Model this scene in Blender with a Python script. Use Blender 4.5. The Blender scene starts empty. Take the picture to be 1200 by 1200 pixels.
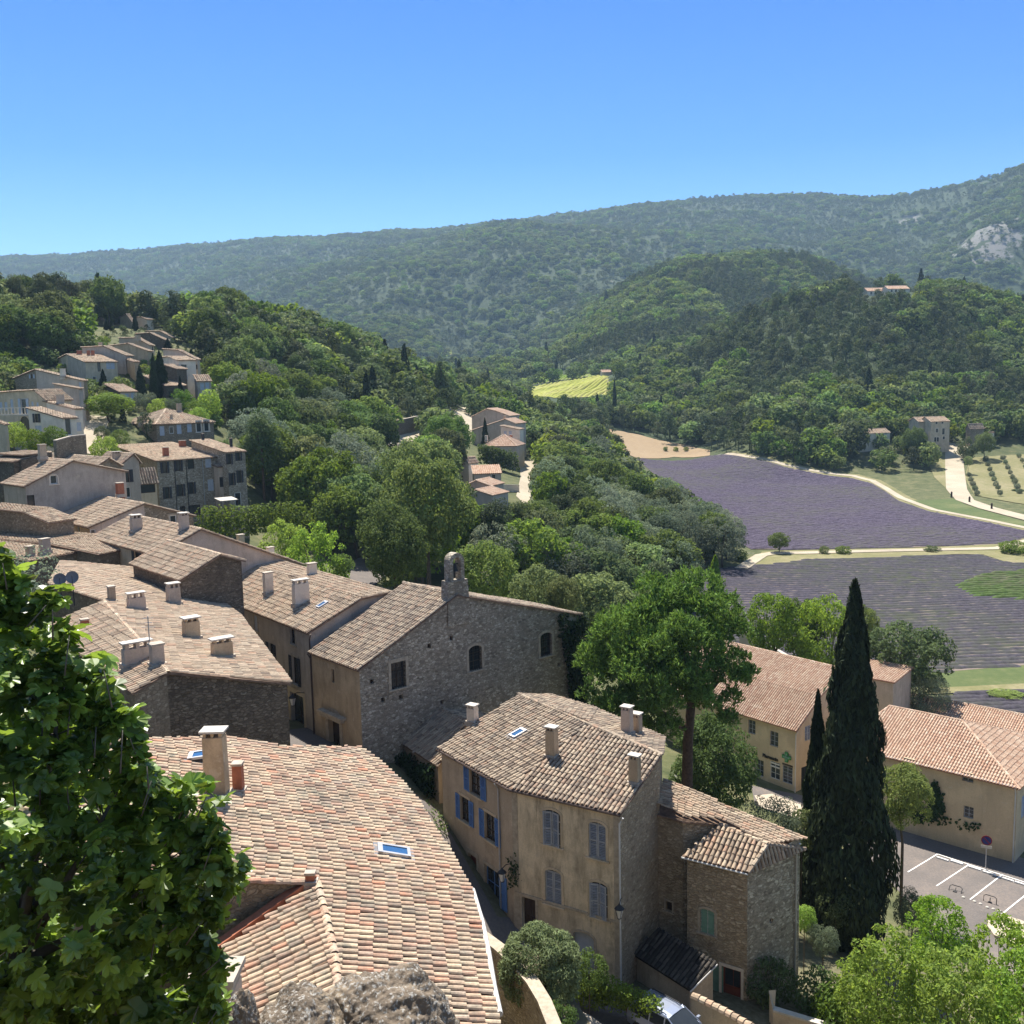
import bpy, bmesh, math, random
import numpy as np
from mathutils import Vector, Matrix
R = random.Random(11)
NR = np.random.default_rng(5)
rad = math.radians
scene = bpy.context.scene
COL = scene.collection

# ------------------------------------------------------------------ camera geometry (photo frame 1200 x 1200)
F = 1155.0; PITCH = rad(7); ROLL = rad(1.3); CZ = 40.0
cf = np.array([0, math.cos(PITCH), -math.sin(PITCH)]); cr0 = np.array([1., 0, 0]); cu0 = np.cross(cr0, cf)
crr = cr0*math.cos(ROLL)-cu0*math.sin(ROLL); cuu = cu0*math.cos(ROLL)+cr0*math.sin(ROLL)
CAM = np.array([0, 0, CZ])
def ray(px, py): return cf+crr*(px-600)/F+cuu*(600-py)/F
def PY(px, py, Y):
    d = ray(px, py); return CAM+d*Y/d[1]
def PZ(px, py, z):
    d = ray(px, py); return CAM+d*(z-CZ)/d[2]
def proj(p):
    q = np.asarray(p, float)-CAM; w = q@cf
    return 600+F*(q@crr)/w, 600-F*(q@cuu)/w
def projn(P):
    q = np.asarray(P, float)-CAM; w = q@cf
    return 600+F*(q@crr)/w, 600-F*(q@cuu)/w

cam = bpy.data.cameras.new('camera'); camo = bpy.data.objects.new('camera', cam); COL.objects.link(camo)
cam.sensor_fit = 'HORIZONTAL'; cam.sensor_width = 36; cam.lens = 36*F/1200
cam.clip_start = .1; cam.clip_end = 30000
camo.matrix_world = Matrix(((crr[0], cuu[0], -cf[0], 0), (crr[1], cuu[1], -cf[1], 0), (crr[2], cuu[2], -cf[2], CZ), (0, 0, 0, 1)))
scene.camera = camo

# ------------------------------------------------------------------ mesh helper
class MB:
    def __init__(s): s.v = []; s.n = 0; s.l = []; s.c = []; s.m = []
    def add(s, v, faces, mat=0):
        v = np.asarray(v, float).reshape(-1, 3)
        if isinstance(faces, np.ndarray):
            s.l.append((faces+s.n).ravel()); s.c.append(np.full(len(faces), faces.shape[1])); s.m.append(np.full(len(faces), mat))
        else:
            for f in faces:
                s.l.append(np.asarray(f)+s.n); s.c.append(np.array([len(f)])); s.m.append(np.array([mat]))
        s.v.append(v); s.n += len(v)
    def poly(s, pts, mat=0): s.add(pts, [list(range(len(pts)))], mat)
    def box(s, c, dx, dy, dz, ax=(1, 0, 0), ay=(0, 1, 0), mat=0, taper=1.0, az=(0, 0, 1)):
        """box: c = bottom centre; half-extents along ax, ay; height dz along az"""
        c = np.asarray(c, float); ax = np.asarray(ax, float); ay = np.asarray(ay, float); az = np.asarray(az, float)
        v = []
        for k, t in ((0, 1.0), (1, taper)):
            for sx, sy in ((-1, -1), (1, -1), (1, 1), (-1, 1)):
                v.append(c+ax*sx*dx/2*t+ay*sy*dy/2*t+az*dz*k)
        s.add(v, [[0, 3, 2, 1], [4, 5, 6, 7], [0, 1, 5, 4], [1, 2, 6, 5], [2, 3, 7, 6], [3, 0, 4, 7]], mat)
    def tube(s, pts, rads, n=6, mat=0, cap=True):
        pts = np.asarray(pts, float); K = len(pts)
        if np.isscalar(rads): rads = [rads]*K
        V = []
        for i in range(K):
            t = pts[min(i+1, K-1)]-pts[max(i-1, 0)]; t = t/(np.linalg.norm(t)+1e-9)
            a = np.cross(t, [0, 0, 1.]) if abs(t[2]) < .95 else np.cross(t, [1., 0, 0])
            a /= np.linalg.norm(a); b = np.cross(t, a)
            for k in range(n):
                th = 2*math.pi*k/n; V.append(pts[i]+(a*math.cos(th)+b*math.sin(th))*rads[i])
        Fc = [[i*n+k, i*n+(k+1) % n, (i+1)*n+(k+1) % n, (i+1)*n+k] for i in range(K-1) for k in range(n)]
        if cap: Fc += [list(range(n))[::-1], [(K-1)*n+k for k in range(n)]]
        s.add(V, Fc, mat)
    def lathe(s, c, prof, n=12, mat=0):
        V = []; c = np.asarray(c, float)
        for (r_, z_) in prof:
            for k in range(n):
                th = 2*math.pi*k/n; V.append(c+np.array([r_*math.cos(th), r_*math.sin(th), z_]))
        K = len(prof)
        s.add(V, [[i*n+k, i*n+(k+1) % n, (i+1)*n+(k+1) % n, (i+1)*n+k] for i in range(K-1) for k in range(n)]+[list(range(n))[::-1], [(K-1)*n+k for k in range(n)]], mat)
    def mesh(s, name, mats, origin=(0, 0, 0), smooth=False):
        me = bpy.data.meshes.new(name)
        V = np.concatenate(s.v)-np.asarray(origin, float); L = np.concatenate(s.l).astype(np.int32); c = np.concatenate(s.c).astype(np.int32); m = np.concatenate(s.m).astype(np.int32)
        me.vertices.add(len(V)); me.vertices.foreach_set('co', V.astype(np.float32).ravel())
        me.loops.add(len(L)); me.loops.foreach_set('vertex_index', L)
        me.polygons.add(len(c)); st = np.concatenate([[0], np.cumsum(c)[:-1]]).astype(np.int32)
        me.polygons.foreach_set('loop_start', st); me.polygons.foreach_set('loop_total', c)
        me.polygons.foreach_set('material_index', m)
        me.polygons.foreach_set('use_smooth', np.full(len(c), smooth))
        for x in (mats if isinstance(mats, (list, tuple)) else [mats]): me.materials.append(x)
        me.update(calc_edges=True); me.validate()
        return me
    def build(s, name, mats, parent=None, smooth=False):
        if not s.v: return None
        org = np.array(parent.matrix_world.translation) if parent is not None and parent.parent is None else (np.array(parent.get('_org')) if parent is not None else np.zeros(3))
        o = bpy.data.objects.new(name, s.mesh(name, mats, org, smooth)); COL.objects.link(o)
        if parent is not None:
            o.parent = parent; o['_org'] = [float(x) for x in org]
        return o
def tag(o, label, cat, group=None, kind=None):
    o['label'] = label; o['category'] = cat
    if group: o['group'] = group
    if kind: o['kind'] = kind
    return o
def empty(name, loc):
    o = bpy.data.objects.new(name, None); COL.objects.link(o); o.location = Vector(loc); o.matrix_world = Matrix.Translation(Vector(loc))
    o.empty_display_size = .3
    return o
def struct(o, label=None):
    o['kind'] = 'structure'; return o

# ------------------------------------------------------------------ materials
def newmat(name):
    m = bpy.data.materials.new(name); m.use_nodes = True
    nt = m.node_tree; nt.nodes.clear()
    out = nt.nodes.new('ShaderNodeOutputMaterial'); b = nt.nodes.new('ShaderNodeBsdfPrincipled')
    nt.links.new(b.outputs[0], out.inputs[0]); b.inputs['Roughness'].default_value = .85
    b.inputs['Specular IOR Level'].default_value = .25
    return m, nt, b, out
def nd(nt, t, **kw):
    n = nt.nodes.new(t)
    for k, v in kw.items(): setattr(n, k, v)
    return n
def ramp(nt, fac, stops, interp='LINEAR'):
    n = nd(nt, 'ShaderNodeValToRGB'); cr = n.color_ramp; cr.interpolation = interp
    while len(cr.elements) < len(stops): cr.elements.new(.5)
    for e, (p, c) in zip(cr.elements, stops):
        e.position = p; e.color = (*c, 1) if len(c) == 3 else c
    nt.links.new(fac, n.inputs[0]); return n.outputs[0]
def noise(nt, vec, scale, detail=4, rough=.55):
    n = nd(nt, 'ShaderNodeTexNoise'); n.inputs['Scale'].default_value = scale; n.inputs['Detail'].default_value = detail; n.inputs['Roughness'].default_value = rough
    if vec is not None: nt.links.new(vec, n.inputs['Vector'])
    return n.outputs[0]
def mixc(nt, fac, a, b, mode='MIX'):
    n = nd(nt, 'ShaderNodeMix', data_type='RGBA', blend_type=mode)
    for i, x in ((6, a), (7, b)):
        if isinstance(x, tuple): n.inputs[i].default_value = (*x, 1)
        else: nt.links.new(x, n.inputs[i])
    if isinstance(fac, float): n.inputs[0].default_value = fac
    else: nt.links.new(fac, n.inputs[0])
    return n.outputs[2]
def mth(nt, op, a, b=None):
    n = nd(nt, 'ShaderNodeMath', operation=op)
    for i, x in ((0, a), (1, b)):
        if x is None: continue
        if isinstance(x, (int, float)): n.inputs[i].default_value = x
        else: nt.links.new(x, n.inputs[i])
    return n.outputs[0]
def mapr(nt, v, a, b, c=0., d=1.):
    n = nd(nt, 'ShaderNodeMapRange'); nt.links.new(v, n.inputs[0])
    for i, x in enumerate((a, b, c, d)): n.inputs[i+1].default_value = x
    return n.outputs[0]
def objco(nt, scale=(1, 1, 1), rot=(0, 0, 0)):
    t = nd(nt, 'ShaderNodeTexCoord'); m = nd(nt, 'ShaderNodeMapping'); m.inputs['Scale'].default_value = scale; m.inputs['Rotation'].default_value = rot
    nt.links.new(t.outputs['Object'], m.inputs[0]); return m.outputs[0]
def bump(nt, b, h, strength=.4, dist=.05):
    n = nd(nt, 'ShaderNodeBump'); n.inputs['Strength'].default_value = strength; n.inputs['Distance'].default_value = dist
    nt.links.new(h, n.inputs['Height']); nt.links.new(n.outputs[0], b.inputs['Normal'])
def flat(name, c, rough=.8, var=.15, vs=3., metal=0., spec=.25):
    m, nt, b, o = newmat(name)
    n = noise(nt, objco(nt), vs, 5, .6)
    f = mapr(nt, n, .3, .7, 1-var, 1+var)
    h = nd(nt, 'ShaderNodeHueSaturation'); h.inputs['Color'].default_value = (*c, 1); nt.links.new(f, h.inputs['Value'])
    nt.links.new(h.outputs[0], b.inputs['Base Color']); b.inputs['Roughness'].default_value = rough; b.inputs['Metallic'].default_value = metal
    b.inputs['Specular IOR Level'].default_value = spec
    return m
def stone(name, cols, mortar, scale=4.4, flatn=1.7, bumps=.6, edge=.10, stain=.5):
    m, nt, b, o = newmat(name)
    co = objco(nt, (1, 1, flatn)); nz = nd(nt, 'ShaderNodeTexNoise'); nz.inputs['Scale'].default_value = 2.2; nt.links.new(co, nz.inputs['Vector'])
    ad = nd(nt, 'ShaderNodeMix', data_type='RGBA', blend_type='LINEAR_LIGHT'); ad.inputs[0].default_value = .16
    nt.links.new(co, ad.inputs[6]); nt.links.new(nz.outputs['Color'], ad.inputs[7])
    v1 = nd(nt, 'ShaderNodeTexVoronoi', feature='DISTANCE_TO_EDGE'); v1.inputs['Scale'].default_value = scale
    v2 = nd(nt, 'ShaderNodeTexVoronoi', feature='F1'); v2.inputs['Scale'].default_value = scale
    for v in (v1, v2): nt.links.new(ad.outputs[2], v.inputs['Vector'])
    sep = nd(nt, 'ShaderNodeSeparateColor'); nt.links.new(v2.outputs['Color'], sep.inputs[0])
    n = len(cols)
    c = ramp(nt, sep.outputs[0], [(i/(n-1), cc) for i, cc in enumerate(cols)])
    e = mapr(nt, v1.outputs['Distance'], edge*.3, edge)
    big = noise(nt, objco(nt, (.35, .35, .2)), 1.0, 5, .65); fine = noise(nt, objco(nt), 9., 4, .7)
    c2 = mixc(nt, e, mortar, c)
    c3 = mixc(nt, mapr(nt, big, .35, .7, 0., stain), c2, tuple(x*.55 for x in mortar), 'MIX')
    hs = nd(nt, 'ShaderNodeHueSaturation'); nt.links.new(c3, hs.inputs['Color']); nt.links.new(mapr(nt, fine, .2, .8, .72, 1.28), hs.inputs['Value'])
    nt.links.new(hs.outputs[0], b.inputs['Base Color']); b.inputs['Roughness'].default_value = .92
    hh = mth(nt, 'ADD', e, mth(nt, 'MULTIPLY', fine, .7)); bump(nt, b, hh, bumps, .06)
    return m
def plaster(name, c, dark, streak=.6, sc=1.):
    m, nt, b, o = newmat(name)
    a = noise(nt, objco(nt, (1, 1, .28)), .9*sc, 6, .65); f = noise(nt, objco(nt), 14, 3, .6); p = noise(nt, objco(nt), .55*sc, 4, .6)
    c1 = mixc(nt, mapr(nt, a, .42, .72, 0., streak), c, dark)
    c2 = mixc(nt, mapr(nt, p, .5, .62, 0., .5), c1, tuple(min(1, x*1.25) for x in c))
    hs = nd(nt, 'ShaderNodeHueSaturation'); nt.links.new(c2, hs.inputs['Color']); nt.links.new(mapr(nt, f, .2, .8, .86, 1.14), hs.inputs['Value'])
    nt.links.new(hs.outputs[0], b.inputs['Base Color']); bump(nt, b, mth(nt, 'ADD', f, a), .25, .03)
    b.inputs['Roughness'].default_value = .92
    return m
def tilemat(name, stops, lichen=(.2, .19, .16), lich=.5, sc=1.0):
    m, nt, b, o = newmat(name)
    g = nd(nt, 'ShaderNodeNewGeometry')
    c = ramp(nt, g.outputs['Random Per Island'], stops)
    big = noise(nt, objco(nt), .35*sc, 5, .6); fine = noise(nt, objco(nt), 11*sc, 4, .7); mid = noise(nt, objco(nt), 2.6*sc, 5, .65)
    k = mth(nt, 'MULTIPLY', mapr(nt, mid, .45, .75), mapr(nt, big, .3, .7, .35, 1.2))
    c = mixc(nt, mth(nt, 'MULTIPLY', k, lich*1.6), c, lichen)
    blot = noise(nt, objco(nt), .9*sc, 6, .75); c = mixc(nt, mth(nt, 'MULTIPLY', mapr(nt, blot, .54, .66), lich*.8), c, tuple(x*.6 for x in lichen))
    hs = nd(nt, 'ShaderNodeHueSaturation'); nt.links.new(c, hs.inputs['Color']); nt.links.new(mapr(nt, fine, .25, .75, .72, 1.28), hs.inputs['Value'])
    nt.links.new(hs.outputs[0], b.inputs['Base Color']); b.inputs['Roughness'].default_value = .9
    bump(nt, b, fine, .3, .02)
    return m
def leafmat(name, c, var=.35, trans=.35, hue=.03, rough=.7, spec=.12, ov=(.72, 1.3), sat=(.75, 1.1)):
    m, nt, b, o = newmat(name)
    g = nd(nt, 'ShaderNodeNewGeometry'); oi = nd(nt, 'ShaderNodeObjectInfo')
    hs = nd(nt, 'ShaderNodeHueSaturation'); hs.inputs['Color'].default_value = (*c, 1)
    v = mth(nt, 'MULTIPLY', mapr(nt, g.outputs['Random Per Island'], 0, 1, 1-var, 1+var), mapr(nt, oi.outputs['Random'], 0, 1, *ov))
    nt.links.new(v, hs.inputs['Value'])
    r2 = mth(nt, 'FRACT', mth(nt, 'MULTIPLY', oi.outputs['Random'], 17.3))
    nt.links.new(mapr(nt, r2, 0, 1, .5-hue, .5+hue*.6), hs.inputs['Hue'])
    r3 = mth(nt, 'FRACT', mth(nt, 'MULTIPLY', oi.outputs['Random'], 51.7))
    nt.links.new(mapr(nt, r3, 0, 1, *sat), hs.inputs['Saturation'])
    nt.links.new(hs.outputs[0], b.inputs['Base Color']); b.inputs['Roughness'].default_value = rough; b.inputs['Specular IOR Level'].default_value = spec
    tr = nd(nt, 'ShaderNodeBsdfTranslucent'); h2 = nd(nt, 'ShaderNodeHueSaturation'); h2.inputs['Value'].default_value = 1.5; h2.inputs['Hue'].default_value = .485; h2.inputs['Saturation'].default_value = 1.1
    nt.links.new(hs.outputs[0], h2.inputs['Color']); nt.links.new(h2.outputs[0], tr.inputs[0])
    ms = nd(nt, 'ShaderNodeMixShader'); ms.inputs[0].default_value = trans
    nt.links.new(b.outputs[0], ms.inputs[1]); nt.links.new(tr.outputs[0], ms.inputs[2]); nt.links.new(ms.outputs[0], o.inputs[0])
    return m

M = {}
OLD = [(0, (.20, .145, .105)), (.18, (.345, .255, .175)), (.4, (.455, .35, .245)), (.6, (.39, .285, .195)), (.75, (.51, .405, .285)), (.9, (.43, .265, .175)), (1, (.57, .46, .33))]
FORE = [(0, (.25, .185, .14)), (.12, (.44, .27, .185)), (.32, (.54, .41, .28)), (.5, (.48, .34, .235)), (.68, (.58, .455, .31)), (.84, (.43, .33, .25)), (.95, (.53, .26, .16)), (1, (.62, .485, .335))]
GREYT = [(0, (.16, .12, .09)), (.25, (.29, .22, .16)), (.5, (.38, .295, .21)), (.75, (.44, .35, .25)), (.92, (.34, .225, .155)), (1, (.50, .405, .29))]
NEWT = [(0, (.40, .245, .165)), (.3, (.52, .36, .25)), (.6, (.57, .425, .305)), (.85, (.48, .30, .20)), (1, (.62, .485, .36))]
M['tile'] = tilemat('old_canal_tile', OLD, (.22, .19, .15), .55)
M['tile_fore'] = tilemat('beige_canal_tile', FORE, (.26, .235, .18), .75, 1.0)  # beige and reddish tones of this roof's own clay
M['tile_grey'] = tilemat('lichened_canal_tile', GREYT, (.20, .18, .15), .6)
M['tile_new'] = tilemat('salmon_canal_tile', NEWT, (.35, .24, .18), .25)
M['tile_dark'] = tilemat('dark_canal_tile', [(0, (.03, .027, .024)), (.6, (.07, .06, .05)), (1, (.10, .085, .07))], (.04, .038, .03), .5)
M['deck'] = flat('channel_tile', (.20, .135, .095), .95, .35, 3)
M['deck_new'] = flat('channel_tile_salmon', (.33, .18, .12), .95, .2, 3)
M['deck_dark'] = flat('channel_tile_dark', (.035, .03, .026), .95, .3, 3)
M['stone'] = stone('rubble_limestone', [(.18, .14, .095), (.36, .29, .20), (.26, .205, .14), (.50, .42, .305)], (.25, .20, .14), 4.6, 1.7)
M['stone_grey'] = stone('grey_rubble', [(.20, .165, .125), (.52, .445, .345), (.30, .25, .19), (.70, .62, .49), (.38, .31, .23)], (.31, .26, .19), 3.9, 1.9, .8)
M['stone_dark'] = stone('dark_rubble', [(.12, .095, .07), (.27, .215, .155), (.17, .135, .10), (.36, .30, .22)], (.15, .12, .085), 4.4, 2.0, .9)  # darker rubble; on the corner house gable it paints in the shade
M['stone_gold'] = stone('golden_rubble', [(.24, .18, .12), (.54, .43, .295), (.38, .295, .195), (.64, .53, .375)], (.40, .32, .215), 3.6, 2.0, 1.0, .13)
M['ashlar'] = flat('dressed_limestone', (.40, .335, .25), .9, .25, 4)
M['cream'] = plaster('cream_render', (.56, .45, .31), (.30, .24, .165), .6)
M['ochre'] = plaster('ochre_render', (.48, .37, .24), (.27, .205, .135), .8)
M['brown'] = plaster('brown_render', (.44, .35, .255), (.27, .215, .155), .6)
M['white'] = plaster('pale_render', (.68, .59, .47), (.45, .39, .32), .4)
M['pink'] = plaster('pinkish_render', (.53, .425, .335), (.35, .28, .215), .6)
M['greyr'] = plaster('grey_render', (.44, .375, .305), (.28, .235, .19), .75)
M['beige'] = plaster('beige_render', (.56, .44, .29), (.36, .27, .18), .4)
M['facade'] = plaster('stained_facade', (.66, .54, .37), (.27, .215, .145), .95, 1.5)
def weather(m, dark, amt=.75, sc=2.2):
    nt = m.node_tree; b = [n for n in nt.nodes if n.type == 'BSDF_PRINCIPLED'][0]; l = b.inputs['Base Color'].links[0].from_socket
    st = noise(nt, objco(nt, (1, 1, .12)), sc, 5, .7); bl = noise(nt, objco(nt), .8, 6, .75)
    f = mth(nt, 'MULTIPLY', mapr(nt, st, .50, .68), mapr(nt, bl, .40, .62)); c = mixc(nt, mth(nt, 'MULTIPLY', f, amt), l, dark)
    pt = mapr(nt, noise(nt, objco(nt), 1.6, 6, .7), .60, .64); c = mixc(nt, mth(nt, 'MULTIPLY', pt, .45), c, (.60, .50, .37))
    nt.links.new(c, b.inputs['Base Color'])
weather(M['facade'], (.12, .10, .08), .85); weather(M['greyr'], (.20, .175, .15), .7); weather(M['pink'], (.26, .21, .17), .6); weather(M['beige'], (.33, .26, .18), .45); weather(M['cream'], (.30, .24, .165), .55); weather(M['ochre'], (.20, .15, .095), .7); weather(M['brown'], (.18, .14, .10), .6)
M['glass'] = flat('window_glass', (.03, .035, .04), .12, .2, 2, 0, .5)
M['wood_dark'] = flat('dark_timber', (.055, .035, .025), .7)
M['door_red'] = flat('red_brown_door', (.16, .045, .025), .6)
M['frame_white'] = flat('white_frame', (.62, .60, .56), .6, .08)
M['sh_blue'] = flat('blue_shutter', (.10, .20, .42), .6, .12)
M['sh_grey'] = flat('grey_shutter', (.33, .34, .36), .7, .12)
M['sh_green'] = flat('green_shutter', (.17, .30, .23), .65, .12)
M['sh_dark'] = flat('dark_shutter', (.045, .045, .05), .7, .15)
M['sh_light'] = flat('pale_shutter', (.42, .45, .50), .7, .12)
M['metal'] = flat('zinc', (.42, .42, .43), .45, .12, 4, .5)
M['metal_white'] = flat('painted_gutter', (.56, .54, .50), .5, .08)
M['metal_dark'] = flat('dark_iron', (.03, .03, .032), .5, .1)
M['pipe_brown'] = flat('brown_pipe', (.08, .055, .045), .6)
M['mortar'] = flat('lime_mortar', (.42, .36, .29), .95, .2, 3)
M['brick'] = flat('fired_clay', (.34, .13, .075), .9, .2, 5)
M['white_cap'] = flat('concrete_cap', (.50, .46, .40), .9, .1)
M['leaf_oak'] = leafmat('oak_leaf', (.088, .128, .036))
M['leaf_mid'] = leafmat('broadleaf', (.112, .175, .038))
M['leaf_light'] = leafmat('light_leaf', (.15, .22, .05), .35, .4)
M['leaf_lime'] = leafmat('lime_leaf', (.205, .31, .065), .4, .45, .012, ov=(.88, 1.12), sat=(.95, 1.08))
M['leaf_pine'] = leafmat('pine_needles', (.082, .112, .040), .35, .2)
M['leaf_umb'] = leafmat('umbrella_pine_needles', (.145, .235, .055), .5, .25, .0, ov=(1., 1.05), sat=(1., 1.02))
M['leaf_cyp'] = leafmat('cypress_foliage', (.030, .050, .018), .45, .12)
M['leaf_silver'] = leafmat('silvery_leaf', (.16, .20, .12), .35, .3)
M['leaf_olive'] = leafmat('olive_leaf', (.145, .19, .095), .4, .25)
M['leaf_fig'] = leafmat('fig_leaf', (.15, .235, .048), .6, .40, .015, .36, .6, ov=(.95, 1.05), sat=(1, 1.02))
M['leaf_dome'] = leafmat('dome_bush_leaf', (.19, .24, .115), .35, .3, .01, ov=(.98, 1.02), sat=(.95, 1))
M['leaf_ivy'] = leafmat('ivy_leaf', (.028, .055, .016), .4, .2)
M['bark'] = flat('bark', (.10, .075, .055), .95, .35, 6)
M['bark_pine'] = flat('pine_bark', (.13, .085, .06), .95, .35, 5)
M['bark_fig'] = flat('fig_bark', (.11, .098, .082), .9, .25, 8)

# ------------------------------------------------------------------ terrain: ground heights on (u = X/Y, Y)
def zp(px, py, Y): return PY(px, py, Y)[2]
KEYS = {
 -420: [(3, 37), (12, 30), (25, 27), (60, 30), (110, 35), (180, 48), (260, 66), (340, 74), (600, 60), (1200, 80), (2000, 250), (3600, 560), (5200, 500)],
 0: [(3, 37), (8, 30), (14, 25), (25, 23), (45, 22), (70, 23), (100, 25.5), (128, 31), (150, 35), (200, 45), (260, 63), (330, 68), (450, 60), (650, 52), (1000, 60), (2000, 190), (2900, 400), (3500, zp(0, 303, 3500)), (5200, 450)],
 200: [(3, 37), (8, 30), (14, 25), (25, 20), (42, 18), (65, 18), (100, 21), (130, 22), (140, 22.5), (165, 32), (200, 41), (230, 48), (270, 59), (320, 65), (420, 55), (550, 46), (900, 60), (1500, 110), (2500, 330), (3300, zp(200, 292, 3300)), (5200, 430)],
 400: [(3, 37), (8, 30), (14, 24), (22, 19), (40, 16), (58, 17), (80, 15.5), (130, 14.5), (150, 14.5), (200, 20), (250, 29), (300, 40), (350, 50), (420, 47), (550, 40), (900, 58), (1300, 110), (2200, 330), (3200, zp(400, 279, 3200)), (5200, 420)],
 600: [(3, 37), (8, 30), (14, 23), (22, 16.5), (35, 12), (47, 10), (52, 11), (62, 12), (80, 10), (100, 8), (150, 10), (200, 15.5), (280, 22), (350, 27), (450, 33), (600, 36), (800, 54), (900, 70), (1100, 110), (1300, 165), (2200, 400), (3000, zp(600, 260, 3000)), (5200, 400)],
 800: [(3, 37), (8, 30), (14, 22), (22, 15), (30, 11), (47, 9), (60, 6), (80, 2.5), (100, 1.5), (150, 2), (180, 4), (214, 5), (300, 8), (400, 12), (450, 20), (600, zp(800, 418, 600)), (700, 70), (850, 105), (1100, zp(800, 313, 1100)), (1400, 150), (1800, 260), (2800, zp(800, 236, 2800)), (5200, 380)],
 940: [(3, 37), (8, 29), (14, 21), (22, 14), (30, 10), (47, 8), (58, 5), (66, 3), (76, 1), (92, 1), (110, 1), (150, 2), (200, 4.3), (330, 7), (360, 13), (450, 36), (620, zp(940, 345, 620)), (800, 84), (900, 100), (1120, zp(940, 302, 1120)), (1500, 165), (2000, 310), (2750, zp(940, 230, 2750)), (5200, 350)],
 1050: [(3, 37), (8, 29), (14, 20), (22, 13), (30, 9), (47, 6.5), (58, 3.5), (64, 1.2), (68, 1), (92, 1), (110, 1), (150, 2), (200, 4.2), (300, 6), (345, 9.5), (362, 14), (450, 38), (610, zp(1050, 343, 610)), (700, 96), (900, 78), (1200, 110), (1700, 200), (2500, zp(1050, 236, 2500)), (2700, 470), (5200, 400)],
 1200: [(3, 37), (8, 29), (14, 20), (22, 13), (30, 9), (47, 5), (58, 2), (64, 1), (92, 1), (110, 1), (200, 4), (290, 5.5), (330, 9), (380, 17), (500, 46), (650, zp(1200, 358, 650)), (800, 78), (1000, 90), (1500, 250), (2200, zp(1200, 201, 2200)), (5200, 480)],
 1600: [(3, 37), (8, 29), (14, 20), (22, 13), (30, 9), (47, 5), (64, 1), (110, 1), (200, 4), (300, 7), (400, 16), (600, 60), (750, 78), (1000, 110), (1500, 290), (2100, 560), (5200, 500)],
}
def hermite(xs, ys, x):
    xs = np.asarray(xs, float); ys = np.asarray(ys, float); n = len(xs)
    h = np.diff(xs); d = np.diff(ys)/h; m = np.zeros(n)
    for i in range(1, n-1):
        if d[i-1]*d[i] > 0:
            w1 = 2*h[i]+h[i-1]; w2 = h[i]+2*h[i-1]; m[i] = (w1+w2)/(w1/d[i-1]+w2/d[i])
    m[0] = d[0]; m[-1] = d[-1]
    x = np.clip(x, xs[0], xs[-1]); k = np.clip(np.searchsorted(xs, x)-1, 0, n-2)
    t = (x-xs[k])/h[k]; t2 = t*t; t3 = t2*t
    return (2*t3-3*t2+1)*ys[k]+(t3-2*t2+t)*h[k]*m[k]+(-2*t3+3*t2)*ys[k+1]+(t3-t2)*h[k]*m[k+1]
NU, NY = 520, 520
LU = np.linspace(-1.35, 1.35, NU); LY = np.linspace(math.log(2.5), math.log(5200), NY); YY = np.exp(LY)
kx = sorted(KEYS); ku = [(k-600)/F for k in kx]
prof = np.array([hermite([math.log(a) for a, b in KEYS[k]], [b for a, b in KEYS[k]], LY) for k in kx])   # cols x NY
ZT = np.array([hermite(ku, prof[:, j], LU) for j in range(NY)])                                   # NY x NU
def vnoise(x, y, seed):
    rg = np.random.default_rng(seed); T_ = rg.random((256, 256))
    xi = np.floor(x).astype(int); yi = np.floor(y).astype(int); fx = x-xi; fy = y-yi
    fx = fx*fx*(3-2*fx); fy = fy*fy*(3-2*fy)
    g = lambda a, b: T_[a % 256, b % 256]
    return (g(xi, yi)*(1-fx)+g(xi+1, yi)*fx)*(1-fy)+(g(xi, yi+1)*(1-fx)+g(xi+1, yi+1)*fx)*fy-.5
UU, YG = np.meshgrid(LU, YY); XG = UU*YG
def smooth(a, b, x): t = np.clip((x-a)/(b-a), 0, 1); return t*t*(3-2*t)
far = smooth(420, 1000, YG)
# ridges and gullies of the far hills run down towards the valley
rot = XG*.85+YG*.5; rot2 = -XG*.5+YG*.85
ridge = 0
for fr, am, sd in ((1/420, 95, 1), (1/190, 42, 2), (1/85, 18, 3), (1/38, 8, 4)):
    ridge = ridge+am*(np.abs(vnoise(rot*fr, rot2*fr*.45, sd))*2-.5)*-1
crest = np.interp(UU, [(-420-600)/F, -600/F, 0, .5, .9], [3600, 3500, 3000, 2200, 2100])
body = np.exp(-((YG-crest*.66)/(crest*.28))**2)+.12*np.exp(-((YG-crest)/(crest*.2))**2)
ZT = ZT+far*body*ridge*.6
ZT = ZT+smooth(300, 600, YG)*(vnoise(XG/60, YG/60, 7)*7+vnoise(XG/25, YG/25, 8)*2.5)*(1-smooth(1400, 2400, YG)*.5)
ZT = ZT+smooth(15, 40, YG)*(1-smooth(60, 90, YG)*.6)*vnoise(XG/7, YG/7, 9)*.35*(1-smooth(60, 95, YG))
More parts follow.
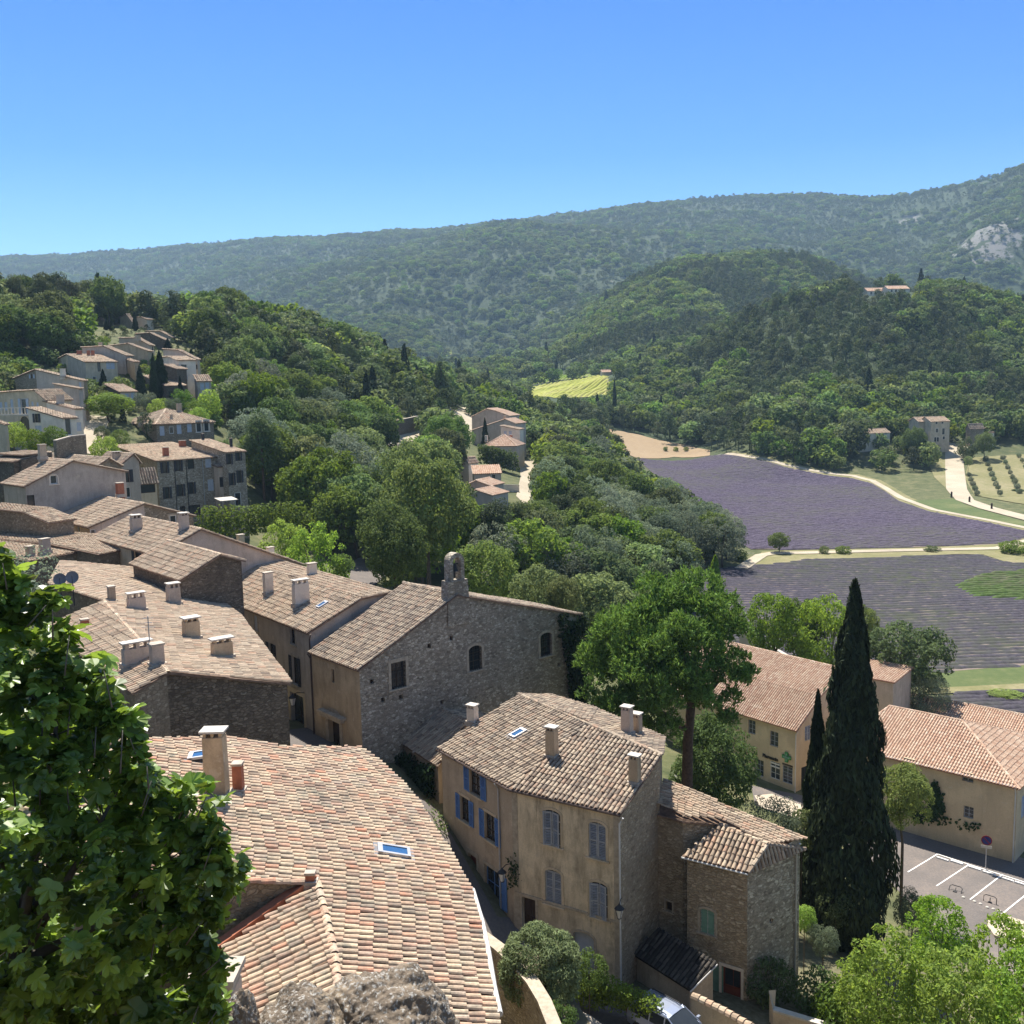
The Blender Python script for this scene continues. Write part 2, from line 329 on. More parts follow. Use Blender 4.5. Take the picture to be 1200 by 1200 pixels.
def fit_crest(y0, y1, top, line, ramp_in, ramp_out, lo=.6, hi=1.6):
    """bring the highest sight line of one hill, seen from the viewpoint, to the crest drawn in the photo"""
    global ZT
    m = (YY > y0) & (YY < y1); lx = [p[0] for p in line]; ly = [p[1] for p in line]
    w_ = smooth(ramp_in[0], ramp_in[1], YY)*(1-smooth(ramp_out[0], ramp_out[1], YY))
    k = np.ones(NU)
    for i, u_ in enumerate(LU):
        e_ = ((ZT[m, i]+top-CZ)/YY[m]).max(); px = 600+F*u_
        for _ in range(2):
            py = np.interp(px, lx, ly); q = PY(px, py, 1000.); px += 600*0+ (u_-q[0]/1000.)*F
        et = (PY(px, np.interp(px, lx, ly), 1000.)[2]-CZ)/1000.
        j = np.argmax(np.where(m, (ZT[:, i]+top-CZ)/YY, -9)); ys = YY[j]
        k[i] = et*ys-(ZT[j, i]+top-CZ)          # metres to add at the crest
    k = np.convolve(np.pad(k, 6, 'edge'), np.ones(13)/13, 'valid')
    vis = (LU > -.62) & (LU < .62); k = np.where(LU <= -.62, k[vis][0], np.where(LU >= .62, k[vis][-1], k))
    ZT = ZT+w_[:, None]*k[None, :]
Z_keep = ZT.copy()
fit_crest(230, 430, 9.5, [(-80, 334), (0, 335), (100, 338), (170, 344), (220, 350), (300, 353), (330, 362), (400, 381), (440, 396), (475, 414), (520, 425), (600, 440), (1300, 440)], (215, 270), (430, 700))
ZT = Z_keep+(ZT-Z_keep)*np.clip((-.05-LU)/.08, 0, 1)[None, :]
Z_keep = ZT.copy()
fit_crest(450, 720, 8, [(-80, 445), (600, 445), (720, 428), (800, 392), (880, 362), (960, 336), (1040, 326), (1130, 331), (1200, 352), (1280, 368)], (420, 560), (760, 900))
ZT = Z_keep+(ZT-Z_keep)*np.clip((LU-.10)/.08, 0, 1)[None, :]
Z_keep = ZT.copy()
fit_crest(800, 1400, 8, [(-80, 430), (480, 432), (520, 416), (560, 396), (620, 371), (700, 341), (790, 306), (840, 295), (880, 292), (930, 297), (1000, 317), (1080, 340), (1200, 372)], (870, 1060), (1400, 1900))
ZT = Z_keep+(ZT-Z_keep)*np.clip((LU+.12)/.08, 0, 1)[None, :]
fit_crest(1800, 4200, 8, [(-80, 303), (0, 301), (100, 296), (170, 292), (240, 284), (340, 277), (400, 276), (430, 271), (460, 268), (480, 270), (520, 267), (600, 257), (720, 243), (830, 231), (900, 228), (980, 226), (1035, 232), (1100, 219), (1160, 206), (1200, 197), (1280, 180)], (1300, 2300), (9000, 9900))
def T(x, y):
    x = np.asarray(x, float); y = np.maximum(np.asarray(y, float), 2.6)
    a = np.clip((x/y-LU[0])/(LU[1]-LU[0]), 0, NU-1.001); b = np.clip((np.log(y)-LY[0])/(LY[1]-LY[0]), 0, NY-1.001)
    i = a.astype(int); j = b.astype(int); s = a-i; t = b-j
    return (ZT[j, i]*(1-s)+ZT[j, i+1]*s)*(1-t)+(ZT[j+1, i]*(1-s)+ZT[j+1, i+1]*s)*t
def onT(px, py, y0=4., y1=5000., lift=0.):
    d = ray(px, py); Y = np.exp(np.linspace(math.log(y0), math.log(y1), 3000))
    P = CAM[None]+d[None]*(Y/d[1])[:, None]
    h = P[:, 2]-T(P[:, 0], P[:, 1])-lift; k = np.where(h < 0)[0]
    return P[k[0]] if len(k) else P[-1]
def build_terrain():
    V = np.stack([XG, YG, ZT], -1).reshape(-1, 3)
    idx = np.arange(NU*NY).reshape(NY, NU)
    Q = np.stack([idx[:-1, :-1], idx[:-1, 1:], idx[1:, 1:], idx[1:, :-1]], -1).reshape(-1, 4)
    mb = MB(); mb.add(V, Q)
    # the rock shelf and hillside behind the viewpoint, joined to the first row of the sheet
    W = 3.4
    back = np.array([[x, y, 37.0 if y > -8 else 36.5-.4*(abs(y)-8)] for y in (2.5, -8, -80, -400) for x in np.linspace(-3.375, 3.375, 40)*(1 if y > 0 else (1+abs(y)*.9))])
    back[:40, 2] = np.interp(back[:40, 0], XG[0], ZT[0])
    q = [[r_*40+c, (r_+1)*40+c, (r_+1)*40+c+1, r_*40+c+1] for r_ in range(3) for c in range(39)]
    mb.add(back, q)
    m, nt, b, o = newmat('hillside_ground')
    g = nd(nt, 'ShaderNodeNewGeometry'); pos = g.outputs['Position']
    n1 = noise(nt, pos, .02, 6, .6); n2 = noise(nt, pos, .35, 6, .7); n3 = noise(nt, pos, 3., 4, .7)
    scrub = ramp(nt, n2, [(.3, (.026, .042, .018)), (.5, (.038, .056, .022)), (.68, (.054, .068, .032))])
    scrub = mixc(nt, mapr(nt, n1, .60, .74, 0, .12), scrub, (.13, .125, .09))
    soil = ramp(nt, n3, [(.3, (.10, .085, .05)), (.55, (.20, .165, .11)), (.75, (.30, .25, .18))])
    grass = ramp(nt, n2, [(.3, (.05, .065, .025)), (.55, (.11, .115, .05)), (.75, (.20, .17, .095))])
    sp = nd(nt, 'ShaderNodeSeparateXYZ'); nt.links.new(pos, sp.inputs[0])
    near = mapr(nt, sp.outputs[1], 30, 75); fr = mapr(nt, sp.outputs[1], 330, 430)
    c = mixc(nt, near, soil, grass); c = mixc(nt, fr, c, scrub)
    # bare limestone where the slope is steep
    nz = nd(nt, 'ShaderNodeSeparateXYZ'); nt.links.new(g.outputs['Normal'], nz.inputs[0])
    st = mth(nt, 'MULTIPLY', mapr(nt, nz.outputs[2], .72, .60), mapr(nt, noise(nt, pos, .03, 5, .7), .56, .66)); 
    c = mixc(nt, st, c, (.42, .38, .33))
    # the pale limestone outcrop high on the right flank
    for (ox, oy, rr_) in OUTCROP:
        dd = nd(nt, 'ShaderNodeVectorMath', operation='DISTANCE'); nt.links.new(pos, dd.inputs[0]); dd.inputs[1].default_value = (ox, oy, float(T(ox, oy)))
        mk_ = mth(nt, 'ADD', mapr(nt, dd.outputs['Value'], rr_, rr_*.3, 0, 1), mapr(nt, noise(nt, pos, .06, 6, .8), .3, .7, -1.3, .5)); c = mixc(nt, mapr(nt, mk_, .25, .45), c, (.175, .165, .15))
    nt.links.new(c, b.inputs['Base Color']); b.inputs['Roughness'].default_value = 1
    bump(nt, b, n3, .5, .2)
    return struct(mb.build('ground', m, None, True))
OUTCROP = [(*[float(q) for q in onT(1168, 270)[:2]], 105.), (*[float(q) for q in onT(1160, 298)[:2]], 60.), (*[float(q) for q in onT(1066, 258)[:2]], 45.)]
build_terrain()

# ------------------------------------------------------------------ draped sheets (roads, fields, paving)
EXCL = []      # 2-D polygons no tree may stand in
def inpoly(x, y, P):
    x = np.asarray(x, float); y = np.asarray(y, float); r_ = np.zeros(x.shape, bool); n = len(P)
    for i in range(n):
        x0, y0 = P[i][0], P[i][1]; x1, y1 = P[(i+1) % n][0], P[(i+1) % n][1]
        if y0 == y1: continue
        c = ((y0 > y) != (y1 > y)) & (x < (x1-x0)*(y-y0)/(y1-y0)+x0); r_ ^= c
    return r_
def drape(name, P2, mat, dz=.05, step=3., excl=True, thick=0.):
    """sheet that follows the ground inside a plan polygon"""
    P2 = [(float(p[0]), float(p[1])) for p in P2]
    bm = bmesh.new(); vs = [bm.verts.new((x, y, 0)) for x, y in P2]; bm.faces.new(vs)
    bmesh.ops.triangulate(bm, faces=bm.faces[:])
    xs = [p[0] for p in P2]; ys = [p[1] for p in P2]
    for a, (lo, hi) in enumerate(((min(xs), max(xs)), (min(ys), max(ys)))):
        k = lo+step
        while k < hi:
            no = (1, 0, 0) if a == 0 else (0, 1, 0); co = (k, 0, 0) if a == 0 else (0, k, 0)
            bmesh.ops.bisect_plane(bm, geom=bm.verts[:]+bm.edges[:]+bm.faces[:], plane_co=co, plane_no=no); k += step
    V = np.array([v.co[:] for v in bm.verts])
    zz = T(V[:, 0], V[:, 1])+dz
    for v, z in zip(bm.verts, zz): v.co.z = z
    bm.normal_update()
    for f in bm.faces:
        if f.normal.z < 0: f.normal_flip()
    me = bpy.data.meshes.new(name); bm.to_mesh(me); bm.free(); me.materials.append(mat)
    o = bpy.data.objects.new(name, me); COL.objects.link(o)
    if excl: EXCL.append(P2)
    return o
def strip_xy(pts, w):
    """plan polygon of a path of width w along world points"""
    pts = np.array([p[:2] for p in pts], float); L, Rr = [], []
    for i in range(len(pts)):
        t = pts[min(i+1, len(pts)-1)]-pts[max(i-1, 0)]; t /= np.linalg.norm(t); n = np.array([-t[1], t[0]])
        ww = w if np.isscalar(w) else w[i]
        L.append(pts[i]+n*ww/2); Rr.append(pts[i]-n*ww/2)
    return [tuple(p) for p in L]+[tuple(p) for p in Rr[::-1]]
def gp(*pxs): return [tuple(onT(x, y)[:2]) for x, y in pxs]
# ------------------------------------------------------------------ building kit
def norm(v): v = np.asarray(v, float); return v/(np.linalg.norm(v)+1e-12)
def lay_tiles(mb, poly, pitch=.25, tl=.38, m=4, mat=0, jit=1.0, down=None):
    """half-round clay tiles, each a mesh island, laid in courses down the slope of a planar polygon"""
    P = np.asarray(poly, float); n = np.zeros(3)
    for i in range(len(P)): n += np.cross(P[i], P[(i+1) % len(P)])
    n = norm(n); n = n if n[2] > 0 else -n
    d = norm(np.array([n[0]*n[2], n[1]*n[2], -(n[0]**2+n[1]**2)])) if down is None else norm(down-n*np.dot(down, n))
    u = np.cross(n, d); o = P[0]
    U = (P-o)@u; V = (P-o)@d
    k0 = math.floor(U.min()/pitch); k1 = math.ceil(U.max()/pitch); base = []
    for k in range(k0, k1+1):
        uc = (k+.5)*pitch; vs = []
        for i in range(len(P)):
            a, b = U[i], U[(i+1) % len(P)]
            if (a > uc) != (b > uc): vs.append(V[i]+(V[(i+1) % len(P)]-V[i])*(uc-a)/(b-a))
        vs.sort(); off = R.uniform(0, .08)
        for j in range(0, len(vs)-1, 2):
            t0, t1 = vs[j], vs[j+1]
            v = t1+off*.6
            while v > t0+.05:
                top = max(v-tl*1.12, t0-.03); base.append((uc, top, v)); v -= tl
    if not base: return
    B = np.array(base); N = len(B); sl = tl*1.12
    th = np.linspace(-1.25, 1.25, m+1)
    jx = NR.normal(0, .012*jit, N); ja = NR.normal(0, .022*jit, N); jz = np.abs(NR.normal(0, .010*jit, N))
    odd = NR.random(N) < .02*jit; ja = np.where(odd, NR.normal(0, .11, N), ja); B[:, 1:] += np.where(odd, NR.uniform(-.02, .12, N), 0)[:, None]
    sag = .05*jit*(vnoise(B[:, 0]/2.2+7, B[:, 2]/2.6+3, 51)+.5)
    rt = pitch*.34; rb = pitch*.42
    verts = np.zeros((N, 2, m+1, 3))
    for e, r_, lift in ((0, rt, .0), (1, rb, .028)):
        X = np.sin(th)[None]*r_; H = (np.cos(th)-math.cos(1.25))[None]*r_*1.05
        x = B[:, 0, None]+jx[:, None]+X+(ja[:, None]*(B[:, 2]-B[:, 1])[:, None]*(e-.5))
        y = B[:, 1+e, None]+0*X; z = H+lift+jz[:, None]+.004+sag[:, None]
        verts[:, e] = o+x[..., None]*u+y[..., None]*d+z[..., None]*n
    q = np.array([[i, i+1, m+1+i+1, m+1+i] for i in range(m)])
    Fq = (np.arange(N)[:, None, None]*(2*(m+1))+q[None]).reshape(-1, 4)
    mb.add(verts.reshape(-1, 3), Fq, mat)
def ridge_tiles(mb, p, q, r_=.13, tl=.42, m=5, mat=0):
    p = np.asarray(p, float); q = np.asarray(q, float); L = np.linalg.norm(q-p); t = (q-p)/L
    s = norm(np.cross(t, [0, 0, 1])); up = np.cross(s, t); K = max(1, int(L/tl))
    th = np.linspace(-1.5, 1.5, m+1)
    for k in range(K):
        a = p+t*(k*L/K-.03); b = p+t*((k+1)*L/K+.03); V = []
        for e, (c, rr) in enumerate(((a, r_*.92), (b, r_*1.08))):
            for x in th: V.append(c+s*math.sin(x)*rr+up*(math.cos(x)*rr*.9+.03*e-.03+R.uniform(0, .012)))
        mb.add(V, [[i, i+1, m+2+i, m+1+i] for i in range(m)], mat)

class House:
    def __init__(s, name, label, cat='house', group=None):
        s.name, s.label, s.cat, s.group = name, label, cat, group
        s.planes = []; s.ridges = []; s.perim = None; s.ops = []; s.todo = []; s.noop = set()
    def plane(s, *pts):
        s.planes.append(np.array([np.asarray(p, float) for p in pts])); return s
    def fitplane(s, base3, others):
        """a planar roof face: three 3-D points fix it, the other photo points are dropped onto it"""
        a, b, c = [np.asarray(p, float) for p in base3]; n = np.cross(b-a, c-a); out = []
        for (px, py) in others:
            d = ray(px, py); t = np.dot(a-CAM, n)/np.dot(d, n); out.append(CAM+d*t)
        return out
    def roofz(s, x, y):
        best = None
        for P in s.planes:
            n = np.cross(P[1]-P[0], P[2]-P[0])
            if abs(n[2]) < 1e-6: continue
            z = P[0][2]-(n[0]*(x-P[0][0])+n[1]*(y-P[0][1]))/n[2]
            if inpoly(np.array([x]), np.array([y]), P)[0]:
                return z
            c = P.mean(0); dd = (c[0]-x)**2+(c[1]-y)**2
            if best is None or dd < best[0]: best = (dd, z)
        return best[1]
    def setup(s, perim, zbase, inset=.22):
        P = [np.asarray(p, float) for p in perim]
        A = sum(P[i][0]*P[(i+1) % len(P)][1]-P[(i+1) % len(P)][0]*P[i][1] for i in range(len(P)))
        if A < 0: P = P[::-1]
        n = len(P); Q = []
        for i in range(n):
            a, b, c = P[i-1][:2], P[i][:2], P[(i+1) % n][:2]
            d1 = norm(b-a); d2 = norm(c-b); n1 = np.array([-d1[1], d1[0]]); n2 = np.array([-d2[1], d2[0]])
            k = n1+n2; k = k/max(.35, np.dot(k, n1)); q = b+k*inset
            Q.append(np.array([q[0], q[1], s.roofz(q[0], q[1])-.01]))
        s.Q = Q; s.zb = zbase if zbase is not None else min(float(T(q[0], q[1])) for q in Q)-1.2
        c = np.mean([q[:2] for q in Q], 0)
        s.root = empty(s.name, (c[0], c[1], s.zb)); tag(s.root, s.label, s.cat, s.group)
        EXCL.append([tuple(q[:2]) for q in P])
        return s
    def edge(s, i):
        p, q = s.Q[i], s.Q[(i+1) % len(s.Q)]; L = np.linalg.norm((q-p)[:2]); t = np.append((q-p)[:2]/L, 0)
        return p, q, L, t, np.array([t[1], -t[0], 0])
    def hit(s, px, py):
        d = ray(px, py); best = None
        for i in range(len(s.Q)):
            p, q, L, t, n = s.edge(i)
            if np.dot(d, n) >= 0: continue
            k = np.dot(p-CAM, n)/np.dot(d, n); X = CAM+d*k; sx = np.dot(X-p, t)
            if -.3 < sx < L+.3 and (best is None or k > 0 and k < best[0]): best = (k, i, sx, X[2])
        return best
    def win(s, px, py, w, h, style=None, **kw):
        b = s.hit(px, py)
        if b is None: print('no wall for window', s.name, px, py); return
        st = dict(style or {}); st.update(kw); i = b[1]; L = s.edge(i)[2]
        sx = min(max(b[2], w/2+.05), L-w/2-.05)
        s.ops.append((i, sx, b[3]-h/2, w, h, st))
    def pick(s, px, py):
        d = ray(px, py); best = None
        for P in s.planes:
            n = np.cross(P[1]-P[0], P[2]-P[0]); k = np.dot(P[0]-CAM, n)/np.dot(d, n); X = CAM+d*k
            c = 0 if inpoly(np.array([X[0]]), np.array([X[1]]), P)[0] else np.linalg.norm(P.mean(0)-X)
            if k > 0 and (best is None or c < best[0]): best = (c, X)
        return best[1]
    def finish(s, wall='stone', roof='tile', deck='deck', tile=(.26, .42, 3), edgemat=None, fascia=True, extra=None, down=None):
        wm = [M[wall]]; em = {}
        for k, v in (edgemat or {}).items():
            if M[v] not in wm: wm.append(M[v])
            em[k] = wm.index(M[v])
        W = MB(); nE = len(s.Q)
        for i in range(nE):
            if i in s.noop: continue
            p, q, L, t, n = s.edge(i); mi = em.get(i, 0)
            ops = [o for o in s.ops if o[0] == i]
            cuts = sorted({0., L}|{max(0, min(L, o[1]+sg*o[3]/2)) for o in ops for sg in (-1, 1)})
            top = lambda x: p[2]+(q[2]-p[2])*x/L
            pt = lambda x, z, dep=0: p*np.array([1, 1, 0])+t*x+np.array([0, 0, z])+n*dep
            for a, b in zip(cuts[:-1], cuts[1:]):
                if b-a < 1e-4: continue
                mid = (a+b)/2
                iv = sorted((o[2], o[2]+o[4]) for o in ops if o[1]-o[3]/2 < mid < o[1]+o[3]/2)
                z = s.zb
                for z0, z1 in iv:
                    z0 = max(z0, s.zb)
                    if z0 > z: W.poly([pt(a, z), pt(b, z), pt(b, z0), pt(a, z0)], mi)
                    z = max(z, z1)
                if z < min(top(a), top(b)): W.poly([pt(a, z), pt(b, z), pt(b, top(b)), pt(a, top(a))], mi)
            for o in ops:
                _, sx, z0, w, h, st = o; dep = -st.get('rev', .2); a, b = sx-w/2, sx+w/2; z1 = z0+h
                for c in (((a, z0), (a, z1)), ((b, z1), (b, z0)), ((b, z0), (a, z0)), ((a, z1), (b, z1))):
                    W.poly([pt(*c[0]), pt(*c[1]), pt(*c[1], dep), pt(*c[0], dep)], mi)
                rise = st.get('arch', 0)
                if rise:
                    K = 8; arc = [(sx+math.cos(math.pi*k/K)*-w/2, z1-rise+rise*math.sin(math.pi*k/K)) for k in range(K+1)]
                    for hlf in (arc[:K//2+1]+[(a, z1)], [(b, z1)]+arc[K//2:]):
                        W.poly([pt(x, z_, -.004) for x, z_ in (hlf if hlf[-1] == (a, z1) else hlf)], mi)
                    for k in range(K): W.poly([pt(*arc[k], -.004), pt(*arc[k+1], -.004), pt(*arc[k+1], dep), pt(*arc[k], dep)], mi)
                s.todo.append((i, sx, z0, w, h, st))
        if extra: extra(W, wm)
        wo = W.build('wall', wm, s.root)
        # roof
        Rm = MB()
        for P in s.planes:
            n = np.zeros(3)
            for i in range(len(P)): n += np.cross(P[i], P[(i+1) % len(P)])
            n = norm(n)
            if n[2] < 0: P = P[::-1]; n = -n
            k = len(P); dn = np.array([0, 0, -.09])
            Rm.add(np.concatenate([P, P+dn]), [list(range(k)), list(range(k, 2*k))[::-1]]+[[i, k+i, k+(i+1) % k, (i+1) % k] for i in range(k)], 1)
            lay_tiles(Rm, P, *tile, mat=0, down=down, jit=.35 if roof == 'tile_new' else 1.0)
        for a, b in s.ridges: ridge_tiles(Rm, a, b, r_=tile[0]*.5, tl=tile[1]*1.05, m=max(3, tile[2]))
        s.roofo = Rm.build('roof', [M[roof], M[deck]], s.root)
        for a in s.todo: s._window(*a)
        return s
    def _window(s, i, sx, z0, w, h, st):
        p, q, L, t, n = s.edge(i); far = st.get('far', False)
        pt = lambda x, z, dep=0: p*np.array([1, 1, 0])+t*(sx+x)+np.array([0, 0, z0+z])+n*dep
        rise = st.get('arch', 0); isdoor = 'door' in st
        mb = MB(); dep = -st.get('rev', .2)+.02
        mats = [M['glass'], M[st.get('frame', 'frame_white')]]
        if isdoor:
            mats = [M[st['door']], M['glass']]
            mb.poly([pt(-w/2, 0, dep), pt(w/2, 0, dep), pt(w/2, h, dep), pt(-w/2, h, dep)], 0)
            if not far:
                for a, b, c, d in ((-.4, .05, .1, .45), (.05, .4, .1, .45), (-.4, .05, .5, .92), (.05, .4, .5, .92)):
                    if st.get('glazed') and c == .5 or st.get('panels', True):
                        mb.box(pt((a+b)/2*w, c*h, dep+.012), (b-a)*w*.9, .02, (d-c)*h, t, n, 1 if st.get('glazed') and c == .5 else 0)
            nm = 'door'
        else:
            nm = 'window'
            mb.poly([pt(-w/2, 0, dep), pt(w/2, 0, dep), pt(w/2, h, dep), pt(-w/2, h, dep)], 0)
            fw = .06 if not far else .09
            bars = [(-w/2+fw/2, fw, 0, h), (w/2-fw/2, fw, 0, h)]
            if st.get('mull', True): bars.append((0, fw*.9, 0, h))
            for x, ww, a, b in bars: mb.box(pt(x, a, dep+.02), ww, .04, b-a, t, n, 1)
            for zz in [0, h-fw]+([h*k/(st.get('rows', 3)) for k in range(1, st.get('rows', 3))] if not far else []):
                mb.box(pt(0, zz, dep+.018), w, .03, fw*(1 if zz in (0, h-fw) else .6), t, n, 1)
            if st.get('grille'):
                for k in range(1, 6): mb.box(pt(-w/2+w*k/6, 0, -.04), .025, .025, h, t, n, 2)
                for k in range(1, 5): mb.box(pt(0, h*k/5, -.04), w, .02, .02, t, n, 2)
                mats.append(M['metal_dark'])
        wo = mb.build(nm, mats, s.root)
        su = st.get('sur')
        if su:
            sm = MB(); b = st.get('surw', .14); pr = .035
            hh = h-rise
            for sg in (-1, 1): sm.box(pt(sg*(w/2+b/2), 0, pr/2), b, pr, hh, t, n)
            if rise:
                K = 8; r1 = [(math.cos(math.pi*k/K), math.sin(math.pi*k/K)) for k in range(K+1)]
                for k in range(K):
                    V = []
                    for dd in (0, pr):
                        for (cx, sy), e in ((r1[k], 0), (r1[k], b), (r1[k+1], b), (r1[k+1], 0)): V.append(pt(cx*(w/2+e), hh+sy*(rise+e), dd))
                    sm.add(V, [[4, 5, 6, 7], [0, 4, 7, 3], [1, 2, 6, 5]])
            else: sm.box(pt(0, h, pr/2+.002), w+2*b, pr+.004, b*1.2, t, n)
            if not isdoor: sm.box(pt(0, -.1, .05), w+2*b+.1, .12, .10, t, n)
            sm.build('frame', M[su], wo)
        sh = st.get('sh')
        if sh:
            mode, mt = sh; lw = w/2
            for sg in ((-1, 1) if mode != 'right' else (1,)):
                sm = MB()
                if mode == 'closed': x0, dd, ang = sg*lw/2, -.06, 0
                elif mode == 'ajar': x0, dd, ang = sg*lw/2, -.02, sg*.35
                else: x0, dd, ang = sg*(w/2+lw/2+.02), .05, 0
                ax = t*math.cos(ang)+n*math.sin(ang)*1; ay = np.cross([0, 0, 1], ax)
                hs = h-(rise*.45 if mode in('closed', 'ajar') and rise else 0)
                c = pt(x0, 0, dd+(abs(math.sin(ang))*lw/2 if ang else 0))
                lx = lw*.97
                if far or st.get('plank'):
                    sm.box(c, lx, .04, hs, ax, ay)
                    if st.get('plank'):
                        for zz in (.18, .8): sm.box(c+np.array([0, 0, hs*zz])-ay*.03*np.sign(np.dot(ay, -n)), lx*.95, .02, .06, ax, ay)
                else:
                    for e in (-1, 1): sm.box(c+ax*e*(lx/2-.035), .07, .045, hs, ax, ay)
                    for zz in (0, hs*.48, hs-.08): sm.box(c+np.array([0, 0, zz]), lx-.14, .04, .08, ax, ay)
                    K = int(hs/.085)
                    for k in range(K):
                        a2 = norm(ay+np.array([0, 0, .7])); sm.box(c+np.array([0, 0, .04+k*(hs-.08)/K]), lx-.14, .055, .014, ax, a2, 0, 1, np.cross(ax, a2))
                so = sm.build('shutter', M[mt], wo)
        if st.get('hinge'): pass
    def chim(s, px, py, w=.6, d=.5, h=1.2, mat='pink', cap='slab', yaw=None, label=None, sink=.5):
        X = s.pick(px, py); yaw = s.yaw if yaw is None else yaw
        ax = np.array([math.cos(yaw), math.sin(yaw), 0]); ay = np.array([-ax[1], ax[0], 0])
        mb = MB(); mb.box(X-np.array([0, 0, sink]), w, d, h+sink, ax, ay, 0, .93)
        mats = [M[mat]]
        # flashing of mortar round the foot
        fl = MB()
        mb.box(X-np.array([0, 0, .22]), w+.14, d+.14, .32, ax, ay, 1); mats.append(M['mortar'])
        o = mb.build('chimney', mats, s.root)
        cm = MB(); top = X+np.array([0, 0, h])
        if cap == 'slab':
            for e in (-1, 0, 1): cm.box(top+ax*e*w*.36, .1, d*.8, .17, ax, ay, 1)
            cm.box(top+np.array([0, 0, .17]), w*1.15, d*1.15, .07, ax, ay, 0)
        elif cap == 'holes':
            for e in (-.36, 0, .36): cm.box(top+ax*e*w, w*.13, d*.86, .25, ax, ay, 1)
            cm.box(top+np.array([0, 0, .25]), w*1.05, d*1.1, .06, ax, ay, 0)
        elif cap == 'pot':
            cm.lathe(top, [(w*.22, 0), (w*.2, .4), (w*.24, .42), (w*.15, .43), (w*.14, .1)], 10, 1)
        elif cap == 'flat':
            cm.box(top, w*1.12, d*1.12, .08, ax, ay, 1)
        elif cap == 'mitre':
            for e in (-1, 1):
                a2 = norm(ax*.5*-e+np.array([0, 0, .75])); cm.box(top+ax*e*w*.42, .05, d*.95, .5, np.cross(ay, a2), ay, 1, 1, a2)
        cm.build('chimney_cap', [M['white_cap'] if cap != 'pot' else M['brick'], M[mat] if cap in ('slab', 'holes') else M['brick'] if cap != 'flat' else M['mortar']], o)
        if label: o['label'] = label
        return o
    def skylight(s, px, py, w=.78, h=1.0, label=None, mat='glass', opened=0, along=None):
        X = s.pick(px, py); P = min(s.planes, key=lambda P: abs(np.dot(norm(np.cross(P[1]-P[0], P[2]-P[0])), X-P[0]))+(0 if inpoly(np.array([X[0]]), np.array([X[1]]), P)[0] else 5))
        n = norm(np.cross(P[1]-P[0], P[2]-P[0])); n = n if n[2] > 0 else -n
        d = norm(np.array([n[0]*n[2], n[1]*n[2], -(n[0]**2+n[1]**2)])); u = np.cross(n, d)
        if opened: 
            d2 = norm(d+n*opened); n2 = np.cross(d2, u)*1; n2 = n2 if n2[2] > 0 else -n2
        else: d2, n2 = d, n
        mb = MB()
        mb.box(X, w+.3, h+.3, .085, u, d, 2, 1, n)
        c = X+n*.09
        c = c-(d-d2)*h/2 if opened else c
        for e in (-1, 1): mb.box(c+u*e*(w/2-.05), .1, h, .09, u, d2, 1, 1, n2)
        for e in (-1, 1): mb.box(c+d2*e*(h/2-.05), w, .1 if e > 0 else .16, .092, u, d2, 1, 1, n2)
        mb.box(c, w-.18, h-.18, .06, u, d2, 0, 1, n2)
        o = mb.build('skylight', [M['sky_glass'], M['metal'], M['lead']], s.root)
        if label: o['label'] = label
        return o
    def gutter(s, p, q, mat='pipe_brown', r_=.07, off=.12):
        p = np.asarray(p, float); q = np.asarray(q, float); c = s.root.location
        mid = (p+q)/2; out = norm(np.array([(q-p)[1], -(q-p)[0], 0])); out = out if np.dot(out, mid-np.array(c)) > 0 else -out
        mb = MB(); mb.tube([p+out*off*.6-np.array([0, 0, .06]), q+out*off*.6-np.array([0, 0, .06])], r_, 6); mb.build('gutter', M[mat], s.root)
    def pipe(s, px, py, z1=None, z0=None, mat='pipe_brown', r_=.05, bend=0.):
        b = s.hit(px, py)
        if b is None: return
        p, q, L, t, n = s.edge(b[1]); x = p*np.array([1, 1, 0])+t*b[2]+n*.09
        z1 = p[2]+(q[2]-p[2])*b[2]/L-.12 if z1 is None else z1; z0 = s.zb if z0 is None else z0
        mb = MB(); mb.tube([x+[0, 0, z1]+t*bend+n*.2, x+[0, 0, z1-.35], x+[0, 0, z0]], r_, 6); mb.build('downpipe', M[mat], s.root)
M['sky_glass'] = flat('roof_window_glass', (.03, .09, .20), .10, .1, 2, 0, .6)
M['lead'] = flat('lead_flashing', (.17, .17, .18), .6, .15)

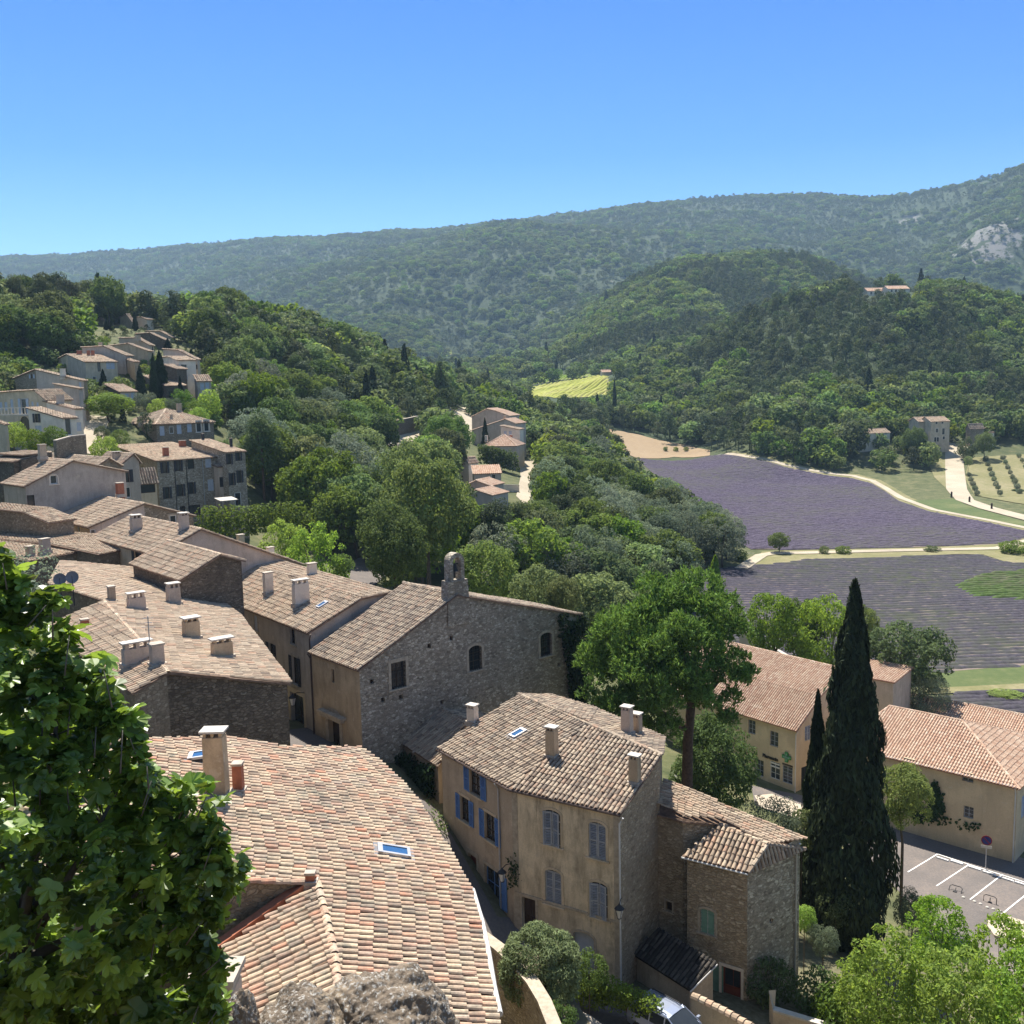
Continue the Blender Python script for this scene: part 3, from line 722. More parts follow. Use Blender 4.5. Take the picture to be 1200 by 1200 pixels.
def solve_t(A, dr, px, hi=60):
    lo, hi_ = .3, hi; f = lambda t: proj(A+dr*t)[0]-px; s0 = f(lo)
    if s0*f(hi_) > 0: return None
    for _ in range(50):
        m = (lo+hi_)/2
        if f(m)*s0 > 0: lo = m
        else: hi_ = m
    return lo
def boxhouse(name, label, A, yaw, xl=None, xr=None, La=None, Lb=None, prof=((0, 0), (.5, 1.8), (1, 0)), axis='r', zb=None, over=.25, hip=None, cat='house', group=None):
    """house seen from its near corner A (photo x, y of the eave corner, distance); left wall runs to photo column xl, right wall to xr"""
    A3 = PY(*A) if not isinstance(A, np.ndarray) else A
    y = rad(yaw); dr = np.array([math.cos(y), math.sin(y), 0]); dl = np.array([-math.sin(y), math.cos(y), 0])
    if La is None: La = solve_t(A3, dl, xl) or 6.
    if Lb is None: Lb = solve_t(A3, dr, xr) or 6.
    H = House(name, label, cat, group); H.yaw = y; H.A = A3; H.dl = dl; H.dr = dr; H.La = La; H.Lb = Lb
    up = np.array([0, 0, 1.])
    if hip is None:
        pr = [(b*(Lb if axis == 'r' else La), h) for b, h in prof]; e1, e2 = (dr, dl) if axis == 'r' else (dl, dr); Ll = La if axis == 'r' else Lb
        pe = [list(x) for x in pr]
        s0 = (pr[1][1]-pr[0][1])/(pr[1][0]-pr[0][0]); s1 = (pr[-1][1]-pr[-2][1])/(pr[-1][0]-pr[-2][0])
        pe[0][0] -= over; pe[0][1] -= s0*over; pe[-1][0] += over; pe[-1][1] += s1*over
        near = [A3+e1*b+up*h-e2*over for b, h in pe]; farp = [A3+e1*b+up*h+e2*(Ll+over) for b, h in pe]
        for i in range(len(pe)-1): H.plane(near[i], near[i+1], farp[i+1], farp[i])
        for i in range(1, len(pe)-1):
            if pe[i][1] > pe[i-1][1]-.01 and pe[i][1] > pe[i+1][1]-.01: H.ridges.append((near[i]+up*.02, farp[i]+up*.02))
        per = near+farp[::-1]
    else:
        hr, hl, hr2 = hip       # ridge height, hip run at near end, at far end; ridge along axis
        e1, e2, L1, L2 = (dl, dr, La, Lb) if axis == 'r' else (dr, dl, Lb, La)
        s = hr/(L2/2); z0 = -s*over
        c = [A3-e1*over-e2*over+up*z0, A3+e1*(L1+over)-e2*over+up*z0, A3+e1*(L1+over)+e2*(L2+over)+up*z0, A3-e1*over+e2*(L2+over)+up*z0]
        r0 = A3+e1*hl+e2*L2/2+up*hr; r1 = A3+e1*(L1-hr2)+e2*L2/2+up*hr
        H.plane(c[0], c[1], r1, r0); H.plane(c[2], c[3], r0, r1); H.plane(c[1], c[2], r1); H.plane(c[3], c[0], r0)
        H.ridges += [(r0, r1)]+[(c[0], r0), (c[1], r1), (c[2], r1), (c[3], r0)]
        per = c
    H.setup(per, zb, over-.02)
    return H
# ------------------------------------------------------------------ houses
def profpx(A, yaw, pts, axis):
    A3 = PY(*A); y = rad(yaw); e = np.array([math.cos(y), math.sin(y), 0]) if axis == 'r' else np.array([-math.sin(y), math.cos(y), 0])
    pr = [(0, 0)]
    for px, py in pts:
        t = solve_t(A3, e, px, 90)
        if t is None: print('NOSOL', A, px); t = pr[-1][0]+4.
        Yq = (A3+e*t)[1]; pr.append((t, PY(px, py, Yq)[2]-A3[2]))
    L = pr[-1][0]; return tuple((a/L, h) for a, h in pr), L
def pxhouse(name, label, A, yaw, other, pts, axis='r', **kw):
    pr, L = profpx(A, yaw, pts, axis)
    if axis == 'r': return boxhouse(name, label, A, yaw, xl=other if other and other > 1e-9 and not isinstance(other, float) else None, La=other if isinstance(other, float) else None, Lb=L, prof=pr, axis='r', **kw)
    return boxhouse(name, label, A, yaw, xr=other if other and not isinstance(other, float) else None, Lb=other if isinstance(other, float) else None, La=L, prof=pr, axis='l', **kw)
NEART = (.25, .40, 5); MIDT = (.27, .45, 3); FART = (.42, .75, 2)
FW = {'far': True, 'rev': .12, 'mull': False}
KEEPH = []
GV = 'village houses on the left slope'

# --- foreground house under the viewpoint
H = House('foreground_house', 'nearest house, broad sunlit clay tiled roof with two roof windows beside the fig tree', 'house'); H.yaw = rad(-8)
g = PZ(550, 1041, 24.5); sl = .28; nrm = norm([sl*.985, sl*.17, 1.0])
t1 = np.cross(nrm, [1., 0, 0]); t2 = np.cross(nrm, [0, 1., 0])
RP = H.fitplane((g, g+t1, g+t2), [(600, 1262), (581, 1186), (574, 1153), (568, 1114), (561, 1079), (550, 1041), (526, 997), (507, 970), (492, 943), (472, 918), (444, 892), (421, 877), (327, 876), (270, 864), (160, 867), (50, 872), (10, 1022), (372, 1035), (392, 1120), (407, 1262)])
Rmain = RP
h0, h1, h2 = RP[17], RP[18], RP[19]
lo = PZ(263, 1116, h0[2]-.85)
LP = [h0]+H.fitplane((h0, h2, lo), [(371, 1041), (263, 1114), (275, 1156), (290, 1262)])
H.plane(*Rmain[:11], *Rmain[11:]); H.plane(h0, LP[2], LP[3], LP[4], h2, h1)
H.ridges += [(h0+[0, 0, .03], h1+[0, 0, .03]), (h1+[0, 0, .03], h2+[0, 0, .03]), (RP[16]+[0, 0, -.01], RP[17]+[0, 0, -.01])]
H.setup(RP[:18]+[LP[2], LP[3], LP[4]], 16.5, .12)
fore = H
def fore_extra(W, wm):
    wm.append(M['brick']); wm.append(M['mortar'])
    a = LP[2]; b = h0; t = norm(b-a); s_ = norm(np.cross(t, [0, 0, 1])); 
    if s_[1] < 0: s_ = -s_
    W.box(a-t*.9+s_*.16-np.array([0, 0, .12]), .34, np.linalg.norm(b-a)+.9, .22, s_, t, len(wm)-2, 1, np.cross(s_, t)*np.sign(np.cross(s_, t)[2])) if False else W.box((a-t*.8+b)/2+s_*.18+np.array([0, 0, .02]), .30, np.linalg.norm(b-a)+.8, .20, s_, t, len(wm)-2)
H.finish('stone', 'tile_fore', 'deck', NEART, extra=fore_extra)
gm = MB(); off = np.array([.1, 0, -.06])
pts = [p+off for p in RP[1:6]]; gm.tube(pts, .085, 8); gm.build('gutter', M['metal_white'], H.root)
gm = MB(); gm.tube([RP[5]+off*.3, *[p+off*.4 for p in RP[6:11]]], .05, 6); gm.build('roof_edge', M['metal_white'], H.root)
H.chim(255, 931, .72, .55, 2.05, 'ochre', 'slab', 0.0)
H.chim(280, 927, .34, .34, .95, 'brick', 'flat', 0.0)
H.skylight(461, 1001, .66, 1.05)
H.skylight(238, 893, .7, 1.0, opened=.35)
o = H.chim(364, 1035, .28, .22, .28, 'brick', 'flat', 0.0)

# --- big roof with many chimneys, one gable face darkened for its shade
H = House('corner_house', 'big rambling clay roof dotted with low chimneys above a dark rubble gable', 'house', GV); H.yaw = rad(38)
N = PZ(197, 788, 28.4); E_ = PZ(341, 801, 26.9); Fr = PZ(122, 705, 28.4)
rt = H.fitplane((N, E_, Fr), [(307, 755), (282, 722), (260, 705), (225, 681), (212, 677)])
W1 = PZ(155, 813, 27.9); lf = H.fitplane((N, Fr, W1), [(50, 735)])
c2 = H.fitplane((Fr, rt[4], PY(70, 660, 74)), [(212, 677), (190, 668), (120, 662), (70, 658), (56, 684)])
H.plane(N, E_, *rt, Fr); H.plane(Fr, lf[0], W1, N); H.plane(Fr, rt[4], *c2[1:])
H.ridges.append((N, Fr))
H.setup([N, E_, *rt, *c2[1:], Fr, lf[0], W1], 14.0, .15)
k = H.hit(270, 830)[1]; H.finish('stone', 'tile', 'deck', MIDT, edgemat={k: 'stone_dark'})
for a in ((641, 220, 1.0, .5, .75, 'pink', 'holes'), (898, 350, .8, .6, .9, 'ochre', 'slab'), (1042, 440, 1.0, .5, .75, 'ochre', 'slab'), (645, 470, 1.3, .5, .75, 'pink', 'holes'), (738, 475, .55, .5, .9, 'pink', 'flat'), (525, 178, .4, .4, .85, 'brown', 'flat'), (772, 108, .7, .6, 1.5, 'pink', 'slab'), (815, 190, .8, .6, 1.05, 'greyr', 'holes'), (398, 296, .4, .35, .35, 'brick', 'flat')):
    H.chim(a[0]*.25, 660+a[1]*.25, *a[2:])
corner = H
# metal flue and aerial
mb = MB(); X = H.pick(206, 679); mb.tube([X, X+[0, 0, 1.5]], .09, 8); mb.lathe(X+[0, 0, 1.45], [(.09, 0), (.2, .05), (.2, .12), (.02, .25)], 8); mb.build('flue', M['wood_dark'], H.root)
mb = MB(); X = H.pick(177, 779); mb.tube([X, X+[0, 0, 2.2]], .025, 5)
for z_, L_ in ((2.1, .5), (1.9, .35), (1.7, .6)): mb.box(X+[0, 0, z_], L_, .02, .02)
mb.build('aerial', M['metal'], H.root)

# --- church with bell cote
H = pxhouse('church', 'grey rubble stone chapel with a bell cote on its gable and barred windows', (421, 783, 60), 41, 365, [(536, 697), (681, 720)], over=.2, cat='church', zb=10.5)
CW = {'sur': 'ashlar', 'rev': .28, 'grille': True, 'frame': 'wood_dark', 'surw': .2}
for x, y in ((467, 791), (557, 771), (640, 755)): H.win(x, y, 1.15, 1.75, CW, arch=.28 if x > 500 else 0)
for x, y in ((503, 757), (470, 817), (436, 799), (518, 823), (529, 748), (449, 820), (655, 779)): H.win(x, y, .28, .3, {'rev': .25, 'far': True, 'mull': False, 'frame': 'wood_dark'})
H.win(392, 862, 1.4, 3.0, {'door': 'wood_dark', 'rev': .35, 'sur': 'ashlar', 'surw': .35, 'arch': .35})
H.win(390, 792, .35, .9, {'far': True, 'frame': 'wood_dark', 'rev': .2, 'mull': False})
e1 = H.hit(390, 820)[1]
H.finish('stone_grey', 'tile_grey', 'deck', MIDT, edgemat={e1: 'ochre'})
church = H
h_ap = (536, 697); tA = solve_t(H.A, H.dr, 538); ap = H.A+H.dr*tA; apz = H.roofz(*(ap+H.dl*.5)[:2]); B0 = np.array([ap[0], ap[1], apz-2.0])+H.dl*.28
mb = MB(); mb.box(B0, 1.95, .85, 2.9, H.dr, H.dl, 0, .86); 
zt = 2.9
mb.box(B0+[0, 0, zt], 1.6, .8, .12, H.dr, H.dl)
for e in (-1, 1): mb.box(B0+H.dr*e*.47+np.array([0, 0, zt+.1]), .30, .62, 1.25, H.dr, H.dl)
K = 10
for k in range(K):
    a0, a1 = math.pi*k/K, math.pi*(k+1)/K; V = []
    for dd in (-.31, .31):
        for a, r_ in ((a0, .32), (a0, .63), (a1, .63), (a1, .32)): V.append(B0+H.dr*math.cos(a)*r_+np.array([0, 0, zt+1.35+math.sin(a)*r_])+H.dl*dd)
    mb.add(V, [[0, 3, 2, 1], [4, 5, 6, 7], [1, 2, 6, 5], [3, 0, 4, 7], [0, 1, 5, 4], [2, 3, 7, 6]])
bc = mb.build('bell_cote', M['stone_grey'], H.root)
mb = MB(); mb.lathe(B0+[0, 0, zt+.72], [(.27, 0), (.22, .1), (.17, .3), (.14, .42), (.05, .48)], 12); mb.tube([B0+[0, 0, zt+1.2]-H.dr*.4, B0+[0, 0, zt+1.2]+H.dr*.4], .035, 6); mb.build('bell', M['metal_dark'], bc)
# canopy slab over the church door
b = H.hit(392, 838); p, q, L, t, n = H.edge(b[1]); x = p*np.array([1, 1, 0])+t*b[2]+n*.22+np.array([0, 0, b[3]])
mb = MB(); mb.box(x, 3.0, .45, .16, t, n); mb.box(x-[0, 0, .22], 2.6, .3, .22, t, n); mb.build('door_hood', M['ashlar'], H.root)
H.pipe(366, 790)

# --- house between corner house and church
H = pxhouse('street_house', 'tall narrow street house with dark shutters wedged between the chapel and the big roof', (362, 740, 65.2), 38, 238, [(424, 701), (457, 694)], over=.2, zb=13, group=GV)
H.win(300, 730, .6, 1.1, {'sur': 'ashlar', 'sh': ('closed', 'sh_light'), 'plank': True})
H.win(343, 746, .8, 1.1, {'sur': 'ashlar', 'frame': 'wood_dark'})
H.win(346, 786, .85, 2.0, {'sur': 'ashlar', 'sh': ('open', 'sh_dark'), 'frame': 'wood_dark'})
H.win(318, 764, .8, 1.3, {'sh': ('open', 'sh_dark'), 'frame': 'wood_dark'})
H.win(349, 840, 2.1, 3.3, {'frame': 'wood_dark', 'sur': 'cream', 'surw': .3, 'rev': .35, 'rows': 2})
H.finish('greyr', 'tile', 'deck', MIDT)
for a in ((459, 541, .7, .5, 1.6, 'white', 'flat'), (612, 592, 1.2, .55, 1.55, 'white', 'holes'), (400, 393, .6, .5, .7, 'brown', 'flat'), (468, 395, .6, .5, .7, 'pink', 'flat'), (663, 455, .7, .5, .9, 'white', 'flat')):
    H.chim(200+a[0]*.25, 560+a[1]*.25, *a[2:])
H.skylight(378, 710, .55, .8); H.pipe(363, 770)
street = H

# --- main three storey house with blue and grey shutters
H = House('town_house', 'three storey stained townhouse with blue shutters on one front and grey on the other', 'house'); H.yaw = rad(-34)
A = PY(728, 954, 47); e = A[2]; bd = PZ(597, 924, e); fl = PZ(513, 877, e); mid = PZ(689, 849, e+1.75)
Rr = H.fitplane((A, bd, mid), [(776, 885)])[0]; Lr = H.fitplane((bd, fl, mid), [(608, 814)])[0]
bl = PZ(646, 817, e+.9); bm_ = PZ(700, 831, e+.9); br = PZ(779, 865, e+.6)
H.plane(A, bd, mid, Rr); H.plane(bd, fl, Lr, mid); H.plane(mid, Lr, bl, bm_); H.plane(Rr, mid, bm_, br)
up = np.array([0, 0, .03])
H.ridges += [(Rr+up, mid+up), (mid+up, Lr+up)]
H.setup([A, bd, fl, Lr, bl, bm_, br, Rr], 6.5, .16)
GS = {'sur': 'cream', 'arch': .22, 'sh': ('closed', 'sh_grey'), 'rev': .16}
for x, y in ((647, 970), (700, 985), (648.5, 1040), (702, 1055)): H.win(x, y, 1.0, 1.95, dict(GS, sh=('ajar' if x < 690 and y < 1000 or y > 1050 else 'closed', 'sh_grey')))
H.win(620, 1074, .85, 2.1, {'door': 'wood_dark', 'sur': 'ashlar', 'rev': .25})
H.win(684, 1118, 1.25, 2.4, {'door': 'sh_light', 'sur': 'ashlar', 'rev': .25, 'arch': .3, 'panels': False})
BS = {'sur': 'cream', 'sh': ('open', 'sh_blue'), 'frame': 'wood_dark', 'rev': .18}
H.win(557, 917, 1.15, 1.5, BS); H.win(545, 949, .95, 1.5, BS); H.win(574.5, 970, 1.05, 1.6, BS)
H.win(554, 1023, .9, 2.2, {'door': 'door_red', 'sur': 'ashlar', 'surw': .22})
H.win(536.5, 996, .4, .55, {'sur': 'cream', 'frame': 'wood_dark'})
H.win(577, 1037, 1.5, 1.95, {'sur': 'ashlar', 'frame': 'sh_blue', 'rows': 2, 'sh': ('right', 'sh_blue')})
em = {H.hit(670, 1000)[1]: 'facade', H.hit(552, 980)[1]: 'brown', H.hit(755, 990)[1]: 'stone_gold'}
town = H
H.finish('stone_gold', 'tile_grey', 'deck', (.26, .42, 4), edgemat=em)
H.gutter(A, bd); H.gutter(bd, fl); H.pipe(586, 960, mat='metal'); H.pipe(724, 980, mat='metal_white')
o = H.chim(647, 886, .6, .5, 1.5, 'ochre', 'slab'); H.chim(744, 917, .55, .45, 1.3, 'ochre', 'slab', sink=.5)
H.chim(735, 859, .6, .5, 1.4, 'pink', 'slab'); H.chim(746, 859, .55, .5, 1.0, 'brown', 'slab'); H.chim(554, 846, .6, .5, .9, 'white', 'slab', sink=.8)
H.skylight(607, 861, .6, .95)
# string course on the stained front
i = H.hit(670, 1000)[1]; p, q, L, t, n = H.edge(i); b = H.hit(690, 1072); mb = MB()
mb.box(p*np.array([1, 1, 0])+t*L/2+n*.03+np.array([0, 0, b[3]]), L-.1, .06, .13, t, n); mb.build('string_course', M['ashlar'], H.root)
mb = MB()
for e_ in (.18, L-.18): 
    mb.box(p*np.array([1, 1, 0])+t*e_+n*.012+np.array([0, 0, H.zb]), .34, .024, p[2]-H.zb-.1, t, n)
mb.build('quoin', M['ashlar'], H.root)

# --- small annex at the left of the town house
H = House('vine_annex', 'low tiled annex clad in dark vines, left of the blue shuttered townhouse', 'house'); H.yaw = rad(-50)
a = PZ(513, 899, 17.3); b_ = PZ(460, 864, 17.3); c = PZ(509, 829, 18.9); d_ = H.fitplane((a, b_, c), [(549, 846)])[0]
c_b = PZ(540, 826, 18.1); d_b = PZ(572, 840, 18.1)
H.plane(a, b_, c, d_); H.plane(d_, c, c_b, d_b); H.ridges.append((c+up, d_+up)); H.setup([a, b_, c, c_b, d_b, d_], 8.5, .16)
H.finish('brown', 'tile_grey', 'deck', (.26, .42, 4)); annex = H

# --- stone tower wing
H = House('stone_wing', 'square rubble stone wing with a green shutter and a red door at its foot', 'house'); H.yaw = rad(35)
A = PY(877, 1023, 47.3); e = A[2]; TL = PZ(799, 1003, e); TR = PZ(943, 995, e)
r1 = PZ(844, 966, e+1.15); r2 = H.fitplane((A, TL, r1), [(899, 990)])[0]
wl = PZ(800, 963, e+1.5); w0 = PZ(767, 954, e+1.5); bk = PZ(778, 912, e+2.3)
H.plane(A, TL, r1, r2); H.plane(A, r2, TR); H.plane(r1, wl, w0, bk, TR, r2)
H.ridges += [(r1+up, r2+up), (r2+up, A+up*.5), (r2+up, TR)]
H.setup([A, TL, r1, wl, w0, bk, TR], 6.0, .14)
H.win(829, 1080, .8, 1.35, {'sur': 'ashlar', 'arch': .12, 'sh': ('closed', 'sh_green'), 'plank': True, 'rev': .1})
H.win(784, 1062, .38, .55, {'frame': 'wood_dark', 'sur': 'ashlar', 'surw': .1})
H.win(857, 1157, 1.05, 2.1, {'door': 'door_red', 'glazed': True, 'sur': 'white'})
H.win(839, 1152, .8, 2.0, {'door': 'sh_green', 'rev': .05})
H.win(904, 1079, .25, .25, {'frame': 'wood_dark', 'far': True})
em = {H.hit(905, 1080)[1]: 'stone_grey', H.hit(840, 1060)[1]: 'stone_gold'}
H.finish('stone_gold', 'tile', 'deck', (.26, .42, 4), edgemat=em); H.gutter(A, TL, 'metal_white', .05); H.pipe(931, 1080, mat='metal'); wing = H
# lean-to
H = House('lean_to', 'dark mossy tiled lean-to in the corner of the stained townhouse and the stone wing', 'lean-to'); H.yaw = rad(-34)
a = PZ(742, 1118, 10.4); b_ = PZ(808, 1160, 10.4); c = PZ(771, 1087, 11.4); d_ = H.fitplane((a, b_, c), [(840, 1128)])[0]
H.plane(a, b_, d_, c); H.setup([a, b_, d_, c], 5.5, .12); H.finish('brown', 'tile_dark', 'deck_dark', (.26, .42, 4)); H.gutter(b_, d_, 'metal_white', .04)

# --- pharmacy and the new salmon roofs
H = pxhouse('pharmacy', 'beige pharmacy with a green cross, dark lettering and salmon roof behind the cypresses', (933, 853, 91), 38, 18., [(959, 815), (988, 784), (1012, 790)], over=.3, zb=-1, cat='shop')
H.win(907, 866, 1.0, 1.5, {'frame': 'sh_grey', 'rev': .18}); H.win(881, 852, .9, 1.4, {'frame': 'sh_grey', 'rev': .18})
H.win(908.5, 903, 1.15, 1.75, {'frame': 'frame_white', 'rev': .1}); H.win(923, 908, 1.15, 1.75, {'frame': 'sh_grey', 'rev': .1, 'rows': 5})
H.win(946.5, 859, .9, 1.5, {'frame': 'sh_grey', 'sh': ('closed', 'sh_grey')}); H.win(944, 911, 1.4, 2.3, {'frame': 'metal_dark', 'rows': 2})
H.win(890, 900, 1.0, 1.7, {'frame': 'sh_grey'})
H.finish('beige', 'tile_new', 'deck_new', (.25, .42, 3)); pharm = H
H.pipe(931.5, 880, mat='metal_white')
i = H.hit(915, 880)[1]; p, q, L, t, n = H.edge(i)
def on(px, py): b = H.hit(px, py); return p*np.array([1, 1, 0])+t*b[2]+np.array([0, 0, b[3]]), b
M['cross'] = flat('pharmacy_green', (.06, .24, .08), .5, .08); M['letter'] = flat('dark_letters', (.02, .016, .014), .6, .05)
x, b = on(922.5, 887); mb = MB()
mb.box(x+n*.12-np.array([0, 0, .5]), .34, .12, 1.0, t, n); mb.box(x+n*.121-np.array([0, 0, .17]), 1.0, .118, .34, t, n)
mb.box(x+n*.185-np.array([0, 0, .36]), .12, .02, .72, t, n, 1); mb.box(x+n*.186-np.array([0, 0, .06]), .72, .02, .12, t, n, 1)
mb.build('cross_sign', [M['cross'], M['sh_green']], H.root)
def lettering(text, size, X, t, n, mat, name, parent, bold=.012):
    cu = bpy.data.curves.new(name, 'FONT'); cu.body = text; cu.size = size; cu.extrude = .03; cu.offset = bold; cu.align_x = 'CENTER'
    to = bpy.data.objects.new(name, cu); COL.objects.link(to)
    upv = np.array([0, 0, 1.]); to.matrix_world = Matrix(((t[0], upv[0], n[0], X[0]), (t[1], upv[1], n[1], X[1]), (t[2], upv[2], n[2], X[2]), (0, 0, 0, 1)))
    bpy.context.view_layer.update()
    dg = bpy.context.evaluated_depsgraph_get(); me = bpy.data.meshes.new_from_object(to.evaluated_get(dg)); me.transform(to.matrix_world)
    org = Vector(parent.matrix_world.translation); me.transform(Matrix.Translation(-org))
    me.materials.clear(); me.materials.append(mat); bpy.data.objects.remove(to)
    o = bpy.data.objects.new(name, me); COL.objects.link(o); o.parent = parent; return o
x, b = on(903, 887); lettering('Pharmacie', .44, x+n*.06-np.array([0, 0, .2]), t, n, M['letter'], 'lettering', H.root, .02)
mb = MB()
for yy_ in (894.8, 898.6): x, b = on(908.5, yy_); mb.box(x+n*.03-np.array([0, 0, .07]), 1.1, .04, .15, t, n)
mb.build('blind_slat', M['frame_white'], H.root)
x, b = on(923, 897.5); mb = MB(); mb.box(x+n*.02, 1.2, .03, .16, t, n); mb.build('fascia_sign', M['wood_dark'], H.root)

H = boxhouse('long_hall', 'long beige hall with salmon hipped roof and wall creeper by the car park', (1192, 921, 76), 47, xl=985, Lb=13., hip=(2.3, 6.5, 1.8), over=.3, zb=-.5, cat='hall')
H.win(1134, 911, .9, .75, {'frame': 'sh_grey'}); H.win(1135, 952, .8, 1.0, {'frame': 'sh_grey'}); H.win(1065, 895, 1.0, .9, {'frame': 'sh_grey'}); H.win(1199, 945, .9, 1.9, {'frame': 'frame_white', 'sh': ('closed', 'sh_light')})
H.finish('beige', 'tile_new', 'deck_new', (.25, .42, 3)); hall = H
H.pipe(1190, 940, mat='metal_white'); H.gutter(H.A, H.A+H.dl*H.La, 'metal', .06, .3)
H = boxhouse('rear_hall', 'second salmon roofed hall just behind the long hall at the right edge', PY(1300, 905, 92), 47, La=30., Lb=12., prof=((0, 0), (.5, 2.2), (1, 0)), zb=-.5, cat='hall')
H.finish('beige', 'tile_new', 'deck_new', (.26, .42, 3))
H = boxhouse('terrace_annex', 'small salmon roofed annex with pale parapet behind the tall cypress', (1047, 799, 104), 47, xl=985, Lb=5., prof=((0, 0), (1, .5)), zb=-1, cat='annex')
H.finish('pink', 'tile_new', 'deck_new', (.26, .42, 3))

# --- left village
def vil(name, label, *a, wall='greyr', roof='tile', tiles=None, wins=(), chims=(), st=None, ems=(), **kw):
    H = pxhouse(name, label, *a, group=GV, **kw)
    for w_ in wins: H.win(w_[0], w_[1], w_[2], w_[3], dict(FW, **(w_[4] if len(w_) > 4 else {})))
    em = {}
    for (x, y, m_) in ems:
        b = H.hit(x, y)
        if b: em[b[1]] = m_
    Y = a[0][2]
    for e_, L_ in ((H.dl, H.La), (H.dr, H.Lb)):
        for f_ in np.linspace(0, 1, 6):
            for dz_ in (.6, -1.0, -2.4):
                q_ = H.A+e_*L_*f_+np.array([0, 0, dz_]); xx, yy = proj(q_); KEEPH.append((xx, yy, q_[1]-1.))
    H.finish(wall, roof, 'deck', tiles or (MIDT if Y < 105 else FART if Y > 150 else (.34, .6, 2)), edgemat=em)
    for c in chims: H.chim(*c)
    return H
SD = {'sh': ('open', 'sh_dark'), 'frame': 'wood_dark'}; SL = {'sh': ('closed', 'sh_light')}; DK = {'frame': 'wood_dark'}; SG = {'frame': 'frame_white'}
vil('tile_house', 'small roof patch with a dark stone gable just left of the white chimneys', (213, 678, 63.5), 40, 9., [(258, 650), (283, 656)], wall='stone_dark', zb=17)
vil('shutter_house', 'ochre fronted house with two dark shuttered windows and a long grey flank wall', (184, 649, 76), 42, 108, [(236, 620), (352, 661)], wall='pink', zb=18, ems=((130, 648, 'cream'),), wins=((161, 657, 1.0, 1.5, SD), (175, 660, 1.0, 1.5, SD), (119, 648, .8, 1.2, DK)), chims=((160, 622, .9, .7, 1.1, 'greyr', 'holes'), (216, 621, .7, .6, 1.2, 'pink', 'slab'), (283, 651, .7, .6, 2.2, 'cream', 'flat'), (317, 651, .6, .5, .7, 'white', 'flat')))
vil('bright_roof_house', 'house with a pale patched roof slope and ochre street front', (105, 617, 90), 43, 36, [(170, 590), (226, 604)], wall='pink', zb=19, ems=((70, 620, 'ochre'), (200, 610, 'stone')), wins=((64, 612, .6, .7, DK), (82, 618, .6, .7, DK), (92, 621, .7, .9, SG), (104, 627, .5, 1., SG), (203, 609, .7, .9, {'sur': 'ashlar'})), chims=((92, 590, 1.3, .9, 1.6, 'greyr', 'holes'), (141, 580, .7, .6, 1.2, 'brick', 'flat'), (122, 577, .8, .6, .8, 'pink', 'flat')))
vil('round_vent_house', 'large blank grey rendered gable with one round white vent', (30, 569, 96), 45, 4, [(87, 540), (147, 552)], wall='greyr', zb=22, ems=((20, 590, 'pink'),), wins=((63, 562, .7, .9, {'sur': 'white', 'arch': .3}), (29, 588, .7, 1.2, DK)), chims=((50, 536, .7, .7, 1.3, 'brown', 'flat'),))
vil('back_roof_house', 'low wide roof half hidden behind the house with the round vent', (110, 548, 108), 45, 27, [(128, 537), (142, 545)], wall='stone', zb=24, over=.2)
vil('blue_grey_house', 'narrow blue grey house end between the blank gable and the stone mansion', (136, 549, 116), 45, 108, [(157, 532), (163, 540)], wall='greyr', zb=24, wins=((147, 558, .9, 1.5, SD), (149, 577, .9, 1.3, SG)), chims=((137, 538, .9, .6, .7, 'brown', 'slab'),))
H = vil('stone_mansion', 'long three storey stone mansion with rows of dark shuttered windows', (184, 540, 140), 40, 255, [(135, 522)], 'l', wall='stone', zb=19, ems=((160, 550, 'stone'), (230, 570, 'stone_grey')),
    wins=[(193, 548, .62, 1.6, SD), (209, 545.5, .62, 1.6, SD), (223.5, 543, 1., 1.6, DK), (244, 541.5, .9, 1.6, SL), (196, 577.5, .62, 1.7, SD), (212, 574.5, .62, 1.7, SD), (224.5, 572, .62, 1.7, SD), (247, 568.5, .9, 1.7, SL), (228, 599, 1.8, 1.8, DK), (214, 598, .8, 1.2, DK), (249, 605, 1.0, 1.6, dict(DK, arch=.4))],
    chims=((194.5, 535, .8, .6, 1.3, 'brick', 'flat'), (214, 524, 1.0, .6, 1.0, 'brick', 'flat')))
H.pipe(205, 560, mat='metal_dark'); H.pipe(219, 560, mat='metal_dark'); H.pipe(238, 560, mat='metal')
H = vil('tower_house', 'tall narrow stone house at the right end of the stone mansion', (266, 530, 143), 40, 287, [(225, 516)], 'l', wall='stone_grey', zb=19, wins=((268.5, 538, .5, 1.5, SD), (279.5, 534, .5, 1.5, SD), (272, 561.5, .5, 1.8, SD), (281, 558.5, .5, 1.8, SD), (279, 585, 1., 2., SG)), chims=((271, 524, .35, .35, 1.3, 'metal_dark', 'flat'), (238, 516, .35, .35, 1., 'metal_dark', 'flat')))
vil('recess_house', 'slim pink infill house between the stone mansion and the tall narrow house', (256, 547, 144), 40, 268, [(244, 542)], 'l', wall='pink', zb=19, wins=((258.5, 565, .8, 1.5, DK),))
H = vil('balcony_house', 'cream house with a wide dark loggia left of the stone mansion', (160, 564, 128), 38, 183, [(158, 553)], 'l', wall='cream', zb=20, wins=((172, 571, 2.2, 1.5, DK),))
H = boxhouse('hipped_house', 'long low stone house with hipped roof above the stone mansion', (183, 497, 165), 40, xl=143, xr=250, hip=(2.4, 5, 5), axis='l', zb=27, group=GV)
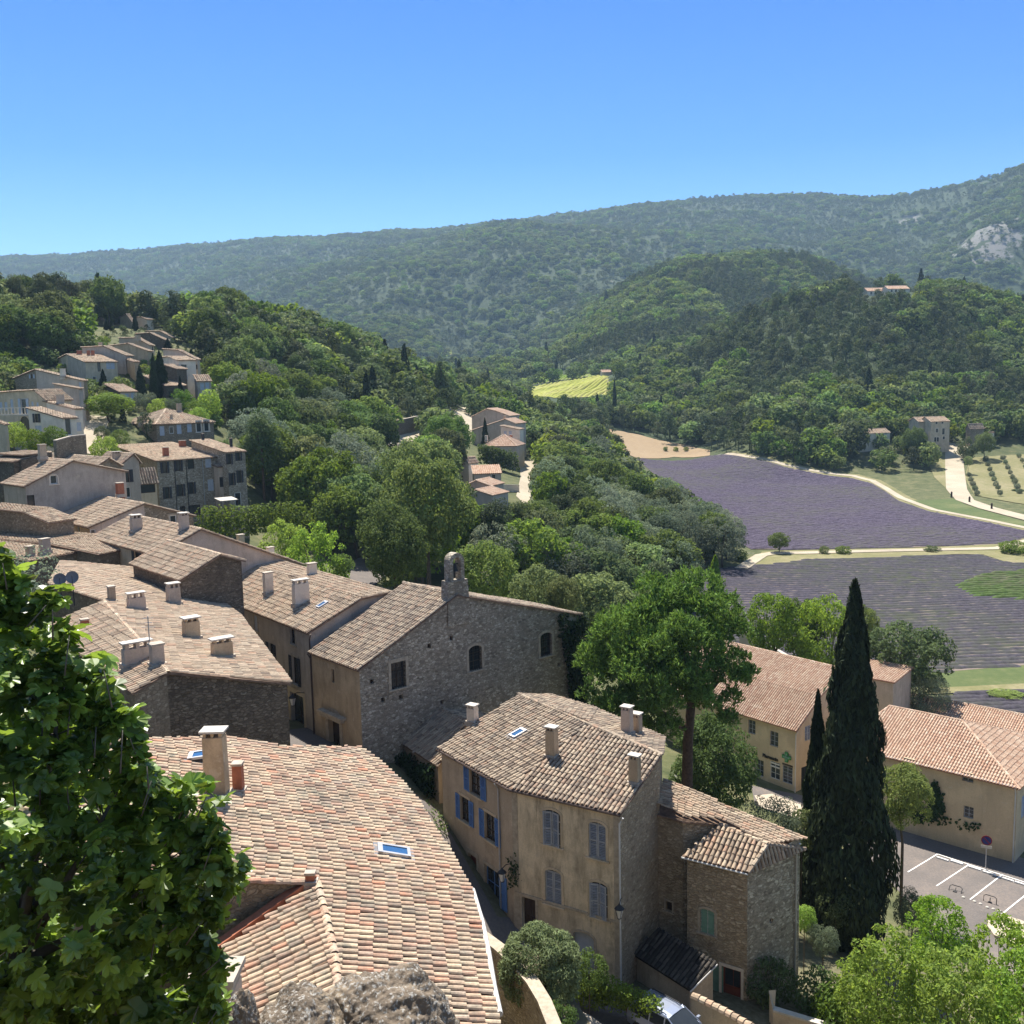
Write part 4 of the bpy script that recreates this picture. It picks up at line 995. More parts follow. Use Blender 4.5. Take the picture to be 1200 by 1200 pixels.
for w_ in ((190, 505, .8, 1.6, SL), (201, 504, .8, 1.2, SG), (210, 503, .8, 1.6, SL), (222, 501, .8, 1.6, SL), (233, 500, .9, 1.9, dict(SG, sur='white')), (242, 499, .9, 1.9, dict(SG, sur='white'))): H.win(*w_[:4], dict(FW, **w_[4]))
H.finish('stone', 'tile', 'deck', FART)
for c in ((166, 497, 1.2, .8, 1.2, 'brown', 'flat'), (210, 482, .8, .6, 1.3, 'brown', 'flat'), (201, 491, .4, .4, .7, 'brown', 'flat')): H.chim(*c)
vil('pink_cottage', 'small pink cottage above the round tree on the left slope', (141, 459, 186), 42, 160, [(124, 450)], 'l', wall='pink', zb=32, wins=((149, 466, .7, 1.5, SL), (156, 464, .7, 1.5, SL), (152, 478, .7, 1.2, DK)), ems=((132, 460, 'stone_dark'),))
vil('cream_end_house', 'tall cream fronted house with dark gable and three clay chimney pots', (100, 424, 198), 38, 137, [(80, 415), (62, 424)], 'l', wall='cream', zb=38, ems=((90, 428, 'greyr'),), wins=((116, 430, .6, 1.8, DK), (111, 446, .7, 1.7, SG), (127, 428, .8, 1.5, SL), (132, 428, .8, 1.5, SL), (112, 457, .7, 1.2, SG)), chims=((104, 417, .6, .6, 1.1, 'brick', 'flat'), (109, 417, .6, .6, 1.1, 'brick', 'flat'), (93, 416, .9, .7, .9, 'brick', 'flat')))
vil('grey_flank_house', 'long grey flanked house behind the cream fronted one', (147, 416, 212), 90, 4., [(122, 405.5), (97, 407)], 'l', wall='greyr', zb=42, chims=((118, 407, .8, .7, 1., 'brown', 'flat'),))
vil('brown_flank_house', 'brown house with a bright roof strip higher up the slope', (173, 411, 226), 90, 3., [(150, 402.5), (128, 405)], 'l', wall='ochre', zb=46, wins=((154, 418, .8, 1., DK),))
vil('lilac_house', 'long pale lilac house with a row of small chimneys under the top wood', (175, 404, 238), 90, 3., [(160, 395.5), (140, 396)], 'l', wall='pink', zb=50, wins=((179, 409, .8, 1.2, DK),), chims=((160, 398, .6, .6, 1., 'brown', 'flat'), (163, 398, .6, .6, 1., 'brown', 'flat')))
vil('ivy_house', 'house wrapped in dark ivy under a narrow bright roof', (193, 398, 250), 90, 3., [(176, 390), (160, 391)], 'l', wall='stone_dark', zb=52)
vil('upper_ivy_house', 'narrow pale roofed house just above the ivy clad one', (201, 395, 262), 90, 3., [(188, 388), (172, 388)], 'l', wall='greyr', zb=54)
vil('orange_roof_villa', 'villa with an orange roof among the trees at the top of the hill', (121, 376, 276), 38, 124, [(112, 369.5), (105, 375)], 'l', wall='ochre', zb=56, wins=((116, 385, 1., 2., DK),))
vil('orange_gable_villa', 'villa with orange gable and a white wing beside the hilltop cypress', (155, 377, 280), 50, 158, [(149, 368), (141, 372)], 'l', wall='ochre', zb=57)
vil('white_hill_house', 'flat white house peeping out beside the hilltop cypress', (172, 374, 283), 55, 2., [(166, 371.5), (159, 372)], 'l', wall='white', zb=57)
vil('long_strip_house', 'house with a long descending bright roof edge at the right of the upper village', (231, 421, 212), 58, 234, [(210, 410), (192, 409)], 'l', wall='pink', zb=38, wins=((232, 430, .5, 1., DK),))
vil('white_block_house', 'white two storey house with a blue grey shutter right of the twin cypresses', (209, 422, 203), 36, 229, [(198, 417.5), (187, 419)], 'l', wall='white', zb=35, wins=((215.5, 431, 1.1, 1.3, DK), (217, 443, 1., 1.2, SL)))
vil('small_addition', 'low grey blue addition at the right end of the white two storey house', (231, 446, 200), 36, 247, [(228, 440)], 'l', wall='greyr', zb=34, wins=((237, 453, .8, 1.3, SL), (243, 452, .8, 1.3, SL)))
vil('terrace_house', 'orange roofed terrace house behind the twin cypresses', (195, 452, 193), 36, 218, [(170, 440)], 'l', wall='stone_dark', zb=33, wins=((200, 462, .8, 1.2, DK),))
vil('green_wall_house', 'house with olive green creeper walls under a pale roof edge', (207, 432, 199), 70, 3., [(192, 427)], 'l', wall='stone_dark', zb=34)
vil('mid_brown_house', 'short brown house end beside the grey flanked house', (158, 424, 207), 35, 163, [(146, 420)], 'l', wall='ochre', zb=38)
vil('stone_gable_house', 'broad rubble gable with three tiny attic openings', (98, 446, 170), 58, 102, [(43, 433), (18, 443)], 'l', wall='stone', zb=33, wins=((34.5, 441, .5, .7, SL), (37, 441, .5, .7, DK), (39.5, 441, .5, .7, SL), (94, 452, .6, 1.2, SL), (95, 466, .6, 1.2, SL)), ems=((96, 460, 'pink'),), chims=((74, 441, .8, .6, 1.3, 'white', 'flat'),))
vil('grey_side_house', 'small house of grey wall and pale roof lip below the rubble gable', (92, 455, 162), 104, 3.5, [(64, 450)], 'l', wall='greyr', zb=33)
vil('tile_patch_house', 'reddish roof patch wedged behind the white house', (72, 466, 150), 55, 78, [(46, 458)], 'l', wall='pink', zb=33)
vil('arcade_house', 'large cream house with terrace balustrade and a dark archway below', (54, 468, 140), 60, 4., [(42, 457), (21, 458), (-30, 462)], 'l', wall='cream', zb=29, wins=((28, 477, 1.2, 2.4, {'frame': 'sh_light', 'sh': ('open', 'sh_light')}), (7, 476, .7, 1.2, SL), (1, 476, .7, 1.2, SL), (38, 473, .5, .6, SL), (43, 474, .5, .6, SL), (27, 500, 2.2, 3.0, dict(DK, arch=1.0)), (14, 476, .7, 2., SL)))
vil('white_gabled_house', 'bright white house with two stepped shed roofs near the pale lane', (74, 490, 131), 55, 89, [(34, 478)], 'l', wall='white', zb=29, wins=((43, 490, .9, 1.2, SD), (45, 503, 1.6, 1., SL), (80, 500, .9, 2.2, SG)))
vil('white_upper_house', 'upper shed roofed part of the white house with a squat chimney', (88, 479, 136), 55, 96, [(53, 470)], 'l', wall='white', zb=29, wins=((91, 500, .7, 1.2, SL),), chims=((71, 473, .9, .7, 1.2, 'pink', 'flat'),))
vil('left_edge_house', 'house with a dark side wall cut by the left edge of the view', (19, 532, 100), 58, 3.5, [(0, 543), (-25, 552)], 'r', wall='stone_dark', zb=22) if False else None
vil('left_edge_house', 'low roofed pale house cut by the left edge of the view', (6, 497, 126), 58, 9, [(-25, 486)], 'l', wall='cream', zb=28)
vil('dark_gable_house', 'dark stone house with a low roof at the left edge above the plaster house', (16, 541, 104), 50, 6., [(19, 531), (22, 534)], 'r', wall='stone_dark', zb=24)
vil('rubble_wall_house', 'roof above a long rubble wall at the left edge', (57, 612, 86), 62, 2.5, [(30, 600), (-25, 594)], 'l', wall='stone', zb=21)
vil('stone_parapet_house', 'low stone house seen as a long bright parapet at the left edge', (116, 649, 80), 62, 5., [(60, 637), (-40, 628)], 'l', wall='stone', zb=20, chims=((53, 646, .8, .5, 1.0, 'pink', 'flat'),))
vil('lower_parapet_house', 'lower stone strip house partly behind the fig tree at the left edge', (34, 657, 77.5), 62, 5., [(-10, 648), (-60, 642)], 'l', wall='stone', zb=20, chims=((36, 652, .6, .5, .8, 'brown', 'flat'),))

# --- houses in the middle of the valley
GM = 'houses along the gravel drive in the valley'
def mid_(name, label, *a, wall='pink', roof='tile_new', wins=(), chims=(), zb=None, **kw):
    H = pxhouse(name, label, *a, group=GM, zb=zb, **kw)
    for w_ in wins: H.win(*w_[:4], dict(FW, **(w_[4] if len(w_) > 4 else {})))
    H.finish(wall, roof, 'deck', FART)
    for c in chims: H.chim(*c)
    return H
mid_('pink_gable_house', 'farthest pink valley house with a double stepped gable', (597, 487, 295), 68, 8., [(580, 481), (571, 479), (553, 488)], 'l', wall='pink')
mid_('grey_gable_house', 'grey valley house with wide gable behind the small dark cypress', (604, 496, 278), 68, 8., [(592, 491), (553, 504)], 'l', wall='greyr', chims=((592, 494, .8, .7, 1.6, 'brown', 'flat'),))
mid_('flat_annex', 'flat pale roofed annex in front of the grey gabled valley house', (609, 503, 268), 75, 4., [(587, 499)], 'l', wall='white', roof='tile', wins=((592, 508, .8, 1.4, SL), (598, 508, .8, 1.4, SL)))
H = boxhouse('hipped_villa', 'valley villa with a reddish hipped roof above a dark hedge', (605, 522, 255), 76, xl=567, Lb=9., hip=(2.6, 4.2, 4.2), axis='r', group=GM)
for w_ in ((583, 527, 1., 1.2), (569, 529, 1.2, 1.8)): H.win(*w_, dict(FW, **DK))
H.finish('pink', 'tile_new', 'deck_new', FART); H.chim(570, 516, .9, .7, 1.2, 'white', 'flat'); H.chim(599, 516, .9, .7, 1.4, 'brick', 'flat')
mid_('tall_valley_house', 'tall pale house with a small hooded gable left of the gravel drive', (549, 542, 216), 48, 560, [(545, 536.5), (530, 543)], 'l', wall='white', wins=((541, 549, .8, 1.3, DK), (541, 560, .8, 1., DK)))
mid_('pink_front_house', 'pink house with one tall window in the middle of the valley', (587, 554, 206), 8, 5., [(556, 554.5)], 'l', wall='pink', wins=((578.5, 559, .9, 1.6, SG),)) if False else None
H = boxhouse('pink_front_house', 'pink low house with one tall window beside the gravel drive', (587, 554, 206), 100, La=6.0, Lb=6., prof=((0, 0), (1, 1.2)), axis='r', group=GM) if False else boxhouse('pink_front_house', 'pink low house with one tall window beside the gravel drive', (555.5, 555, 206), 6, La=5., xr=587, prof=((0, 0), (1, 1.3)), axis='l', group=GM)
H.win(578.5, 560, .9, 1.6, dict(FW, **SG)); H.finish('pink', 'tile_new', 'deck_new', FART)
mid_('low_gable_house', 'low valley house with a shallow pink gable in front of the tall pale one', (575, 569, 190), 66, 6., [(558, 563), (544, 569)], 'l', wall='pink')
mid_('front_gable_house', 'nearest valley house with twin roof planes half sunk in the trees', (577, 580, 178), 62, 6., [(558, 574), (539, 584)], 'l', wall='pink')
# farm across the fields
GF = 'farm buildings beyond the lavender'
H = boxhouse('farmhouse', 'three storey stone farmhouse beyond the lavender field', (1091, 494, 362), 8, La=8., xr=1113, prof=((0, 0), (.5, 1.6), (1, 0)), axis='l', zb=12, group=GF, cat='farmhouse')
for w_ in ((1097.5, 495.5, .8, .9), (1104.5, 495, .8, .9), (1098, 504.5, .9, 1.4), (1105.5, 505.5, 1., 2.2), (1096, 515, .8, 1.6), (1099, 515, .8, 1.6), (1106, 513, .8, 1.)): H.win(*w_, dict(FW, **DK, sur='white'))
H.finish('cream', 'tile', 'deck', FART)
H = boxhouse('farmhouse_wing', 'lower wing at the left of the stone farmhouse', (1077, 494, 366), 8, La=7., xr=1091, prof=((0, 0), (.5, 1.5), (1, 0)), axis='l', zb=12, group=GF, cat='farmhouse')
H.win(1084, 506, .9, 1.8, dict(FW, **DK)); H.finish('cream', 'tile', 'deck', FART)
H = boxhouse('barn', 'small stone barn right of the farmhouse', (1137, 502, 368), 10, xl=1132, xr=1153, prof=((0, 0), (.5, 1.6), (1, 0)), axis='l', zb=12, group=GF, cat='barn'); H.finish('stone', 'tile_grey', 'deck', FART)
H = boxhouse('white_shed', 'white roofed shed beside the stone barn', (1155, 507, 370), 10, La=4., xr=1165, prof=((0, 0), (1, 1.6)), axis='l', zb=12, group=GF, cat='shed'); H.finish('white', 'tile', 'deck', FART)
H = boxhouse('hidden_farm', 'pale building half hidden by trees left of the farmhouse', (1008, 508, 365), 14, La=6., xr=1043, prof=((0, 0), (.5, 1.4), (1, 0)), axis='l', zb=12, group=GF, cat='farmhouse'); H.finish('white', 'tile', 'deck', FART)
for nm, lb, A_, xr in (('hilltop_villa', 'left half of the pale villa on top of the wooded hill', (1017, 341, 612), 1041), ('hilltop_villa', 'right, slightly higher half of the villa on the wooded hill', (1041, 338.5, 606), 1066)):
    H = boxhouse(nm, lb, A_, 6, La=9., xr=xr, prof=((0, 0), (.5, 2.2), (1, 0)), axis='l', zb=PY(*A_)[2]-7, group='hilltop villa', cat='villa')
    for k in range(4): H.win(A_[0]+4+k*5, A_[1]+2.5, 1.2, 1.6, dict(FW, **DK))
    H.finish('white', 'tile_new', 'deck_new', (.7, 1.2, 2))
H = boxhouse('vineyard_shed', 'small pinkish shed at the edge of the far vineyard', (706, 436, 640), 8, La=6., xr=717, prof=((0, 0), (.5, 1.5), (1, 0)), axis='l', cat='shed'); H.finish('pink', 'tile_new', 'deck_new', (.7, 1.2, 2))
H = boxhouse('tucked_house', 'roof corner showing through the trees left of the umbrella pine', (719, 691, 150), 35, La=6., xr=734, prof=((0, 0), (.5, 1.4), (1, 0)), axis='l', zb=2); H.finish('cream', 'tile_new', 'deck_new', FART)
H = boxhouse('wooded_house', 'low pinkish roof tucked in the wood above the bend of the road', (462, 459, 330), 10, La=5., xr=476, prof=((0, 0), (.5, 1.4), (1, 0)), axis='l'); H.finish('pink', 'tile_new', 'deck_new', (.7, 1.2, 2))
H = boxhouse('cedar_house', 'low orange roof under the dark cedar', (494, 457, 335), 10, La=5., xr=515, prof=((0, 0), (.5, 1.4), (1, 0)), axis='l'); H.finish('pink', 'tile_new', 'deck_new', (.7, 1.2, 2))
# ------------------------------------------------------------------ fields, roads, paving
def ground_mat(name, stops, s1=.12, s2=2.5, bumps=.3):
    m, nt, b, o = newmat(name); g = nd(nt, 'ShaderNodeNewGeometry'); p = g.outputs['Position']
    a = noise(nt, p, s1, 5, .6); f = noise(nt, p, s2, 5, .7)
    v = mth(nt, 'ADD', mth(nt, 'MULTIPLY', a, .55), mth(nt, 'MULTIPLY', f, .45))
    c = ramp(nt, v, stops); nt.links.new(c, b.inputs['Base Color']); b.inputs['Roughness'].default_value = 1
    bump(nt, b, f, bumps, .08); return m
M['asphalt'] = ground_mat('worn_asphalt', [(.3, (.105, .095, .088)), (.5, (.155, .135, .122)), (.68, (.25, .20, .165))], .25, 6)
M['gravel'] = ground_mat('pale_gravel', [(.3, (.30, .25, .18)), (.55, (.42, .36, .265)), (.7, (.50, .44, .335))])
M['wheat'] = ground_mat('stubble', [(.3, (.23, .165, .10)), (.5, (.29, .21, .125)), (.7, (.33, .25, .155))], .05, .6)
M['verge'] = ground_mat('dry_verge', [(.3, (.12, .125, .045)), (.5, (.19, .175, .08)), (.7, (.29, .245, .145))], .08, .8)
M['green'] = ground_mat('meadow', [(.3, (.055, .085, .028)), (.5, (.09, .115, .04)), (.7, (.16, .16, .07))], .08, .8)
M['paving'] = ground_mat('pale_paving', [(.3, (.40, .33, .25)), (.6, (.50, .42, .32))], .3, 5)
M['paint'] = flat('road_paint', (.72, .70, .66), .8, .2, 6)
M['soil_l'] = ground_mat('lavender_soil', [(.3, (.15, .12, .105)), (.6, (.22, .175, .14))], .05, 1)
def rowmat(name, ca, cb, cc):
    m, nt, b, o = newmat(name); g = nd(nt, 'ShaderNodeNewGeometry'); p = g.outputs['Position']
    a = noise(nt, p, .035, 5, .6); f = noise(nt, p, 1.7, 4, .75); f2 = noise(nt, p, .6, 3, .6)
    c = mixc(nt, mapr(nt, f, .35, .65), ca, cb); c = mixc(nt, mth(nt, 'MULTIPLY', mapr(nt, a, .42, .64), mapr(nt, f2, .35, .6)), c, cc)
    nt.links.new(c, b.inputs['Base Color']); b.inputs['Roughness'].default_value = 1; b.inputs['Specular IOR Level'].default_value = .05; return m
M['lav'] = rowmat('lavender_bloom', (.056, .046, .064), (.124, .104, .138), (.098, .092, .082))
M['lav2'] = rowmat('lavender_bloom_grey', (.044, .040, .049), (.088, .079, .094), (.070, .076, .050))
M['herb'] = rowmat('green_rows', (.045, .075, .022), (.09, .13, .04), (.10, .10, .06))
M['vine'] = rowmat('vine_rows', (.10, .16, .02), (.17, .24, .03), (.20, .24, .05))
M['vine_y'] = rowmat('yellow_vine_rows', (.24, .27, .05), (.36, .36, .09), (.40, .36, .15))
def rows(name, P2, mat, ang, sp, w, h, seg, kind='stuff', jit=.16, label=None, cat='lavender', dz=.0):
    """planted rows: a rounded, ragged mound of plants along each row of a plan polygon, following the ground"""
    P = np.array(P2, float); c, s = math.cos(ang), math.sin(ang)
    A = P[:, 0]*c+P[:, 1]*s; B = -P[:, 0]*s+P[:, 1]*c; mb = MB()
    for k in np.arange(B.min()+sp/2, B.max(), sp):
        xs = []
        for i in range(len(P)):
            b0, b1 = B[i], B[(i+1) % len(P)]
            if (b0 > k) != (b1 > k): xs.append(A[i]+(A[(i+1) % len(P)]-A[i])*(k-b0)/(b1-b0))
        xs.sort()
        for j in range(0, len(xs)-1, 2):
            n = max(2, int((xs[j+1]-xs[j])/seg)); a = np.linspace(xs[j], xs[j+1], n)
            hh = h*(1+NR.normal(0, jit, n)).clip(.25, 1.8); hh[0] = hh[-1] = .06; ww = w*(1+NR.normal(0, jit*.5, n)).clip(.5, 1.5); off = NR.normal(0, w*.03, n)
            cr = np.array([(-.5, 0), (-.34, .75), (0, 1.), (.34, .75), (.5, 0)])
            bb = k+off[:, None]+cr[None, :, 0]*ww[:, None]; aa = a[:, None]+0*bb
            X = aa*c-bb*s; Y = aa*s+bb*c; Z = T(X, Y)+dz+cr[None, :, 1]*hh[:, None]*(1+NR.normal(0, jit*.4, bb.shape))-.05
            idx = np.arange(n*5).reshape(n, 5)
            mb.add(np.stack([X, Y, Z], -1).reshape(-1, 3), np.stack([idx[:-1, :-1], idx[1:, :-1], idx[1:, 1:], idx[:-1, 1:]], -1).reshape(-1, 4))
    o = mb.build(name, mat, None, True)
    if label: tag(o, label, cat)
    o['kind'] = kind; return o
lav1 = gp((746, 537), (832, 535), (851, 533), (875, 537), (920, 548), (950, 554), (1000, 561), (1022, 567), (1037, 576), (1053, 587), (1092, 601), (1157, 613), (1193, 621), (1235, 629), (1200, 632), (1178, 638), (1070, 642), (940, 645), (880, 644), (845, 625), (790, 575))
lav2 = gp((775, 672), (850, 666), (920, 660), (940, 657), (1048, 653.5), (1126, 650.5), (1152, 651.5), (1178, 659), (1200, 661), (1265, 664), (1270, 776), (1200, 781), (1112, 788), (900, 800), (800, 750))
struct(drape('lavender_field', lav1, M['soil_l'], .12, 4)); struct(drape('lavender_field', lav2, M['soil_l'], .12, 4))
ang1 = math.atan2(lav1[17][1]-lav1[16][1], lav1[17][0]-lav1[16][0]); ang1 = ang1 if abs(ang1) < 1.6 else ang1-math.pi
rows('lavender', lav1, M['lav'], ang1-.03, 1.5, 1.45, .36, .9, label='far field of purple lavender in bloom, below the wooded hill', dz=.12)
herb = gp((1118, 688), (1150, 674), (1200, 669), (1266, 667), (1266, 702), (1200, 705), (1140, 700))
EXH = herb
rows('lavender', lav2, M['lav2'], ang1-.03, 1.5, 1.45, .20, .8, label='nearer field of greyish purple lavender, below the track', dz=.12)
rows('herb_rows', herb, M['herb'], ang1-.03, 1.5, 1.3, .40, .8, label='young green rows at the right edge of the nearer lavender', cat='crop', dz=.15)
struct(drape('meadow', gp((1085, 789), (1112, 788), (1200, 781), (1270, 777), (1270, 800), (1200, 805), (1118, 810), (1085, 806)), M['green'], .10, 4))
struct(drape('track', strip_xy([onT(*p) for p in ((1085, 812), (1125, 810), (1200, 806.5), (1270, 802))], 2.2), M['verge'], .16, 4))
f3 = gp((1090, 822), (1120, 813), (1200, 810), (1270, 806), (1270, 850), (1200, 845), (1150, 835))
rows('herb_rows', f3, M['lav2'], ang1-.03, 1.4, 1.35, .25, .8, label='strip of greyish lavender just behind the salmon roofs', cat='lavender', dz=.1); EXCL.append(f3)
struct(drape('verge', gp((880, 668), (893, 647), (935, 645.5), (1070, 643), (1180, 638), (1200, 632), (1235, 629), (1260, 650), (1265, 664), (1200, 661), (1178, 659), (1152, 651), (1126, 650), (1048, 653), (940, 657)), M['verge'], .14, 3))
struct(drape('track', strip_xy([onT(*p) for p in ((868, 668), (892, 652), (905, 649.5), (940, 649), (1061, 646.3), (1170, 643.5), (1188, 639), (1215, 633))], 2.6), M['gravel'], .24, 3))
hd = [onT(*p) for p in ((851, 532), (875, 535.5), (920, 546), (950, 552), (1000, 558.5), (1022, 564), (1038, 573), (1056, 584), (1094, 598), (1157, 610), (1195, 618), (1235, 626))]
struct(drape('verge', strip_xy(hd, 6), M['verge'], .10, 3)); struct(drape('track', strip_xy(hd, 2.2), M['gravel'], .18, 3))
struct(drape('stubble_field', gp((713, 503), (730, 506), (750, 510), (805, 522), (832, 528), (832, 534), (790, 536), (746, 537), (728, 530)), M['wheat'], .15, 5))
struct(drape('track', strip_xy([onT(*p) for p in ((1124, 521), (1118, 533), (1119, 553), (1121, 574), (1131, 587), (1157, 596), (1200, 607), (1260, 622))], [7, 6, 6, 6, 5, 5, 5, 5]), M['gravel'], .2, 3))
plot = gp((1135, 537.5), (1200, 533), (1262, 529), (1262, 600), (1189, 590), (1142, 581), (1131, 561))
struct(drape('dry_plot', plot, M['verge'], .18, 4))
struct(drape('meadow', gp((1085, 526), (1112, 524), (1115, 560), (1118, 580), (1095, 560)), M['verge'], .15, 3, excl=False))
struct(drape('meadow', gp((1060, 588), (1120, 585), (1131, 592), (1200, 612), (1235, 622), (1193, 617), (1157, 609), (1094, 597)), M['green'], .15, 3))
struct(drape('gravel_drive', gp((609, 540), (629, 541), (627, 560), (625, 580), (616, 594), (605, 582), (610, 560)), M['gravel'], .15, 3))
struct(drape('yard', gp((528, 478), (546, 477), (553, 490), (553, 505), (549, 517), (544, 505), (528, 492)), M['gravel'], .15, 3))
struct(drape('road', strip_xy([onT(*p) for p in ((440, 523), (461, 517), (480, 511.5), (500, 507), (525, 492))], 5), M['gravel'], .15, 3))
struct(drape('road', gp((402, 664), (420, 655), (442, 652), (452, 676), (432, 692), (408, 684)), M['asphalt'], .12, 3))
struct(drape('lane', strip_xy([onT(*p) for p in ((114, 488), (110, 496), (106, 508), (101, 522), (99, 532))], 4.5), M['gravel'], .12, 2))
vy = gp((612, 455), (655, 447), (706, 440), (714, 452), (718, 464), (690, 466), (650, 467), (616, 467))
vg = gp((579, 444), (640, 441), (690, 437), (703, 439.5), (655, 446), (612, 453), (590, 455), (579, 450))
vs = gp((506, 412), (529, 411), (530, 415.5), (508, 417))
for P_, mt_, lb in ((vy, 'vine_y', 'yellow green vineyard plot far up the valley'), (vg, 'vine', 'bright green vineyard plot behind the yellow one'), (vs, 'vine', 'small green plot at the head of the valley')):
    struct(drape('vineyard_ground', P_, M['verge'], .3, 8)); rows('vineyard', P_, M[mt_], 1.15, 3.4, 2.3, 1.3, 5, label=lb, cat='vineyard', dz=.3)
# car park
lotz = 1.0
lot = [tuple(PZ(x, y, lotz)[:2]) for x, y in ((880, 922), (935, 931), (1062, 975), (1196, 1005), (1290, 1032), (1300, 1230), (1190, 1180), (1120, 1110), (1068, 1060), (1045, 1035), (950, 958), (885, 946))]
struct(drape('car_park', lot, M['asphalt'], .03, 1.5))
struct(drape('pavement', [tuple(PZ(x, y, lotz)[:2]) for x, y in ((884, 935), (905, 932), (945, 947), (975, 962), (940, 962), (890, 948))], M['paving'], .12, 1.5, excl=False))
def line(a, b, w=.11):
    a = PZ(*a, lotz)[:2]; b = PZ(*b, lotz)[:2]; return drape('bay_line', strip_xy([a, b], w), M['paint'], .05, 2., excl=False)
for a, b in (((1098.7, 1000.7), (1210, 1037.5)), ((1098.7, 1000.7), (1064, 1022)), ((1136, 1012.7), (1097.3, 1038.7)), ((1174.7, 1025), (1136.7, 1055.3)), ((1213, 1041), (1172, 1074))): struct(line(a, b))
for k, (px, py) in enumerate(((1104.5, 1007), (1121, 1011), (1142, 1018), (1159, 1024), (1180, 1031.5), (1197, 1037))):
    c = PZ(px, py, lotz); d = norm(PZ(1174.7, 1025, lotz)-PZ(1098.7, 1000.7, lotz)); mb = MB()
    ay = np.cross([0, 0, 1], d); z0 = float(T(c[0], c[1]))+.03
    mb.box([c[0], c[1], z0], 1.05, .2, .11, d, ay, 0, .9); mb.box([c[0], c[1], z0+.11], .7, .1, .012, d, ay)
    tag(mb.build('wheel_stop', M['paint']), ['white wheel stop at the left of the first bay', 'white wheel stop at the right of the first bay', 'white wheel stop left of the no parking sign', 'white wheel stop under the no parking sign', 'white wheel stop in the third bay', 'white wheel stop nearest the right edge'][k], 'wheel stop', 'white wheel stops in the car park')
isl = [tuple(PZ(x, y, lotz)[:2]) for x, y in ((1157, 1087), (1158, 1080), (1165, 1076), (1174, 1074), (1195, 1080), (1225, 1092), (1225, 1125), (1190, 1108), (1165, 1098))]
mb = MB(); zi = float(T(*isl[3])); n = len(isl); A_ = [np.array([x, y, zi+.14]) for x, y in isl]; B_ = [np.array([x, y, zi-.3]) for x, y in isl]
mb.add(A_+B_, [list(range(n))[::-1]]+[[i, (i+1) % n, n+(i+1) % n, n+i] for i in range(n)]); struct(mb.build('kerb_island', M['paving']))

# ------------------------------------------------------------------ trees
def leaf_arrays(c, n, s, asp=.55, tang=None):
    """rhombic leaf clumps: centre c, facing n, length s"""
    N = len(c); n = n/(np.linalg.norm(n, axis=1, keepdims=True)+1e-9)
    r_ = NR.normal(0, 1, (N, 3)) if tang is None else tang
    t = r_-n*(r_*n).sum(1, keepdims=True); t /= np.linalg.norm(t, axis=1, keepdims=True)+1e-9; b = np.cross(n, t)
    s = np.asarray(s).reshape(-1, 1)*np.ones((N, 1)); f = n*s*.10
    return np.stack([c-t*s*.5, c-b*s*asp*.5+f, c+t*s*.5, c+b*s*asp*.5+f], 1).reshape(-1, 3), np.arange(N*4).reshape(N, 4)
def fib(n, jit=.25):
    i = np.arange(n)+.5; ph = np.arccos(1-2*i/n); th = math.pi*(1+5**.5)*i
    v = np.stack([np.cos(th)*np.sin(ph), np.sin(th)*np.sin(ph), np.cos(ph)], 1)+NR.normal(0, jit, (n, 3)); return v/np.linalg.norm(v, axis=1, keepdims=True)
def blob_crown(mb, C, rad_, per, size, asp=.55, up=.35, rnd=.55, shell=.55, mat=0, cc=None, floor=None):
    for c, r_ in zip(C, rad_):
        k = max(4, int(per*(r_**2))); d = fib(k, .3); keep = d[:, 2] > -.55-NR.random(k)*.3; d = d[keep]
        if cc is not None:     # leave out leaves buried inside the crown
            o = norm(c-cc); d = d[(d@o) > -.45-NR.random(len(d))*.4]
        k = len(d); rr = r_*(shell+(1.05-shell)*NR.random((k, 1))**.5); p = c+d*rr*np.array([1, 1, .85])
        if floor is not None: p[:, 2] = np.maximum(p[:, 2], floor+NR.random(k)*.1)
        n = d+np.array([0, 0, up])+NR.normal(0, rnd, (k, 3)); v, f = leaf_arrays(p, n, size*(.7+.6*NR.random(k)), asp); mb.add(v, f, mat)
def trunk_mesh(H, r0, fork, spread, limbs=5, bend=.06):
    mb = MB(); b = [R.uniform(-bend, bend)*H, R.uniform(-bend, bend)*H]
    base = np.array([0, 0, -9.]); top = np.array([b[0], b[1], fork])
    mb.tube([base, [0, 0, 0], top*.55+[0, 0, 0], top], [r0*1.35, r0, r0*.8, r0*.65], 8)
    for k in range(limbs):
        a = 2*math.pi*(k+R.random()*.5)/limbs; q = top+np.array([math.cos(a)*spread, math.sin(a)*spread, (H-fork)*R.uniform(.45, .8)])
        m_ = (top+q)/2+np.array([0, 0, R.uniform(.1, .5)]); mb.tube([top-[0, 0, .15], m_, q], [r0*.5, r0*.33, r0*.12], 6)
    return mb
def round_crown(H, Rr, nb, per, size, base=.28, br=.36, asp=.55, **kw):
    mb = MB(); cz = H*(base+(1-base)*.52); rz = H*(1-base)*.5
    d = fib(nb, .22); rr = .50+.42*NR.random((nb, 1))**.8; low = np.where(d[:, 2:] < -.2, .8, 1.)
    C = d*np.array([Rr, Rr, rz])*rr*low+np.array([0, 0, cz]); cc = np.array([0, 0, cz])
    rad_ = Rr*br*(.5+.75*NR.random(nb))
    blob_crown(mb, C, rad_, per, size, asp, cc=cc, **kw)
    k = int(nb*2.2); d = fib(k, .3); C2 = d*np.array([Rr, Rr, rz])*(.9+.12*NR.random((k, 1)))+cc; blob_crown(mb, C2, np.full(k, Rr*.13), per*1.2, size*.9, asp, cc=cc, **{k_: v_ for k_, v_ in kw.items()})
    return mb
